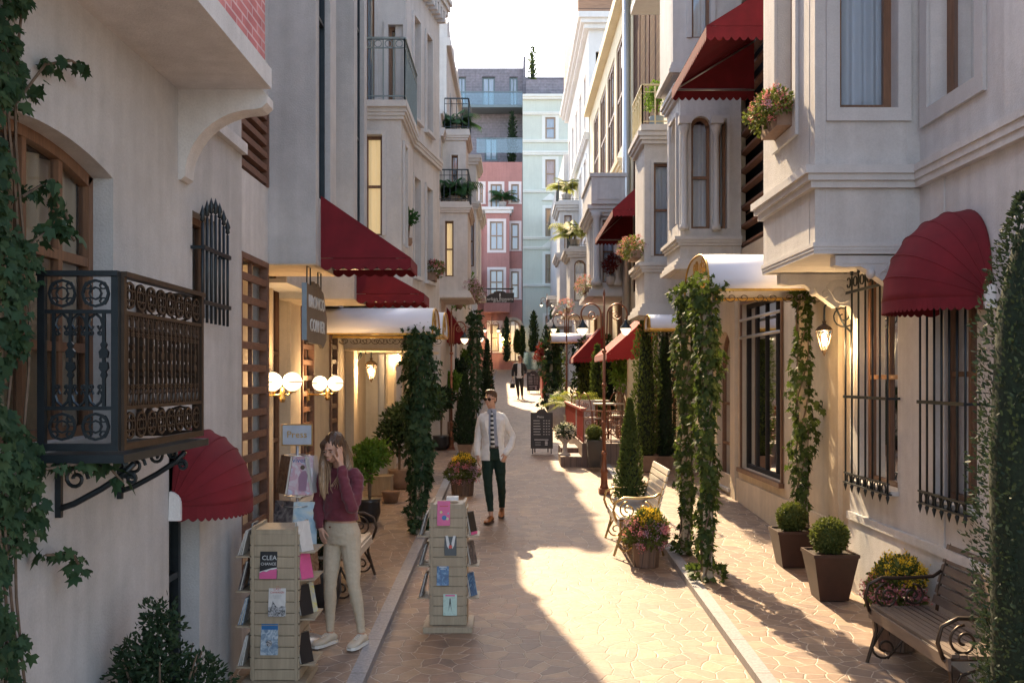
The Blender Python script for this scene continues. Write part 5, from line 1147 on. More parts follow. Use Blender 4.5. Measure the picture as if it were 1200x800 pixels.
# ------------------------------------------------------------------ chalkboards
def aboard(label, x, y, w, h, first=True):
    z = gz(y); t = thing('chalkboard_sign', label, 'chalkboard', (x, y, z)); fr = FrontF(0, y)
    lean = .07
    class LF(Fr):
        def p(s, a, zz, d=0.): q = (zz-z)/h; return Vector((x+a, y+lean*q-d, zz))
    f = LF(0, 0, (1, 0), (0, -1)); z0 = z+h*.12
    top = [(w/2, z+h*.93), (w*.25, z+h*.93), (w*.2, z+h*.97), (w*.1, z+h), (-w*.1, z+h), (-w*.2, z+h*.97), (-w*.25, z+h*.93), (-w/2, z+h*.93)]
    MB().prism(f, [(-w/2, z0), (w/2, z0)]+top, -.02, 0).build('frame', 'boardframe', t)
    b = MB()
    for s in (-1, 1): b.tube([(x+s*w*.42, y, z), (x+s*w*.42, y+.02, z0)], .015, 4); b.tube([(x+s*w*.30, y+.33, z), (x+s*w*.30, y+.12, z+h*.8)], .015, 4)
    b.build('leg', 'boardframe', t)
    MB().prism(f, [(-w*.42, z0+h*.05), (w*.42, z0+h*.05), (w*.42, z+h*.88), (-w*.42, z+h*.88)], .001, .004).build('slate', 'board', t)
    text('chalk_title', 'Menu', w*.14, f, -w*.06, z+h*.83, .006, 'chalk', t, .001)
    b = MB(); random.seed(5)
    for i in range(6):
        zz = z+h*(.74-.062*i); b.fb(f, -w*.38, -w*.38+w*random.uniform(.2, .34), zz, zz+.011, .005, .006)
        for q in (.06, .18, .30): b.fb(f, w*q, w*(q+.065), zz, zz+.011, .005, .006)
    b.fb(f, -w*.34, w*.3, z+h*.31, z+h*.325, .005, .006)
    for i in range(3): b.fb(f, -w*.3, -w*.05, z+h*(.26-i*.035), z+h*(.265-i*.035), .005, .006); b.fb(f, w*.14, w*.26, z+h*(.265-i*.035), z+h*(.285-i*.035), .005, .006)
    b.build('chalk_lines', 'chalk', t)
aboard('black chalkboard menu on short legs in the middle of the street', XX(635, 20.8), 20.8, .47, .94); aboard('farther black chalkboard standing by the far person', XX(625, 43), 43, .56, 1.)
# ------------------------------------------------------------------ pots and plants right side
def ballpot(label, x, y, z, w0, w1, h, R, mat='box', pot='potbrown', group=None, n=1700, name='potted_boxwood'):
    t = thing(name, label, 'potted plant', (x, y, z), group); taperpot(t, x, y, z, w0, w1, h, pot)
    MB().tube([(x, y, z+h-.05), (x, y, z+h+R*.8)], .014, 6).build('trunk', 'bark', t)
    MB().ball((x, y, z+h+R*.82), R*.86, 20, 0, 12).build('inner_twigs', 'cyp', t)
    sph_leaves('foliage', (x, y, z+h+R*.82), R, n, .03, mat, t, 'oval', lump=.02, inner=.8); return t
ballpot('round clipped boxwood in a tapered brown planter, the one beside the brown bench', 2.93, 9.05, zg(9.05), .26, .40, .43, .165, n=2600)
ballpot('round clipped boxwood in a tapered brown planter, beside the wall ivy', 2.95, 10.35, zg(10.35), .26, .38, .38, .15, n=2400)
ballpot('round clipped boxwood in a tall black planter by the deck steps', XX(696, 18.2), 18.2, zg(18.2), .2, .27, .5, .15, pot='potblack', n=1300)
UR = [(.14, 0), (.15, .03), (.1, .06), (.09, .09), (.18, .16), (.225, .26), (.225, .36), (.2, .42), (.22, .45), (.245, .48), (.225, .49), (.2, .46)]
t = thing('urn_cypress', 'cone shaped conifer in a pale stone urn between the lamp post and the slatted bench', 'potted conifer', (XX(738, 12.2), 12.2, gz(12.2)))
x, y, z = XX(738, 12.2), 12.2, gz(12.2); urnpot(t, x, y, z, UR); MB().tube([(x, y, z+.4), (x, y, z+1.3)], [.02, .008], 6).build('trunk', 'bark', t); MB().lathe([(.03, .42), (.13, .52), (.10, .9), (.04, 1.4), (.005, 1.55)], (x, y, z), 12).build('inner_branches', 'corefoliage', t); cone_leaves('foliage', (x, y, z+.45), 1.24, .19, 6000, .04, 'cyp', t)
def flowerbox(label, x, y, z, w, h, R, cols, pot='barrel', n=1500, group=None, sq=.75, name='flower_planter', size=.042):
    t = thing(name, label, 'flower planter', (x, y, z), group); b = MB(); b.lathe([(w*.62, 0), (w*.7, h-.02), (w*.72, h), (w*.6, h), (w*.6, h-.05)], (x, y, z), 4 if pot == 'deck' else 10, smooth=False, sq=True); b.build('tub', pot, t)
    flowers(t, (x, y, z+h+R*.35), R, n, [c for c in cols if c != 'yelf'] or cols, size=size, squash=sq)
    if 'yelf' in cols: flowers(t, (x+.02, y-.02, z+h+R*1.05), R*(.62 if cols[0] != 'yelf' else .85), n, ['yelf'], size=size*.85, squash=.7)
    return t
flowerbox('wooden tub of pink and yellow flowers before the pale bench and ivy posts', XX(757, 10.6), 10.6, gz(10.6), .22, .27, .22, ['pinkf', 'mauvef', 'yelf'], n=1500)
flowerbox('wooden tub of yellow and pink flowers at the far end of the near right bench', 2.98, 7.62, zg(7.6), .26, .34, .21, ['yelf', 'pinkf', 'yelf'], n=1300)
flowerbox('wooden flower planter on the left kerb behind the second book stand', XX(542, 15.4), 15.4, gz(15.4), .28, .26, .24, ['pinkf', 'yelf', 'mauvef'], n=1500)
# flower box on the oriel window
def windowbox(label, x0, x1, y0, y1, z, cols, n=900, R=.16, pot='terra'):
    t = thing('window_flower_box', label, 'flower box', ((x0+x1)/2, (y0+y1)/2, z)); MB().box(x0, y0, z, x1, y1, z+.13).build('box', pot, t)
    yy = np.linspace(y0+.04, y1-.04, max(2, int((y1-y0)/.2)+1)); xm = (x0+x1)/2
    for q in yy: flowers(t, (xm-(.06 if xm > 0 else -.06), q, z+.2), R, n//len(yy), cols, size=.036, squash=.85)
    return t
windowbox('pink flowers spilling from the box on the near oriel window sill, right side', XB-.15, XB-.01, 8.38, 8.92, 4.63, ['pinkf', 'mauvef', 'pinkf'], 1500, .15)
windowbox('pink flowers on the oriel ledge below the tall window, right side middle', e3(745)-.05, e3(752), 16.55, 17.2, 4.5, ['pinkf', 'pinkf', 'mauvef'], 900, .2)
windowbox('pink flowers on the columned oriel ledge, right side', e5(690)-.1, e5(694), 27.6, 28.6, 4.9, ['pinkf', 'mauvef'], 600, .28)
windowbox('pink flower box by the cornice at the roof edge on the left', -1.98, -1.85, 16.4, 18.4, 8.45, ['pinkf', 'pinkf'], 500, .22)
windowbox('mauve flowers hanging from the oriel corner on the left', XX(547, 21.7)-.05, XX(547, 21.7)+.1, 21.9, 22.9, 4.3, ['mauvef', 'mauvef'], 500, .2)
windowbox('mauve flowers on the ledge farther along the left side', XX(556, 28)-.08, XX(556, 28)+.08, 28, 29.2, 4.7, ['mauvef', 'mauvef'], 350, .26)
windowbox('red flowers on the window sill of the bracketed cornice house, left', -1.33, -1.2, 15.35, 15.7, 4.0, ['pinkf', 'redleaf'], 420, .13)
windowbox('pink flowers low on the far right oriel', XX(663, 33), XX(668, 33), 33, 34, 4.7, ['pinkf', 'mauvef'], 300, .3)
# deck terrace
zd = gz(18.6)+.46; t = thing('cafe_deck', 'raised wooden cafe deck with copper railing on the right', 'deck', (2.2, 18.6, gz(18.6)))
MB().box(1.33, 18.6, gz(18)-.1, 3.2, 25, zd).build('platform', 'deck', t); b = MB().box(.93, 18.7, gz(18)-.1, 1.329, 19.7, gz(18.6)+.2); b.box(.98, 19.7, gz(18.6)-.1, 1.329, 20.8, gz(18.6)+.3); b.build('step', 'deck', t)
railing(t, FrontF(0, 18.64), 1.36, 2.75, zd, zd+.62, 'copper', .17, bar=.01); 
b = MB(); 
for i in range(9):
    a = 1.45+i*.15
    for zz_ in (zd+.2, zd+.38): stube(b, FrontF(0, 18.64), [(a+u, zz_+v) for u, v in scroll(.08, 1.3, 14, .2, i, (-1)**i)], 0, .007, 5)
b.build('scrollwork', 'copper', t)
railing(t, LeftF(1.36, 0), 18.7, 24.8, zd, zd+.62, 'redpaint', .2, bar=.014); MB().box(1.31, 18.7, zd+.62, 1.41, 24.8, zd+.66).build('handrail', 'redpaint', t)
def cafechair():
    t = thing('cafe_chair', 'scrolled iron cafe chair on the wooden deck nearest the railing', 'chair', (0, 0, 0), 'cafe chairs on the deck')
    b = MB(); b.lathe([(.18, .43), (.19, .44), (.18, .455)], (0, 0, 0), 14); b.build('seat', 'benchlight', t)
    for sx2 in (-1, 1):
        for sy2 in (-1, 1): MB().tube([(sx2*.12, sy2*.12, .43), (sx2*.16, sy2*.16, .2), (sx2*.2, sy2*.2, 0)], .011, 5).build('leg', 'copper', t)
    b = MB(); b.tube([(-.17, .16, .43), (-.18, .2, .75), (-.1, .21, .9), (0, .215, .94), (.1, .21, .9), (.18, .2, .75), (.17, .16, .43)], .011, 6)
    for s in (-1, 1): stube(b, Fr(0, .2, (1, 0), (0, 1)), [(s*.07+u, .7+v) for u, v in scroll(.065, 1.4, 14, .2, 1, s)], 0, .007, 5)
    b.build('backrest', 'copper', t); return t
def cafetable(x, y, z, label):
    t = thing('cafe_table', label, 'table', (x, y, z), 'cafe tables on the deck'); MB().lathe([(.3, .7), (.31, .715), (.3, .73)], (x, y, z), 20).build('tabletop', 'benchlight', t)
    b = MB().tube([(x, y, z), (x, y, z+.7)], .025, 8); [b.tube([(x, y, z+.15), (x+.22*cos(k*2.1), y+.22*sin(k*2.1), z)], .012, 5) for k in range(3)]; b.build('leg', 'copper', t)
cafetable(1.95, 19.9, zd, 'round cafe table nearest the copper railing on the deck'); cafetable(1.95, 22.6, zd, 'round cafe table farther back on the deck under the red awning')
ch = cafechair(); spots = [(1.6, 19.5, 2.2, 'scrolled iron cafe chair at the railing corner of the deck'), (2.4, 19.7, -1.4, 'scrolled iron cafe chair behind the conifer on the deck'), (2.3, 20.7, .3, 'scrolled iron cafe chair beyond the first deck table'), (1.6, 22.2, 2., 'scrolled iron cafe chair at the far deck table, left side'), (2.4, 22.9, -1., 'scrolled iron cafe chair at the far deck table, right side')]
for i, (x, y, r, l) in enumerate(spots):
    c = ch if i == 0 else copy_tree(ch, (x, y, zd), r, l); c.location = (x, y, zd); c.rotation_euler = (0, 0, r); c['label'] = l
t = thing('menu_lectern', 'grey cloth covered stand at the deck corner behind the red rail', 'stand', (XX(686, 20.5), 20.5, zd)); x = XX(686, 20.5)
MB().box(x-.2, 20.5, zd+.05, x+.2, 20.56, zd+.78).build('cloth_panel', 'urn', t); MB().box(x-.17, 20.52, zd, x-.14, 20.9, zd+.7).box(x+.14, 20.52, zd, x+.17, 20.9, zd+.7).build('leg', 'copper', t)
# urns
t = thing('flower_urn', 'small pedestal urn of white flowers on the deck step', 'flower urn', (XX(662, 19), 19, gz(18.6)+.2)); x, y, z = XX(662, 19.), 19., gz(18.6)+.2
urnpot(t, x, y, z, [(.11, 0), (.11, .03), (.05, .06), (.04, .22), (.1, .3), (.14, .38), (.15, .39), (.12, .38)]); flowers(t, (x, y, z+.46), .18, 600, ['whitef', 'whitef', 'whitef'], leaf='cypgrey')
for (px, Y, lb) in ((656, 26.5, 'big rounded pale stone urn beside the red deck railing'), (650, 31, 'stone urn behind the big rounded one at the kerb')):
    x, y, z = XX(px, Y), Y, gz(Y); t = thing('stone_urn', lb, 'urn', (x, y, z)); urnpot(t, x, y, z, [(.18, 0), (.2, .05), (.3, .25), (.33, .45), (.27, .62), (.3, .68), (.28, .7), (.24, .66)]); flowers(t, (x, y, z+.75), .24, 420, ['whitef'], size=.06, leaf='leafy')
def palmplant(label, x, y, z, R, n=26, mat='palm', up=.6, pot=None, H=0., w=1., stem=0.):
    t = thing('palm_plant', label, 'palm', (x, y, z))
    if pot: urnpot(t, x, y, z, [(pot*.7, 0), (pot, pot*1.4), (pot*1.08, pot*1.5), (pot*.9, pot*1.45)], 'urn')
    zz = z+H
    if stem: MB().tube([(x, y, z+.1), (x+.02, y, zz)], stem, 8).build('trunk', 'bark', t)
    P, D, Nn, Sz = [], [], [], []
    for i in range(n):
        a = random.uniform(0, 2*PI); e = random.uniform(.15, 1.3)*up+.2; L = R*random.uniform(.75, 1.1)
        for k in range(16):
            q = (k+1)/16; r = L*q*cos(e*(1-.55*q)); h = L*(q*sin(e)-q*q*.55)
            b_ = np.array([x+r*cos(a), y+r*sin(a), zz+h]); tg = np.array([cos(a)*.8, sin(a)*.8, .1-.6*q]); sd = np.array([-sin(a), cos(a), 0.])
            for s in (-1, 1): P.append(b_); D.append(tg+s*sd*.9+np.array([0, 0, -.35])); Nn.append(np.array([0, 0, 1.])+tg*.2); Sz.append(L*.30*(1-.5*q)*w)
    SH['blade'] = ([(0, 0), (.07, .3), (0, 1.), (-.07, .3)], [(0, 1, 2, 3)], 0.)
    leafcloud('fronds', P, D, Nn, Sz, 'blade', mat, t)
    b = MB()
    for i in range(5): b.tube([(x, y, zz), (x+.1*cos(i*1.3)*R, y+.1*sin(i*1.3)*R, zz+.3*R)], .01, 4)
    b.build('stem', 'bark', t); return t
palmplant('low yellow green palm bush behind the deck railing, right of the street', XX(670, 24.6), 24.6, zd, .85, 34, up=.9, pot=.2, H=.55)
palmplant('small potted palm on the upper right balcony, far', XX(673, 36.4), 36.4, 7.3, 1.0, 28, up=1., pot=.2, H=.5, stem=.03, w=1.8); palmplant('potted palm on the highest right balcony', XX(664, 46.6), 46.6, 10.8, 1.0, 28, up=1., pot=.25, H=.7, stem=.04, w=1.8)
palmplant('dark potted palm on the lower left balcony over the lit oriel', XX(532, 22.2), 22.2, 6.38, .62, 26, 'palmdark', 1., .13, .3, 2.4, .02); palmplant('dark potted palm on the upper left balcony', XX(534, 22.9), 22.9, 8.18, .55, 26, 'palmdark', 1., .12, .25, 2.4, .02)
palmplant('potted palm on the pink house balcony', ex(589), 74.2, ZZ(243, yb), 1.2, 28, 'palmdark', 1., .3, .9, 2., .05)
def cypress(label, x, y, z, H, R, n=2500, size=.05, mat='cyp', pot=None, prof=None, name='cypress'):
    t = thing(name, label, 'cypress', (x, y, z)); z1 = z
    if pot: taperpot(t, x, y, z, pot*.75, pot, pot*.8, 'terra'); z1 = z+pot*.7
    MB().tube([(x, y, z), (x, y, z1+H*.8)], [max(.015, R*.12), .006], 6).build('trunk', 'bark', t); cone_leaves('crown', (x, y, z1+.05), H, R, n, size*1.15, mat, t, prof)
    k = (.55, .68, .66, .5, .22, .02) if prof else (.6, .68, .45, .25, .1, .01)
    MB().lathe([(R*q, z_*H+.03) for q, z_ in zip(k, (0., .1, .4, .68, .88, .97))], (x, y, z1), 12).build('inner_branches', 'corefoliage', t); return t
tall = [(0, .6), (.08, .9), (.4, 1), (.7, .8), (.9, .45), (1, .05)]
cypress('tall dark cypress behind the urn conifer beside the deck', XX(757, 17.6), 17.6, zg(17.6), 2.75, .23, 4600, .05, pot=.36, prof=tall)
cypress('darkest tall cypress to the right of the pair beside the deck', XX(779, 17.9), 17.9, zg(17.9), 2.7, .20, 3200, .05, 'dark_leaf', pot=.3, prof=tall)
cypress('cone conifer in a planter on the left kerb behind the flower planter', XX(545, 20.5), 20.5, gz(20.5), 1.45, .27, 3200, .05, 'dark_leaf', pot=.3)
cypress('slender dark conifer farther along the left kerb', XX(571, 38), 38, gz(38), 2.3, .27, 1500, .09, 'dark_leaf')
for i, (px, Y, H, R, l) in enumerate(((652, 33, 2.6, .3, 'cypress under the far white canopy by the second lamp post'), (640, 48, 2.9, .35, 'cypress beyond the far chalkboard on the right kerb'), (700, 25.8, 2.1, .19, 'slim cypress on the deck under the sunlit red awning'), (712, 30, 2.4, .26, 'cypress behind the deck beside the beige pillar'), (688, 29.5, 2.0, .24, 'bushy conifer under the shaded red awning'))): cypress(l, XX(px, Y), Y, zg(Y), H, R, 1300, .09, ('cyp', 'dark_leaf', 'cyp', 'dark_leaf', 'box')[i], prof=tall)
for px, Y, py0, py1, l in ((625.5, 73.5, 413, 366, 'tall slim cypress against the mint house'), (606, 73, 414, 388, 'cypress in front of the arched pink doorway'), (593.5, 74, 424, 374, 'climbing cypress left of the arched pink doorway'), (612, 74, 420, 384, 'cypress right of the arched pink doorway'), (650, 60, 415, 355, 'very tall slim cypress in front of the mint house windows')):
    cypress(l, XX(px, Y), Y, ZZ(py0, Y), (py0-py1)*Y/1150, (.22, .18, .15, .3, .34)[(px > 595)+(px > 606)+(px > 612)+(px > 630)], 700, .17, 'cyp' if px > 600 else 'ivyd', prof=tall)
t_ = cypress('slim cypress on the lilac roof terrace', XX(624, 77.5), 77.2, 21.5, ZZ(57, 77.5)-21.5, .32, 800, .2, 'cyp', prof=tall)
cypress('dark slim cypress on the pink house terrace', XX(600, 75.8), 75.8, 19., ZZ(133, 75.8)-19., .3, 600, .2, 'dark_leaf', prof=tall)
def bush(label, x, y, z, R, H, n, mat, pot='potblack', pw=.16, ph=.28, size=.07, crown=1., name='potted_tree'):
    t = thing(name, label, 'potted tree', (x, y, z)); 
    urnpot(t, x, y, z, [(pw*.75, 0), (pw*1.05, ph*.4), (pw, ph*.85), (pw*1.08, ph), (pw*.9, ph*.97)], pot)
    b = MB(); [b.tube([(x, y, z+ph*.8), (x+.02*cos(k*2.), y+.02*sin(k*2.), z+ph+(H-ph)*.45), (x+R*.5*cos(k*2.), y+R*.5*sin(k*2.), z+H*.85)], [.018, .013, .005], 5) for k in range(4)]; b.build('trunk', 'bark', t)
    random.seed(int(n)); 
    for k in range(4):
        a = k*1.7+random.random(); sph_leaves('foliage', (x+R*.42*cos(a), y+R*.42*sin(a), z+H-R*crown*(.55+.35*(k % 3))), R*.62, n//4, size, mat, t, squash=1.1, lump=.25, inner=.2)
    sph_leaves('foliage', (x, y, z+H-R*.5), R*.6, n//4, size, mat, t, lump=.25, inner=.2); return t
bush('bright green potted tree in a glossy black pot beside the woman', XX(433, 12.8), 12.8, zg(12.8), .26, 1.02, 1500, 'leafy', pw=.14, ph=.3, size=.062)
bush('dark potted tree behind the bright green one under the left canopy', XX(468, 15.6), 15.6, zg(15.6), .36, 1.25, 1600, 'dark_leaf', 'terra', .17, .3, .085)
bush('dark bushy potted tree between the left canopy posts', XX(492, 17), 17., zg(17), .4, 1.5, 1500, 'ivyd', 'potblack', .18, .3, .09)
for i, (px, Y, R, H, m_) in enumerate(((517, 21, .28, 1.25, 'dark_leaf'), (527, 24.5, .3, 1.45, 'leafy'), (536, 28, .33, 1.7, 'dark_leaf'), (546, 33, .36, 1.9, 'leafy'), (553, 39, .4, 2.1, 'dark_leaf'))): bush(('dark potted tree right behind the first left lamp post', 'lighter green potted tree past the first left lamp post', 'dark potted tree between the left lamp posts', 'light green potted tree beside the second left lamp post', 'dark potted tree farthest on the left pavement')[i], XX(px, Y), Y, zg(Y), R, H, 1000, m_, ('potblack', 'terra')[i % 2], .18, .3, .1)
bush('dark leafy plant in a round pot behind the book stands', XX(377, 8.75), 8.75, zg(8.7), .2, .72, 700, 'dark_leaf', 'potblack', .17, .34, .05)
bush('climbing bright leafed plant beside the beige terrace pillar', XX(729, 20.5), 20.5, zd, .3, 1.6, 900, 'leafy', 'terra', .14, .25, .08)
bush('round green shrub on the cream railed balcony, right', e3(772), 16.75, 6.7, .24, .78, 1100, 'leafy', 'bluegrey', .12, .22, .05); bush('red leafed shrub in the brick planter on the far right kerb', XX(637, 40), 40., gz(40)+.9, .45, 1.3, 700, 'redleaf', 'terra', .2, .3, .11)
bush('small plant with red flowers on the left window ledge', XX(476, 13.), 13.2, 4.25, .12, .45, 260, 'palmdark', 'terra', .06, .1, .06); bush('small potted plant on the columned oriel sill, right', e5(715), 27.3, 5.05, .25, .8, 400, 'redleaf', 'urn', .13, .25, .08)
bush('hanging green shrub between the left red awnings', XX(540, 27.), 26., 4.3, .5, .9, 600, 'leafy', 'terra', .1, .15, .1)
t = thing('clay_pot', 'low empty clay pot in front of the wooden crate on the left pavement', 'pot', (XX(458, 14.3), 14.3, zg(14.3))); urnpot(t, XX(458, 14.3), 14.3, zg(14.3), [(.1, 0), (.13, .14), (.14, .16), (.12, .15)], 'terra')
t = thing('wooden_crate', 'pale square wooden crate standing against the wall under the left canopy', 'crate', (XX(446, 15), 15., zg(15))); x = XX(446, 15.); MB().box(x-.17, 14.85, zg(15), x+.17, 15.2, zg(15)+.27).build('box', 'stand', t); MB().box(x-.18, 14.84, zg(15)+.27, x+.18, 15.21, zg(15)+.29).build('lid', 'stand', t)
t = thing('brick_planter', 'brick red planter box with a dark iron fence on the far right kerb', 'planter', (XX(637, 40), 40, gz(40))); MB().box(XX(632, 40)+.1, 39.6, gz(40)-.1, XX(645, 40), 42.5, gz(40)+.9).build('box', 'redpaint', t)
railing(t, FrontF(0, 39.5), XX(637, 39.5), XX(648, 39.5), gz(39), gz(39)+1.25, 'iron', .12, deco=False)
t = thing('glass_fence', 'low glass and metal fence at the end of the street below the mint house', 'fence', (XX(626, 72), 72, gz(72))); MB().box(XX(614, 72), 72, gz(72)+.1, XX(634, 72), 72.05, ZZ(413, 72)).build('panel', 'railglass', t); MB().box(XX(614, 72), 71.97, ZZ(413, 72), XX(634, 72), 72.08, ZZ(412, 72)).build('handrail', 'railgrey', t)
t = thing('terrace_pillar', 'square beige pillar carrying the sunlit red awning', 'pillar', (XX(742, 19.3), 19.3, gz(19))); x = XX(742, 19.3); MB().box(x-.1, 19.2, gz(19)+.4, x+.1, 19.45, 2.93).build('shaft', 'cream', t); MB().box(x-.13, 19.17, gz(19)-.1, x+.13, 19.48, gz(19)+.6).build('plinth', 'cream', t)
# ------------------------------------------------------------------ benches
def bench(label, x, y0, y1, z, face, mat='bench', iron='bronze', dep=.46, side=1, sc=1.):
    """bench along Y, seat front towards -X (face=-1) or +X (face=1); x = seat front edge"""
    t = thing('park_bench', label, 'bench', (x, (y0+y1)/2, z), 'slatted benches with iron ends'); f = -face
    X = lambda d: x+f*d; Zs = z+.42*sc
    b = MB(); n = 8
    for i in range(n):
        d = .02+i*(dep-.04)/n; q = -.012*sin(PI*i/n)
        b.hexa([(X(d), y0, Zs+q), (X(d+.042), y0, Zs+q), (X(d+.042), y1, Zs+q), (X(d), y1, Zs+q), (X(d), y0, Zs+q+.022), (X(d+.042), y0, Zs+q+.022), (X(d+.042), y1, Zs+q+.022), (X(d), y1, Zs+q+.022)])
    b.hexa([(X(0), y0, Zs-.08), (X(.018), y0, Zs-.08), (X(.018), y1, Zs-.08), (X(0), y1, Zs-.08), (X(-.004), y0, Zs+.0), (X(.016), y0, Zs+.0), (X(.016), y1, Zs+.0), (X(-.004), y1, Zs+.0)])
    b.build('seat', mat, t)
    b = MB()
    for i in range(7):
        d = dep+.01+i*.02; zz0 = Zs+.04+i*.075*sc; b.hexa([(X(d), y0, zz0), (X(d+.02), y0, zz0), (X(d+.02), y1, zz0), (X(d), y1, zz0), (X(d+.016), y0, zz0+.056*sc), (X(d+.036), y0, zz0+.056*sc), (X(d+.036), y1, zz0+.056*sc), (X(d+.016), y1, zz0+.056*sc)])
    b.build('backrest', mat, t)
    for y in (y0+.05, y1-.05):
        b = MB(); r = .014
        def T(pts, rr=r): b.tube([(X(d), y, z+h*sc) for d, h in pts], rr, 6)
        T([(-.04, 0), (-.03, .02), (.0, .12), (.04, .26), (.03, .36), (-.01, .40)]); T([(dep+.1, 0), (dep+.05, .15), (dep+.02, .35), (dep+.05, .6), (dep+.16, .96)])
        T([(.0, .12), (.1, .3), (.3, .36), (dep, .36)], .011); T([(.0, .40), (dep+.03, .40)])
        T([(-.01, .40), (-.045, .5), (-.02, .6), (.08, .65), (.25, .645), (dep, .66), (dep+.06, .70)])
        T([(.12+u, .51+v) for u, v in scroll(.1, 1.5, 22, .2, PI/2, 1)], .009); T([(.31+u, .52+v) for u, v in scroll(.085, 1.5, 22, .2, PI/2, -1)], .009)
        T([(.10+u, .13+v) for u, v in scroll(.09, 1.3, 20, .2, PI, 1)], .009); T([(.12, .05), (.25, .2), (.42, .2), (dep+.06, .1)], .01)
        b.build('iron_end', iron, t)
    return t
bench('brown slatted bench with bronze iron scroll arms by the right wall, nearest', 2.66, 5.98, 7.32, zg(6.6), -1)
bench('pale sunlit slatted bench with brass scroll arms in front of the ivy posts', 1.18, 10.95, 12.15, gz(11.5), -1, 'benchlight', 'brass', .42)
bench('slatted bench against the left wall behind the standing woman', -1.42, 8.7, 10.0, zg(9.3), 1, 'benchlight', 'bronze', .4)
# ------------------------------------------------------------------ book stands and press rack
def cover(name, col, acc, img=None): pass
M['bk_black'] = simple('black_cover', (.015, .015, .017), .35); M['bk_pink'] = simple('pink_cover', (.62, .10, .26), .4); M['bk_white'] = picture('white_cover', (.62, .60, .57), (.55, .53, .5), (.60, .58, .55)); M['bk_grey'] = picture('grey_cover', (.05, .05, .05), (.3, .3, .3), (.5, .5, .5), 60)
M['bk_blue'] = picture('blue_cover', (.02, .07, .18), (.04, .14, .30), (.22, .35, .50), 22); M['bk_ice'] = picture('ice_cover', (.15, .22, .3), (.3, .38, .45), (.5, .56, .6), 25); M['bk_bluetop'] = simple('blue_band', (.02, .13, .32), .4)
M['bk_mint'] = picture('mint_cover', (.38, .52, .45), (.42, .56, .5), (.30, .45, .38), 15); M['bk_red'] = simple('red_print', (.5, .06, .04), .5); M['bk_yellow'] = picture('yellow_cover', (.6, .55, .1), (.5, .5, .4), (.3, .35, .4), 14)
M['mag_face'] = picture('magazine_cover', (.62, .60, .62), (.55, .32, .38), (.50, .58, .68), 9); M['mag_brown'] = picture('brown_magazine', (.10, .05, .03), (.24, .13, .07), (.3, .2, .14), 14); M['mag_sky'] = picture('sky_magazine', (.3, .45, .55), (.45, .55, .6), (.6, .58, .45), 8); M['mag_dark'] = picture('dark_magazine', (.03, .03, .035), (.12, .1, .1), (.25, .22, .2), 14)
M['platecol'] = simple('pale_blue_plate', (.42, .46, .52), .6)
M['pages'] = simple('page_edges', (.55, .53, .48), .8)
def standbody(label, x, y, z, w, H, dep, nsl, base=.05):
    t = thing('book_stand', label, 'book stand', (x, y, z)); b = MB()
    b.box(x-w/2, y, z+base, x-w/2+.02, y+dep, z+H); b.box(x+w/2-.02, y, z+base, x+w/2, y+dep, z+H); b.box(x-w/2+.02, y+.016, z+base, x+w/2-.02, y+dep-.016, z+H-.02); b.build('carcass', 'stand', t)
    for yy in (0, 1):
        b = MB(); hh = (H-base-.05)/nsl
        for i in range(nsl):
            z0 = z+base+i*hh; y0_, y1_ = (y+.002, y+.0155) if yy == 0 else (y+dep-.0155, y+dep-.002); b.box(x-w/2+.021, y0_, z0+.004, x+w/2-.021, y1_, z0+hh-.004)
        b.build('slat_panel', 'stand', t)
    b = MB()
    for s in (-1, 1):
        for i in range(nsl): z0 = z+base+i*hh; b.box(x+s*(w/2+.001), y+.012, z0+.004, x+s*(w/2+.012), y+dep-.012, z0+hh-.004)
    b.build('side_slats', 'stand', t)
    MB().box(x-w/2-.06, y-.06, z, x+w/2+.06, y+dep+.06, z+base-.002).build('base', 'stand', t); return t
def book(label, x, y, z, w, h, mat, th=.018, lean=.03, parts=(), name='book', cat='book', group=None, rz=0.):
    """front facing book, bottom centre at x,y,z"""
    t = thing(name, label, cat, (x, y, z), group)
    class LF(Fr):
        def p(s, a, zz, d=0.):
            q = (zz-z)/h; v = Vector((a-x, lean*q-d, 0)); c, s_ = cos(rz), sin(rz); return Vector((x+v.x*c-v.y*s_, y+v.x*s_+v.y*c, zz))
    f = LF(0, 0, (1, 0), (0, -1)); b = MB(); b.fb(f, x-w/2, x+w/2, z, z+h, 0, .002); b.fb(f, x-w/2, x+w/2, z, z+h, -th, -th+.002); b.build('cover', mat, t); MB().fb(f, x-w/2+.003, x+w/2-.003, z+.003, z+h-.003, -th+.0021, -.0001).build('page_block', 'pages', t)
    for p in parts:
        if p[0] == 'band': MB().fb(f, x+w*p[1], x+w*p[2], z+h*p[3], z+h*p[4], .0022, .0032).build('printed_band', p[5], t)
        if p[0] == 'text': text('title', p[1], p[2], f, x+w*p[3], z+h*p[4], .0036, p[5], t, .0004)
        if p[0] == 'ball': b = MB(); b.prism(f, [(x+w*p[1]+p[3]*cos(k*PI/8), z+h*p[2]+p[3]*sin(k*PI/8)) for k in range(16)], .0034, .0042); b.build('printed_disc', p[4], t)
        if p[0] == 'poly': MB().prism(f, [(x+w*a, z+h*c) for a, c in p[1]], .0022, .0032).build('printed_shape', p[2], t)
    return t
Ya = 6.72; za = gz(Ya)+KERB; xa = XX(321.5, Ya); wa_ = 54*Ya/1150; Ha = ZZ(617, Ya)-za
standbody('oak slatwall book stand nearest the camera on the left pavement', xa, Ya, za, wa_, Ha, .36, 13)
ys = Ya-.022; bz = lambda p: ZZ(p, Ya); bw = lambda p: p*Ya/1150
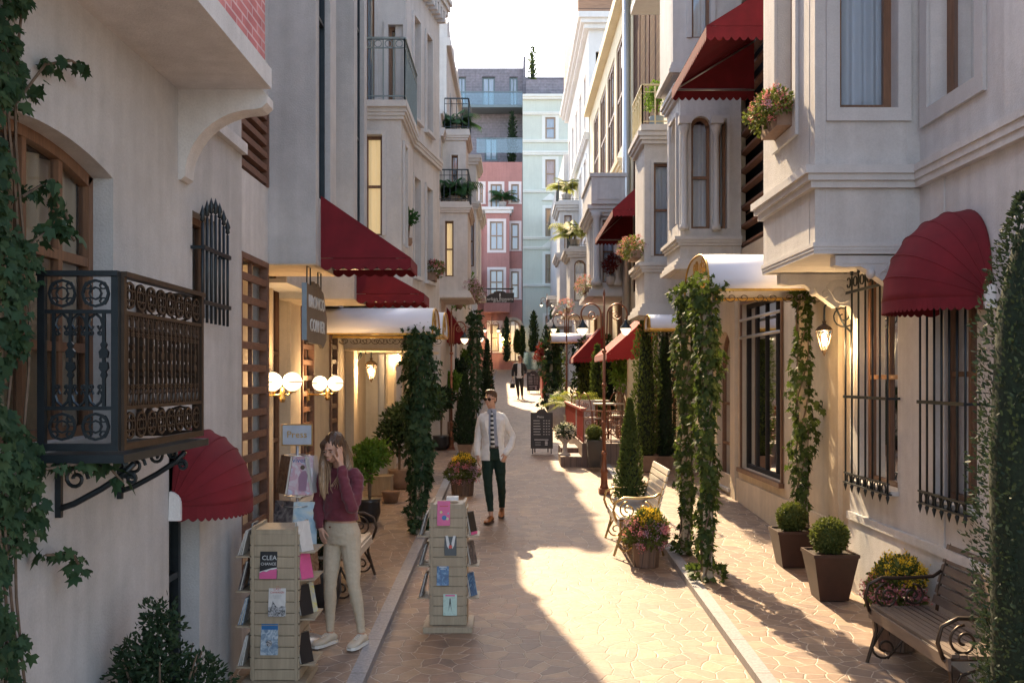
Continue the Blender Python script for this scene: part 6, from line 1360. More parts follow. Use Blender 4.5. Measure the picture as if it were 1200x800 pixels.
book('black book with torn pink edge and white title, top of the near stand', XX(315, Ya), ys, bz(677), bw(20), bw(36), 'bk_black', parts=(('poly', [(-.5, 0), (.5, 0), (.5, .32), (.3, .29), (.1, .28), (-.1, .22), (-.3, .24), (-.5, .18)], 'bk_pink'), ('poly', [(-.5, .185), (-.3, .245), (-.1, .225), (.1, .285), (.3, .295), (.5, .325), (.5, .36), (.2, .34), (-.1, .29), (-.5, .23)], 'chalk'), ('text', 'CLEA', .043, .04, .66, 'chalk'), ('text', 'CHANCE', .026, .0, .47, 'chalk')))
book('pale book with red title and dark crowd picture, middle of the near stand', XX(325, Ya), ys, bz(721), bw(20), bw(37), 'bk_white', parts=(('poly', [(-.5, 0), (.5, 0), (.5, .3), (.3, .33), (.1, .27), (-.1, .35), (-.25, .5), (-.32, .3), (-.5, .28)], 'bk_grey'), ('text', 'THE', .012, 0, .93, 'bk_red'), ('text', 'LAST', .023, 0, .84, 'bk_red'), ('text', 'CAMPAIGN', .019, 0, .74, 'bk_red'), ('band', -.25, .25, .63, .64, 'bk_grey'), ('band', -.2, .2, .57, .58, 'bk_grey')))
book('blue and grey book with a cloudy picture, bottom of the near stand', XX(316, Ya), ys, bz(766), bw(20), bw(37), 'bk_ice', parts=(('band', -.48, .48, .78, .99, 'bk_bluetop'), ('ball', 0, .36, .022, 'bk_grey')))
def sidebooks(x, s, y0, zs, dep, labelf, cols, stand):
    """books leaning on the side shelves of a stand; s=-1 left side, +1 right side"""
    for i, z in enumerate(zs):
        for k in range(2):
            y = y0+.04+k*.155; w = .13; h = random.uniform(.17, .21); m = cols[(i*2+k) % len(cols)]
            t = thing('magazine', labelf, 'magazine', (x, y, z), 'books and magazines on the stand sides')
            d0 = s*.085; d1 = s*.03; b = MB()
            for q in range(3):
                o_ = s*.012*q; b.hexa([(x+d0-o_, y+.004*q, z), (x+d0-o_+s*.007, y+.004*q, z), (x+d0-o_+s*.007, y+w, z), (x+d0-o_, y+w, z), (x+d1-o_*.5, y+.004*q, z+h), (x+d1-o_*.5+s*.007, y+.004*q, z+h), (x+d1-o_*.5+s*.007, y+w, z+h), (x+d1-o_*.5, y+w, z+h)], q % 2)
            b.build('cover', [m, 'pages'], t)
def sideshelf(t, x, s, y0, dep, zs):
    b = MB()
    for z in zs: b.box(x, y0+.02, z-.012, x+s*.1, y0+dep-.02, z-.002)
    b.build('shelf', 'stand', t)
st1 = [o for o in COL.objects if o.name.startswith('book_stand')][0]
zs1 = [za+.14, za+.42, za+.66, za+.9]; zs1r = [za+.16, za+.47, za+.74, za+.93]
sideshelf(st1, xa-wa_/2-.013, -1, Ya, .36, zs1); sideshelf(st1, xa+wa_/2+.013, 1, Ya, .36, zs1r)
sidebooks(xa-wa_/2-.013, -1, Ya, zs1, .36, 'magazine leaning on the left side of the near book stand', ['bk_white', 'mag_dark', 'bk_ice'], st1)
for s_, lab, z, mm in ((0, 'pink booklet on the right side of the near book stand', zs1r[2], 'bk_pink'), (1, 'yellow and grey magazine on the right side of the near book stand', zs1r[1], 'bk_yellow'), (2, 'black book on the lowest right shelf of the near book stand', zs1r[0], 'bk_black'), (3, 'white magazine at the top right side of the near book stand', zs1r[3], 'bk_white'), (4, 'dark slim book beside the yellow magazine on the near stand', zs1r[1]+.02, 'bk_black')):
    yv = Ya+(.05 if s_ not in (1,) else .2); book(lab, xa+wa_/2+.06, yv, z, .11, .2, mm, rz=.95, lean=.05, name='magazine', cat='magazine')
Yb = 8.25; zb_ = gz(Yb); xb_ = XX(525, Yb); wb_ = 41*Yb/1150; Hb = ZZ(588, Yb)-zb_
st2 = standbody('oak slatwall book stand on the street in front of the left kerb', xb_, Yb, zb_, wb_, Hb, .32, 12)
bz = lambda p: ZZ(p, Yb); bw = lambda p: p*Yb/1150; ys = Yb-.022
book('pink book with coloured balls on the cover, top of the street stand', XX(520, Yb), ys, bz(615), bw(15), bw(28), 'bk_pink', parts=(('ball', .05, .32, .02, 'bk_bluetop'), ('ball', -.2, .55, .011, 'bk_yellow'), ('ball', .3, .28, .012, 'bk_yellow'), ('ball', .35, .5, .008, 'bk_ice'), ('band', -.3, .35, .78, .81, 'bk_red')))
book('black book with a pale shape and red disc, second on the street stand', XX(528, Yb), ys, bz(650), bw(14), bw(25), 'bk_black', parts=(('poly', [(-.45, .98), (-.25, .98), (-.08, .55), (-.15, .3), (-.3, .45)], 'chalk'), ('poly', [(.45, .98), (.25, .98), (.08, .55), (.15, .3), (.3, .45)], 'chalk'), ('ball', 0, .4, .015, 'bk_red')))
book('dark blue book, third on the street stand', XX(519, Yb), ys, bz(685), bw(14), bw(25), 'bk_blue', parts=(('band', -.3, .3, .82, .86, 'chalk'), ('band', -.2, .2, .74, .77, 'chalk')))
book('pale mint book with a thin figure, lowest on the street stand', XX(527.5, Yb), ys, bz(720), bw(16), bw(28), 'bk_mint', parts=(('band', -.5, .5, .93, 1., 'bk_black'), ('band', -.35, .35, .78, .84, 'bk_pink'), ('poly', [(-.12, .15), (-.03, .7), (.03, .7), (.12, .15), (0, .5)], 'board')))
zs2 = [zb_+.28, zb_+.55, zb_+.8]; sideshelf(st2, xb_-wb_/2-.013, -1, Yb, .32, zs2); sideshelf(st2, xb_+wb_/2+.013, 1, Yb, .32, zs2)
sidebooks(xb_-wb_/2-.013, -1, Yb, zs2, .32, 'magazine leaning on the left side of the street book stand', ['mag_dark', 'bk_white'], st2)
for z, mm, lab in ((zs2[2], 'bk_black', 'black book with pink foot on the right side of the street stand'), (zs2[1], 'mag_dark', 'dark patterned book on the right side of the street stand'), (zs2[0], 'bk_blue', 'blue book on the right side of the street stand')):
    book(lab, xb_+wb_/2+.07, Yb+.1, z, .1, .19, mm, rz=1.05, lean=.04, name='book', parts=(('band', -.5, .5, 0, .12, 'bk_pink'),) if mm == 'bk_black' else ())
MB().box(xb_-.02, Yb+.1, zb_+Hb-.0, xb_+.08, Yb+.2, zb_+Hb+.03).build('card', 'pave_white', st2)
Yr = 7.75; xr = XX(348.5, Yr); zr = gz(Yr)+KERB
t = thing('press_rack', 'revolving newspaper rack with a framed Press sign on its pole behind the near book stand', 'magazine rack', (xr, Yr, zr))
MB().tube([(xr, Yr, zr), (xr, Yr, ZZ(522, Yr))], .013, 8).build('pole', 'steel', t); MB().lathe([(.2, 0), (.2, .02), (.03, .04)], (xr, Yr, zr), 20).build('base', 'steel', t)
b = MB().box(xr-.122, Yr-.012, ZZ(522, Yr), xr+.122, Yr+.0, ZZ(496.5, Yr)); so_ = b.build('sign_frame', 'brass', t); MB().box(xr-.113, Yr-.0145, ZZ(520.5, Yr), xr+.113, Yr-.0121, ZZ(498, Yr)).build('sign_plate', 'platecol', so_)
text('lettering', 'Press', .075, FrontF(0, Yr-.0145), xr, ZZ(509, Yr), .002, 'gold', so_, .001)
b = MB()
for z in (ZZ(580, Yr), ZZ(646, Yr), ZZ(533, Yr), ZZ(592, Yr)): b.tube([(xr+.1*cos(k*PI/6), Yr+.1*sin(k*PI/6), z) for k in range(13)], .005, 5)
b.build('wire_ring', 'steel', t)
for (pa, pyb, pyt, mm, rz, lab, ww) in ((354.5, 578, 533, 'mag_face', 0, 'pale fashion magazine with blue masthead on the Press rack', .19), (330, 577, 533, 'mag_brown', -.9, 'brown patterned magazine at the upper left of the Press rack', .17), (373, 576, 534, 'bk_white', 1.3, 'magazine turned sideways at the upper right of the Press rack', .17), (332, 636, 586, 'mag_dark', -.35, 'dark portrait magazine at the lower left of the Press rack', .17), (360, 640, 587, 'mag_sky', .12, 'sky blue and yellow magazine at the lower right of the Press rack', .18), (368, 684, 640, 'mag_brown', .9, 'brown magazine lowest on the right of the Press rack', .16)):
    yy = Yr-.1+.06*abs(rz); book(lab, XX(pa, Yr), yy, ZZ(pyb, Yr), ww, (pyb-pyt)*Yr/1150, mm, rz=rz, lean=.05, name='magazine', cat='magazine', parts=((('text', 'vivere', .055, 0, .88, 'bk_bluetop'), ('poly', [(-.05, .1), (.25, .1), (.3, .5), (.2, .62), (.05, .6), (-.08, .45)], 'mauvef'), ('ball', .08, .7, .018, 'bark')) if mm == 'mag_face' else ()))
# ------------------------------------------------------------------ people
M['skin'] = simple('skin', (.56, .32, .22), .5, var=.05); M['lip'] = simple('lips', (.42, .12, .10), .45); M['eyew'] = simple('eye_white', (.7, .68, .65), .3); M['eyed'] = simple('iris', (.04, .02, .012), .2)
M['hairb'] = simple('brown_hair', (.10, .05, .025), .5, var=.4, scale=40, grain=(3, 3, .6)); M['hairl'] = simple('blonde_hair', (.24, .145, .075), .42, var=.55, scale=60, grain=(3, 3, .35))
def ombre():
    g = N('ombre_hair'); tc = g.n('ShaderNodeTexCoord').outputs['Object']; z = g.n('ShaderNodeSeparateXYZ', {0: tc}).outputs[2]
    mp = g.n('ShaderNodeMapping', {'Vector': tc, 'Scale': (3, 3, .35)}).outputs[0]; nz = g.n('ShaderNodeTexNoise', {'Vector': mp, 'Scale': 60., 'Detail': 4.}).outputs['Fac']
    f = g.n('ShaderNodeMapRange', {'Value': z, 'From Min': 1.28, 'From Max': 1.58}).outputs[0]
    v = g.n('ShaderNodeMapRange', {'Value': nz, 'From Min': .3, 'From Max': .7, 'To Min': .45, 'To Max': 1.5}).outputs[0]
    c = g.n('ShaderNodeHueSaturation', {'Value': v, 'Color': mixc(g, f, (.36, .23, .13), (.075, .038, .02))}).outputs[0]
    return g.done(g.n('ShaderNodeBsdfPrincipled', {'Base Color': c, 'Roughness': .42}).outputs[0])
M['hairl'] = ombre(); M['maroon'] = simple('maroon_knit', (.14, .022, .035), .8, var=.15, scale=30, sheen=.2, bump=.15); M['cream_denim'] = simple('cream_denim', (.50, .42, .31), .8, var=.06, scale=60, bump=.1)
M['sneaker'] = simple('canvas_sneaker', (.55, .48, .38), .8); M['sole'] = simple('white_sole', (.7, .68, .63), .6); M['jacketw'] = simple('white_linen', (.76, .72, .68), .85, var=.07, scale=14, bump=.25)
M['shirt'] = simple('grey_shirt', (.34, .36, .42), .8, var=.05); M['greentr'] = simple('dark_green_trousers', (.003, .019, .011), .85, var=.2, scale=10, bump=.2); M['tan'] = simple('tan_leather', (.33, .11, .025), .35, var=.15)
M['blackcl'] = simple('black_cloth', (.012, .012, .014), .7, sheen=.2); M['tie'] = stripes('striped_tie', (.012, .012, .014), (.72, .70, .66), .062); M['leather'] = simple('brown_belt', (.05, .022, .012), .4); M['tshirt'] = simple('white_tshirt', (.68, .68, .68), .85)
def cr(pts, k=5):
    """catmull-rom resample of (x,y,z,r...) rows"""
    P = [np.array(p, float) for p in pts]; P = [2*P[0]-P[1]]+P+[2*P[-1]-P[-2]]; out = []
    for i in range(1, len(P)-2):
        for j in range(k):
            t = j/k; a, b, c, d = P[i-1:i+3]
            out.append(.5*((2*b)+(-a+c)*t+(2*a-5*b+4*c-d)*t*t+(-a+3*b-3*c+d)*t**3))
    out.append(P[-2]); return out
def limb(mb, pts, k=5, n=14):
    q = cr(pts, k); mb.tube([p[:3] for p in q], [max(.002, float(p[3])) for p in q], n)
    for p in (q[0], q[-1]): mb.ball(p[:3], float(p[3])*.995, 12, 0, 8)
def loft(mb, secs, k=4, n=24):
    """secs rows: x,y,z,rx,ry,ang"""
    q = cr(secs, k); vs = []
    for p in q:
        ca, sa = cos(p[5]), sin(p[5])
        for j in range(n):
            w = 2*PI*j/n; cx_, cy_ = cos(w), sin(w); ex2 = .85; u = math.copysign(abs(cx_)**ex2, cx_)*p[3]; v = math.copysign(abs(cy_)**ex2, cy_)*p[4]
            vs.append((p[0]+u*ca-v*sa, p[1]+u*sa+v*ca, p[2]))
    m = len(q); fs = [(i*n+j, i*n+(j+1) % n, (i+1)*n+(j+1) % n, (i+1)*n+j) for i in range(m-1) for j in range(n)]+[tuple(range(n))[::-1], tuple((m-1)*n+j for j in range(n))]
    mb.add(vs, fs, 0, True)
def voxel(mb, name, mat, parent, vox=.007, smooth=3, loc=(0, 0, 0), cut=None, disp=0., dscale=.05, solid=0, zs=1.6):
    """fuse the pieces into ONE continuous surface"""
    me = bpy.data.meshes.new('t'); me.from_pydata([tuple(v) for v in mb.v], [], mb.f)
    bm = bmesh.new(); bm.from_mesh(me); bmesh.ops.recalc_face_normals(bm, faces=bm.faces); bm.to_mesh(me); bm.free()
    o = bpy.data.objects.new('t', me); COL.objects.link(o)
    r = o.modifiers.new('r', 'REMESH'); r.mode = 'VOXEL'; r.voxel_size = vox; r.adaptivity = 0
    if smooth: s = o.modifiers.new('s', 'SMOOTH'); s.iterations = smooth; s.factor = .6
    dg = bpy.context.evaluated_depsgraph_get(); nm = bpy.data.meshes.new_from_object(o.evaluated_get(dg))
    bpy.data.objects.remove(o); bpy.data.meshes.remove(me)
    if cut or disp:
        bm = bmesh.new(); bm.from_mesh(nm)
        if disp:
            from mathutils import noise
            bm.normal_update()
            for v in bm.verts:
                c = v.co; v.co = c+v.normal*disp*(noise.noise(Vector((c.x/dscale, c.y/dscale, c.z/dscale*zs)))+.5*noise.noise(Vector((c.x/dscale*2.3+7, c.y/dscale*2.3, c.z/dscale*zs*1.9))))
        if cut: bmesh.ops.delete(bm, geom=[f for f in bm.faces if cut(f.calc_center_median())], context='FACES')
        bm.to_mesh(nm); bm.free()
    nm.materials.clear(); nm.materials.append(M[mat]); nm.polygons.foreach_set('use_smooth', [True]*len(nm.polygons)); nm.name = name; nm.update()
    ob = link(name, nm, parent)
    if solid: md = ob.modifiers.new('thickness', 'SOLIDIFY'); md.thickness = solid; md.offset = 0
    return ob
def rel(o, *mbs): pass
def head(mb, c, yaw, pitch, s=1., roll=0.):
    """adds skull, jaw, nose, ears; returns transform fn"""
    R = Matrix.Rotation(yaw, 3, 'Z')@Matrix.Rotation(pitch, 3, 'X')@Matrix.Rotation(roll, 3, 'Y'); c = Vector(c)
    T = lambda x, y, z: c+R@Vector((x, y, z))*s      # face looks to -Y
    def el(p, r, n=16):
        b = MB().ball((0, 0, 0), 1., n, 0, 10); vs = [c+R@(Vector((v[0]*r[0], v[1]*r[1], v[2]*r[2]))+Vector(p))*s for v in b.v]; mb.add(vs, b.f, 0, True)
    el((0, .012, .03), (.073, .093, .086)); el((0, -.022, -.028), (.058, .066, .078)); el((0, -.048, -.078), (.03, .03, .026)); el((0, -.078, -.045), (.03, .02, .03))
    for i in range(5): el((0, -.088-.018*i/4, .005-.028*i/4), (.0085+.002*i/4, .012, .011), 8)
    el((0, -.093, -.058), (.02, .011, .007), 8); el((0, -.091, -.068), (.018, .011, .006), 8); el((0, -.083, .022), (.045, .012, .010), 10)
    for q in (-1, 1): el((q*.073, .01, -.008), (.008, .018, .03), 8); el((q*.033, -.07, -.022), (.022, .02, .018), 8); el((q*.012, -.098, -.028), (.007, .008, .006), 8)
    return T, R, s
def face(t, T, R, s, glasses=False, brow='hairb', smile=False):
    def bl(name, p, r, mat):
        b = MB().ball((0, 0, 0), 1., 12, 0, 8); m = MB(); c = T(0, 0, 0); m.add([T(0, 0, 0)+R@(Vector((v[0]*r[0], v[1]*r[1], v[2]*r[2]))+Vector(p))*s for v in b.v], b.f, 0, True)
        m2 = m; me_off = woff(t); m2.v = [tuple(Vector(v)+me_off) for v in m2.v]; return m2.build(name, mat, t)
    for q in (-1, 1):
        if not glasses:
            bl('eye', (q*.031, -.083, .004), (.0125, .010, .0052), 'eyew'); bl('iris', (q*.030, -.0905, .003), (.0062, .004, .006), 'eyed'); bl('eyelid', (q*.031, -.086, .0095), (.0145, .0098, .0045), 'skin'); bl('eyelash', (q*.031, -.0915, .0062), (.0135, .0055, .0016), 'eyed')
        else: bl('sunglass_lens', (q*.033, -.094, .002), (.028, .012, .021), 'eyed')
        bl('eyebrow', (q*.033, -.092, .024 if not glasses else .029), (.019, .006, .0035), brow)
    if glasses: bl('sunglass_frame', (0, -.099, .009), (.062, .006, .0035), 'eyed'); [bl('sunglass_frame', (q*.066, -.04, .008), (.004, .055, .004), 'eyed') for q in (-1, 1)]
    bl('lips', (0, -.1005, -.058), (.018 if smile else .017, .0045, .0032), 'lip'); bl('lips', (0, -.099, -.066), (.0145, .0045, .0034), 'lip')
    if smile: bl('teeth', (0, -.1035, -.0618), (.0115, .0028, .0018), 'eyew')
def hand(mb, w, d, up, s=1., curl=.5, thumb=1):
    """w wrist, d pointing direction, up back-of-hand normal; five separate fingers"""
    w, d, up = Vector(w), Vector(d).normalized(), Vector(up); up = (up-d*up.dot(d)).normalized(); sd = d.cross(up)
    P = lambda a, b, c: w+d*a*s+sd*b*s+up*c*s
    for b_ in (-.026, -.009, .009, .026): limb(mb, [(*P(-.01, b_*.6, 0), .015*s), (*P(.035, b_*.9, .002), .0135*s), (*P(.078, b_, 0), .0105*s)], 3, 10)
    for b_, L, r in ((-.031, .055, .0072), (-.0105, .07, .008), (.0105, .076, .0082), (.031, .068, .008)):
        q = P(.078, b_, 0); pts = [(*q, r*s*1.1)]; an = curl*.5; x, z = .078, 0.
        for k, f in enumerate((.45, .3, .25)): x += L*f*cos(an); z -= L*f*sin(an); pts.append((*P(x, b_*1.06, z), r*s*(1-.12*k))); an += curl*.8
        limb(mb, pts, 3, 8)
    limb(mb, [(*P(.01, thumb*.02, -.004), .013*s), (*P(.035, thumb*.042, -.012), .011*s), (*P(.062, thumb*.055, -.02), .0095*s), (*P(.085, thumb*.054, -.028), .008*s)], 3, 8)
def shoe(t, ankle, dirv, L, mat, solemat, z=0., heel=0., h=.075, laces=True, name='shoe'):
    a = Vector(ankle); d = Vector((dirv[0], dirv[1], 0)).normalized(); n = Vector((-d.y, d.x, 0)); pit = heel
    def Q(f, s_, zz): u = f*L; return Vector((a.x, a.y, z))+d*(u-.06)+n*s_+Vector((0, 0, zz+max(0, heel)*(1-f)))
    m = MB()
    sec = [(.0, .030, .0, .065), (.12, .036, .0, .088), (.32, .037, .0, .092), (.52, .042, .0, .066), (.75, .047, .0, .052), (.92, .036, .0, .043), (1., .018, .0, .030)]
    vs = []; N_ = 14
    for f, w, z0, z1 in sec:
        for j in range(N_): th = 2*PI*j/N_; vs.append(Q(f, w*cos(th), .012+(z1-.012)*(.5+.5*sin(th))**(.8)))
    k = len(sec); fs = [(i*N_+j, i*N_+(j+1) % N_, (i+1)*N_+(j+1) % N_, (i+1)*N_+j) for i in range(k-1) for j in range(N_)]+[tuple(range(N_))[::-1], tuple((k-1)*N_+j for j in range(N_))]
    off = woff(t); m.add([v+off for v in vs], fs, 0, True); so_ = m.build(name, mat, t)
    m = MB(); out = [Q(f, sg*w*1.06, 0) for sg, rng in ((1, sec), (-1, sec[::-1])) for f, w, _, _ in rng]
    vs = [v+off for v in out]+[v+off+Vector((0, 0, .022)) for v in out]; q = len(out); m.add(vs, [tuple(range(q)), tuple(range(q, 2*q))]+[(i, (i+1) % q, q+(i+1) % q, q+i) for i in range(q)]); m.build('sole', solemat, so_)
    if laces:
        m = MB()
        for f in (.42, .5, .58, .66): m.tube([Q(f, -.018, .083-.07*(f-.42))+off, Q(f, 0, .089-.07*(f-.42))+off, Q(f, .018, .083-.07*(f-.42))+off], .0035, 5)
        m.build('laces', solemat, so_)
def strands(name, curves, r, mat, t):
    m = MB(); off = woff(t)
    for c in curves: q = cr([(*p, rr) for p, rr in c], 5); m.tube([Vector(p[:3])+off for p in q], [float(p[3]) for p in q], 6)
    return m.build(name, mat, t)
# ---- woman
Yw = 7.68; t = thing('person', 'person in maroon sweater and cream jeans, head bowed, one hand in long blonde hair', 'person', (XX(400, Yw), Yw, zg(Yw)))
sa2 = Vector((.87, -.5, 0)); fa = Vector((-.5, -.87, 0))
ang_ = math.atan2(-.5, .87)
b = MB()
T, R, s = head(b, (-.052, -.055, 1.535), -.42, .30, .96)
limb(b, [(-.01, .0, 1.36, .05), (-.02, -.015, 1.42, .045), (-.035, -.03, 1.48, .048)])
tor = [(0, .02, .80, .13, .09, ang_), (0, .02, .88, .155, .105, ang_), (-.005, .015, .95, .135, .092, ang_), (-.01, .01, 1.03, .112, .08, ang_), (-.012, 0, 1.15, .13, .092, ang_), (-.008, 0, 1.25, .14, .095, ang_), (0, 0, 1.33, .13, .07, ang_), (-.005, 0, 1.38, .07, .05, ang_)]
loft(b, tor)
shR, shL = Vector((.148, -.075, 1.325)), Vector((-.148, .085, 1.325))
armL = [(.11, -.05, 1.33, .040), (.138, -.08, 1.29, .040), (.142, -.13, 1.2, .036), (.125, -.19, 1.10, .036), (.11, -.215, 1.12, .036), (.07, -.20, 1.24, .032), (.03, -.165, 1.38, .025), (.022, -.155, 1.43, .022)]
armR = [(-.13, .07, 1.33, .045), (-.165, .09, 1.28, .044), (-.185, .085, 1.17, .037), (-.195, .07, 1.08, .034), (-.18, .02, .99, .029), (-.165, -.02, .925, .024), (-.155, -.035, .90, .022)]
limb(b, armL); limb(b, armR); hand(b, (.022, -.155, 1.43), (-.08, .12, 1.), (.9, -.4, 0), .85, .45, -1); hand(b, (-.157, -.033, .905), (.25, -.25, -1), (-.7, -.6, 0), .85, .5, -1)
legR = [(-.055, .045, .86, .084), (-.072, .035, .74, .076), (-.082, .0, .58, .060), (-.088, -.01, .46, .047), (-.09, .0, .36, .046), (-.093, .02, .22, .035), (-.095, .025, .09, .027)]
legL = [(.07, -.01, .86, .084), (.082, -.02, .74, .076), (.098, -.04, .58, .060), (.11, -.05, .46, .047), (.128, -.035, .36, .046), (.15, -.02, .22, .035), (.165, -.015, .09, .027)]
limb(b, legR); limb(b, legL)
voxel(b, 'body', 'skin', t, .0055, 2); face(t, T, R, s, brow='hairb', smile=True)
b = MB(); infl = lambda L, d: [(x, y, z, r+d) for x, y, z, r in L]
limb(b, infl(legR, .005)); limb(b, infl(legL, .005)); loft(b, [(0, .02, .79, .15, .105, ang_), (0, .02, .87, .163, .112, ang_), (-.004, .015, .93, .148, .102, ang_), (-.006, .012, .965, .138, .096, ang_)])
tr_ = voxel(b, 'trousers', 'cream_denim', t, .0065, 2, cut=lambda c: c.z < .10 or c.z > .958, disp=.004, dscale=.06)
b = MB(); off = woff(t); b.v = []
b.tube([off+Vector((-.075, -.085, .93)), off+Vector((-.078, -.095, .93))], .006, 8); b.build('button', 'copper', t)
b = MB(); loft(b, [(-.005, .012, .965, .150, .112, ang_), (-.008, .01, 1.03, .142, .106, ang_), (-.012, 0, 1.13, .142, .104, ang_), (-.01, 0, 1.23, .146, .104, ang_), (0, 0, 1.32, .135, .08, ang_), (-.005, 0, 1.375, .085, .066, ang_), (-.012, -.008, 1.40, .062, .058, ang_)])
limb(b, [(x, y, z, r+.015-(.002 if 2 <= i <= 5 else 0)) for i, (x, y, z, r) in enumerate(armL[:-1])]); limb(b, [(x, y, z, r+.014+(.003 if 2 <= i <= 4 else 0)) for i, (x, y, z, r) in enumerate(armR[:-1])])
sp0 = Vector((-.012, -.008, 1.43))
voxel(b, 'sweater', 'maroon', t, .007, 2, cut=lambda c: (c.z < .975 and abs(c.x) < .16 and c.x > -.14) or (c-sp0).length < .075 and c.z > 1.385, disp=.008, dscale=.07)
# hair
b = MB(); H0 = lambda x, y, z: T(x, y, z)
def hel(p, r, n=14):
    q = MB().ball((0, 0, 0), 1., n, 0, 10); b.add([T(0, 0, 0)+R@(Vector((v[0]*r[0], v[1]*r[1], v[2]*r[2]))+Vector(p))*s for v in q.v], q.f, 0, True)
hel((0, .024, .048), (.084, .098, .083)); hel((0, .05, -.0), (.083, .07, .09))
limb(b, [(*T(-.068, -.02, .05), .022), (*T(-.085, -.012, -.02), .027), (-.135, -.075, 1.42, .032), (-.135, -.085, 1.32, .036), (-.125, -.1, 1.22, .028), (-.115, -.11, 1.15, .012)], 4, 10)
limb(b, [(*T(-.05, .05, .0), .05), (-.12, -.01, 1.42, .05), (-.12, -.03, 1.30, .045), (-.11, -.06, 1.2, .02)], 4, 10)
limb(b, [(*T(.05, .05, .02), .045), (.05, -.0, 1.44, .045), (.055, -.03, 1.34, .04), (.04, -.08, 1.25, .02)], 4, 10)
limb(b, [(*T(0, .07, .0), .06), (-.03, .06, 1.42, .06), (-.02, .07, 1.3, .06), (-.02, .08, 1.22, .03)], 4, 10)
fc = T(0, -.075, -.02); voxel(b, 'hair', 'hairl', t, .006, 1, cut=None, disp=.006, dscale=.016, zs=.22)
strands('hair_strand', [[((*T(x0, -.03, .10),), .003), ((*T(x0*1.35-.015, -.075, .06),), .006), ((*T(-.075, -.055, -.01),), .005), ((-.135+.02*k, -.10, 1.38), .004), ((-.14+.025*k, -.12, 1.27-.01*k), .003), ((-.15+.035*k, -.13, 1.17+.008*k), .002)] for k, x0 in enumerate((-.01, -.02, -.03, -.04))]+
        [[((*T(.03+.008*k, -.03, .09),), .004), ((*T(.062, -.055, .05),), .006), ((*T(.078, -.03, -.02),), .006), ((.03-.01*k, -.12, 1.36), .004), ((-.0-.012*k, -.135, 1.28), .003), ((-.01-.02*k, -.14, 1.22+.01*k), .0015)] for k in range(4)], .004, 'hairl', t)
for an, dv in (((-.095, .025), (-.5, -.75)), ((.165, -.015), (-.35, -.9))): shoe(t, (*an, 0), dv, .25, 'sneaker', 'sole')
t.scale = (.97, .97, 1.)
# ---- man in white jacket
Ym = 13.25; t = thing('person', 'person walking in white linen jacket, striped tie, dark green trousers and sunglasses', 'person', (XX(580, Ym), Ym, gz(Ym)))
b = MB(); T, R, s = head(b, (-.062, -.02, 1.635), -.5, .05, 1.03)
limb(b, [(-.04, .02, 1.42, .058), (-.045, .01, 1.5, .054), (-.055, .0, 1.56, .056)])
tor = [(-.02, 0, .84, .14, .10, 0), (-.02, 0, .92, .145, .10, 0), (-.025, .004, 1.02, .132, .09, 0), (-.03, .006, 1.15, .138, .09, 0), (-.035, .008, 1.3, .155, .098, 0), (-.038, .012, 1.40, .15, .075, 0), (-.04, .01, 1.46, .09, .06, 0)]
loft(b, tor)
aL = [(-.175, .0, 1.39, .046), (-.215, .01, 1.32, .045), (-.245, .03, 1.18, .039), (-.255, .03, 1.09, .036), (-.26, -.03, .97, .036), (-.245, -.08, .87, .028)]
aR = [(.105, .0, 1.39, .046), (.15, .01, 1.32, .045), (.215, .05, 1.2, .039), (.255, .07, 1.12, .036), (.225, .01, 1.0, .036), (.16, -.06, .91, .028)]
limb(b, aL); limb(b, aR); hand(b, (-.245, -.08, .87), (.02, -.1, -1), (-1, -.2, 0), 1., .5, -1); hand(b, (.16, -.06, .91), (-.3, -.2, -1), (.7, -.7, 0), 1., .4, 1)
lL = [(-.1, -.0, .86, .088), (-.105, -.05, .7, .076), (-.1, -.10, .5, .053), (-.085, -.13, .38, .050), (-.065, -.17, .22, .038), (-.055, -.19, .09, .031)]
lR = [(.055, .0, .86, .088), (.075, -.01, .7, .076), (.09, -.01, .5, .053), (.10, .06, .38, .050), (.10, .17, .24, .038), (.10, .25, .13, .031)]
limb(b, lL); limb(b, lR); voxel(b, 'body', 'skin', t, .0065, 2); face(t, T, R, s, glasses=True)
b = MB(); limb(b, infl(lL, .010)); limb(b, infl(lR, .010)); loft(b, [(-.02, 0, .82, .155, .115, 0), (-.02, 0, .9, .158, .118, 0), (-.022, 0, .98, .147, .111, 0), (-.024, 0, 1.0, .145, .110, 0)])
voxel(b, 'trousers', 'greentr', t, .008, 2, cut=lambda c: c.z < .15 or c.z > .995, disp=.007, dscale=.09)
b = MB(); loft(b, [(-.023, 0, .975, .150, .115, 0), (-.024, 0, 1.01, .148, .113, 0)]); voxel(b, 'belt', 'leather', t, .008, 1)
b = MB(); loft(b, [(-.024, 0, .97, .142, .108, 0), (-.028, 0, 1.1, .146, .110, 0), (-.033, 0, 1.25, .156, .119, 0), (-.036, .0, 1.38, .15, .1, 0), (-.042, .006, 1.46, .075, .066, 0), (-.05, .004, 1.505, .064, .062, 0)]); voxel(b, 'shirt', 'shirt', t, .007, 2, disp=.004)
b = MB(); loft(b, [(-.035, .01, .80, .182, .13, 0), (-.03, .01, .92, .176, .13, 0), (-.028, .005, 1.05, .158, .124, 0), (-.032, 0, 1.2, .172, .132, 0), (-.036, .0, 1.33, .19, .138, 0), (-.038, .01, 1.41, .165, .10, 0), (-.04, .015, 1.475, .09, .078, 0)])
limb(b, [(x, y, z, r+.012) for x, y, z, r in aL]); limb(b, [(x, y, z, r+.012) for x, y, z, r in aR])
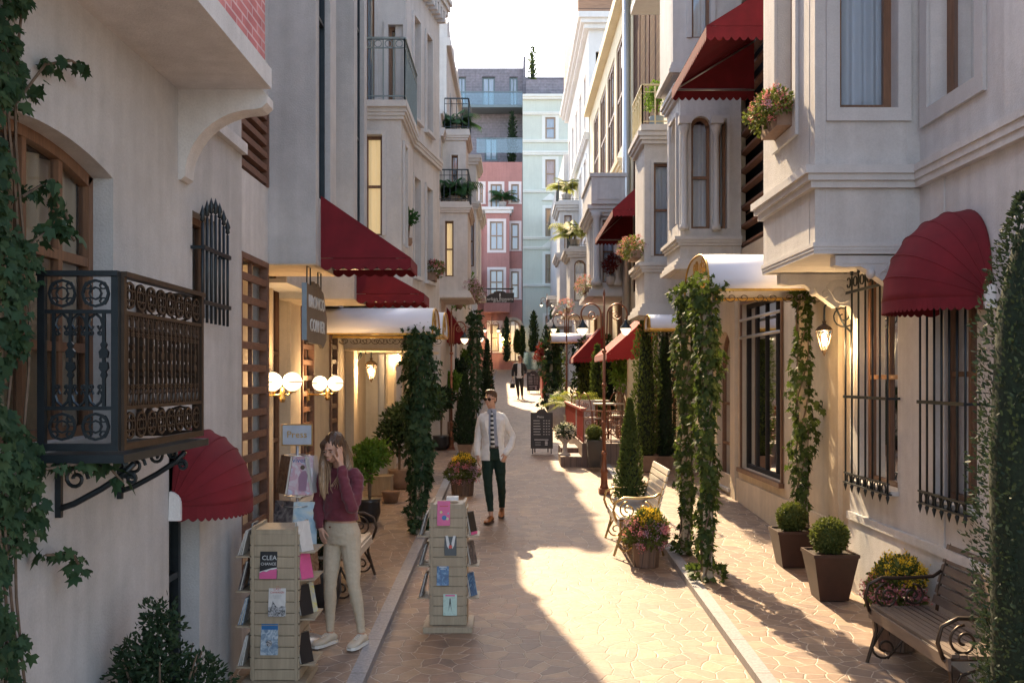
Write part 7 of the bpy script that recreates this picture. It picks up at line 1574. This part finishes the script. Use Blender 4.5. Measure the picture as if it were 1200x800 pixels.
def jc(c):
    xc = -.03; z = c.z
    w = np.interp(z, [.78, .95, 1.12, 1.3, 1.47], [.115, .09, .068, .075, .06]); w2 = np.interp(z, [.78, .95, 1.12, 1.3, 1.47], [.04, .045, .055, .075, .06])
    return (c.y < -.02 and -w2 < c.x-xc < w) or z > 1.462 or (z < .885 and (c.x < -.225)) or (z < .815)
jk = voxel(b, 'jacket', 'jacketw', t, .0075, 2, cut=jc, disp=.007, dscale=.10, solid=.006)
off = woff(t); b = MB()
for q in (-1, 1):
    x0 = -.03+q*.05
    def L(x, y, z): return off+Vector((x, y, z))
    b.add([L(-.035+q*.055, -.045, 1.475), L(-.035+q*.115, -.128, 1.36), L(-.035+q*.10, -.15, 1.26), L(-.03+q*.065, -.152, 1.13), L(-.03+q*.060, -.147, 1.25), L(-.035+q*.055, -.12, 1.38)], [(0, 1, 5), (1, 2, 4, 5), (2, 3, 4)])
b.build('lapel', 'jacketw', jk, recalc=False, solid=.006)
b = MB(); pts = [(-.045, -.072, 1.475, .014), (-.043, -.108, 1.41, .019), (-.04, -.131, 1.3, .022), (-.036, -.133, 1.15, .026), (-.032, -.128, 1.04, .030), (-.03, -.125, .995, .028)]
vs = []
for x, y, z, r in pts: vs += [off+Vector((x-r, y+.004, z)), off+Vector((x, y-.008, z)), off+Vector((x+r, y+.004, z))]
b.add(vs, [(i*3+j, i*3+j+1, i*3+j+4, i*3+j+3) for i in range(len(pts)-1) for j in (0, 1)]+[], 0, True); b.build('tie', 'tie', t, recalc=False, solid=.006)
b = MB()
for q in (-1, 1): b.add([off+Vector((-.045, -.075, 1.487)), off+Vector((-.047+q*.06, -.03, 1.505)), off+Vector((-.045+q*.06, -.085, 1.435)), off+Vector((-.044+q*.02, -.1, 1.45))], [(0, 1, 2, 3)])
b.build('collar', 'shirt', t, recalc=False, solid=.005)
b = MB()
hel((0, .022, .048), (.078, .097, .078)); hel((0, -.035, .098), (.06, .05, .03)); hel((.02, -.055, .105), (.045, .035, .026)); hel((0, .06, -.01), (.066, .05, .06))
voxel(b, 'hair', 'hairb', t, .006, 1, disp=.008, dscale=.02)
shoe(t, (-.055, -.19, 0), (-.35, -1), .28, 'tan', 'leather'); shoe(t, (.10, .25, 0), (-.05, -1), .28, 'tan', 'leather', z=.02, heel=.05)
t.scale = (.92, .92, 1.)
# ---- far person
Yf = 39.; t = thing('person', 'small far person in black jacket, white top and sunglasses walking with a dark bag', 'person', (XX(608.5, Yf), Yf, gz(Yf)))
b = MB(); T, R, s = head(b, (0.02, 0, 1.63), .1, .05, 1.05); limb(b, [(0, 0, 1.42, .055), (.01, 0, 1.55, .052)])
loft(b, [(0, 0, .84, .14, .1, 0), (0, 0, .95, .14, .1, 0), (0, 0, 1.1, .14, .1, 0), (0, 0, 1.3, .17, .11, 0), (0, 0, 1.4, .16, .08, 0), (0, 0, 1.46, .07, .06, 0)])
aL = [(-.17, 0, 1.38, .05), (-.22, .0, 1.25, .045), (-.25, .0, 1.1, .04), (-.26, -.05, .95, .032), (-.26, -.08, .86, .026)]; aR = [(.17, 0, 1.38, .05), (.23, .02, 1.25, .045), (.26, .03, 1.12, .04), (.24, -.1, 1.02, .032), (.22, -.17, .98, .026)]
lL = [(-.08, 0, .86, .09), (-.08, -.05, .65, .075), (-.06, -.06, .45, .055), (-.04, -.03, .25, .045), (-.035, -.02, .09, .036)]; lR = [(.08, 0, .86, .09), (.10, .02, .65, .075), (.10, .0, .45, .055), (.11, .06, .25, .045), (.12, .1, .1, .036)]
[limb(b, q) for q in (aL, aR, lL, lR)]; hand(b, (-.26, -.08, .86), (0, -.1, -1), (-1, 0, 0)); hand(b, (.22, -.17, .98), (-.2, -.5, -1), (1, 0, 0))
voxel(b, 'body', 'skin', t, .009, 2); face(t, T, R, s, glasses=True)
b = MB(); [limb(b, infl(q, .008)) for q in (lL, lR)]; loft(b, [(0, 0, .82, .15, .11, 0), (0, 0, .95, .15, .11, 0), (0, 0, 1.0, .15, .11, 0)]); voxel(b, 'trousers', 'blackcl', t, .01, 2, cut=lambda c: c.z < .16)
b = MB(); loft(b, [(0, 0, .84, .16, .115, 0), (0, 0, 1.1, .15, .11, 0), (0, 0, 1.3, .175, .115, 0), (0, 0, 1.42, .12, .08, 0)]); voxel(b, 'top', 'tshirt', t, .01, 2)
b = MB(); loft(b, [(0, .01, .93, .18, .13, 0), (0, .01, 1.1, .175, .125, 0), (0, .01, 1.3, .2, .13, 0), (0, .01, 1.42, .17, .1, 0), (0, .01, 1.47, .09, .075, 0)]); limb(b, infl(aL[:-1], .014)); limb(b, infl(aR[:-1], .014)); voxel(b, 'jacket', 'blackcl', t, .01, 2, cut=lambda c: c.y < -.02 and abs(c.x) < .075+.03*(1.2-c.z) or c.z > 1.47, solid=.008)
b = MB(); hel((0, .022, .048), (.08, .097, .08)); voxel(b, 'hair', 'hairb', t, .009, 1)
shoe(t, (-.035, -.02, 0), (-.1, -1), .27, 'tshirt', 'sole'); shoe(t, (.12, .1, 0), (.1, -1), .27, 'tshirt', 'sole')
hb = thing('handbag', 'small dark handbag hanging from the hand of the far walking person', 'bag', tuple(woff(t)+Vector((-.27, -.09, .45)))); o_ = woff(hb)
MB().box(o_.x-.10, o_.y-.04, o_.z, o_.x+.10, o_.y+.04, o_.z+.17).build('pouch', 'blackcl', hb); MB().tube([o_+Vector((-.07, 0, .17)), o_+Vector((-.03, 0, .33)), o_+Vector((.03, 0, .33)), o_+Vector((.07, 0, .17))], .008, 6).build('strap', 'leather', hb)
S.cycles.max_bounces = 7; S.cycles.diffuse_bounces = 4; S.cycles.glossy_bounces = 3; S.cycles.transmission_bounces = 4; S.cycles.transparent_max_bounces = 10
def split_clusters(o, gap=.04, most=12):
    me = o.data; n = len(me.vertices); par = list(range(n))
    def find(i):
        while par[i] != i: par[i] = par[par[i]]; i = par[i]
        return i
    for e in me.edges: a, b = find(e.vertices[0]), find(e.vertices[1]); par[a] = b
    isl = {}
    for i in range(n): isl.setdefault(find(i), []).append(i)
    if not 1 < len(isl) < 400: return
    co_ = np.empty(n*3); me.vertices.foreach_get('co', co_); co_ = co_.reshape(-1, 3)
    bx = [[co_[v].min(0)-gap/2, co_[v].max(0)+gap/2, set(v)] for v in isl.values()]
    ch = True
    while ch:
        ch = False; i = 0
        while i < len(bx):
            j = i+1
            while j < len(bx):
                if (bx[i][0] <= bx[j][1]).all() and (bx[j][0] <= bx[i][1]).all():
                    bx[i] = [np.minimum(bx[i][0], bx[j][0]), np.maximum(bx[i][1], bx[j][1]), bx[i][2] | bx[j][2]]; bx.pop(j); ch = True
                else: j += 1
            i += 1
    if not 1 < len(bx) <= most: return
    polys = [(tuple(p.vertices), p.material_index, p.use_smooth) for p in me.polygons]
    for k, (_, _, vs) in enumerate(bx):
        idx = {v: q for q, v in enumerate(sorted(vs))}; pp = [p for p in polys if p[0][0] in vs]
        nm = bpy.data.meshes.new(me.name); nm.from_pydata([tuple(co_[v]) for v in sorted(vs)], [], [tuple(idx[v] for v in p[0]) for p in pp])
        nm.polygons.foreach_set('material_index', [p[1] for p in pp]); nm.polygons.foreach_set('use_smooth', [p[2] for p in pp])
        for m_ in me.materials: nm.materials.append(m_)
        nm.update()
        if k == 0: new0 = nm
        else:
            c = o.copy(); c.data = nm; COL.objects.link(c)
    o.data = new0
for o in list(COL.objects):
    if o.type == 'MESH' and o.parent is not None and o.name.split('.')[0] in ('moulding', 'cornice', 'column', 'band', 'wall', 'roof', 'leg', 'parapet', 'cladding_rail', 'shutter_rail', 'display_panel', 'shelf', 'lettering_x', 'hanger', 'door_hood', 'terrace_slab', 'louvre_rail', 'step', 'rod', 'printed_shape', 'shelf_goods', 'cloth_panel', 'sunglass_frame') and not o.children: split_clusters(o)
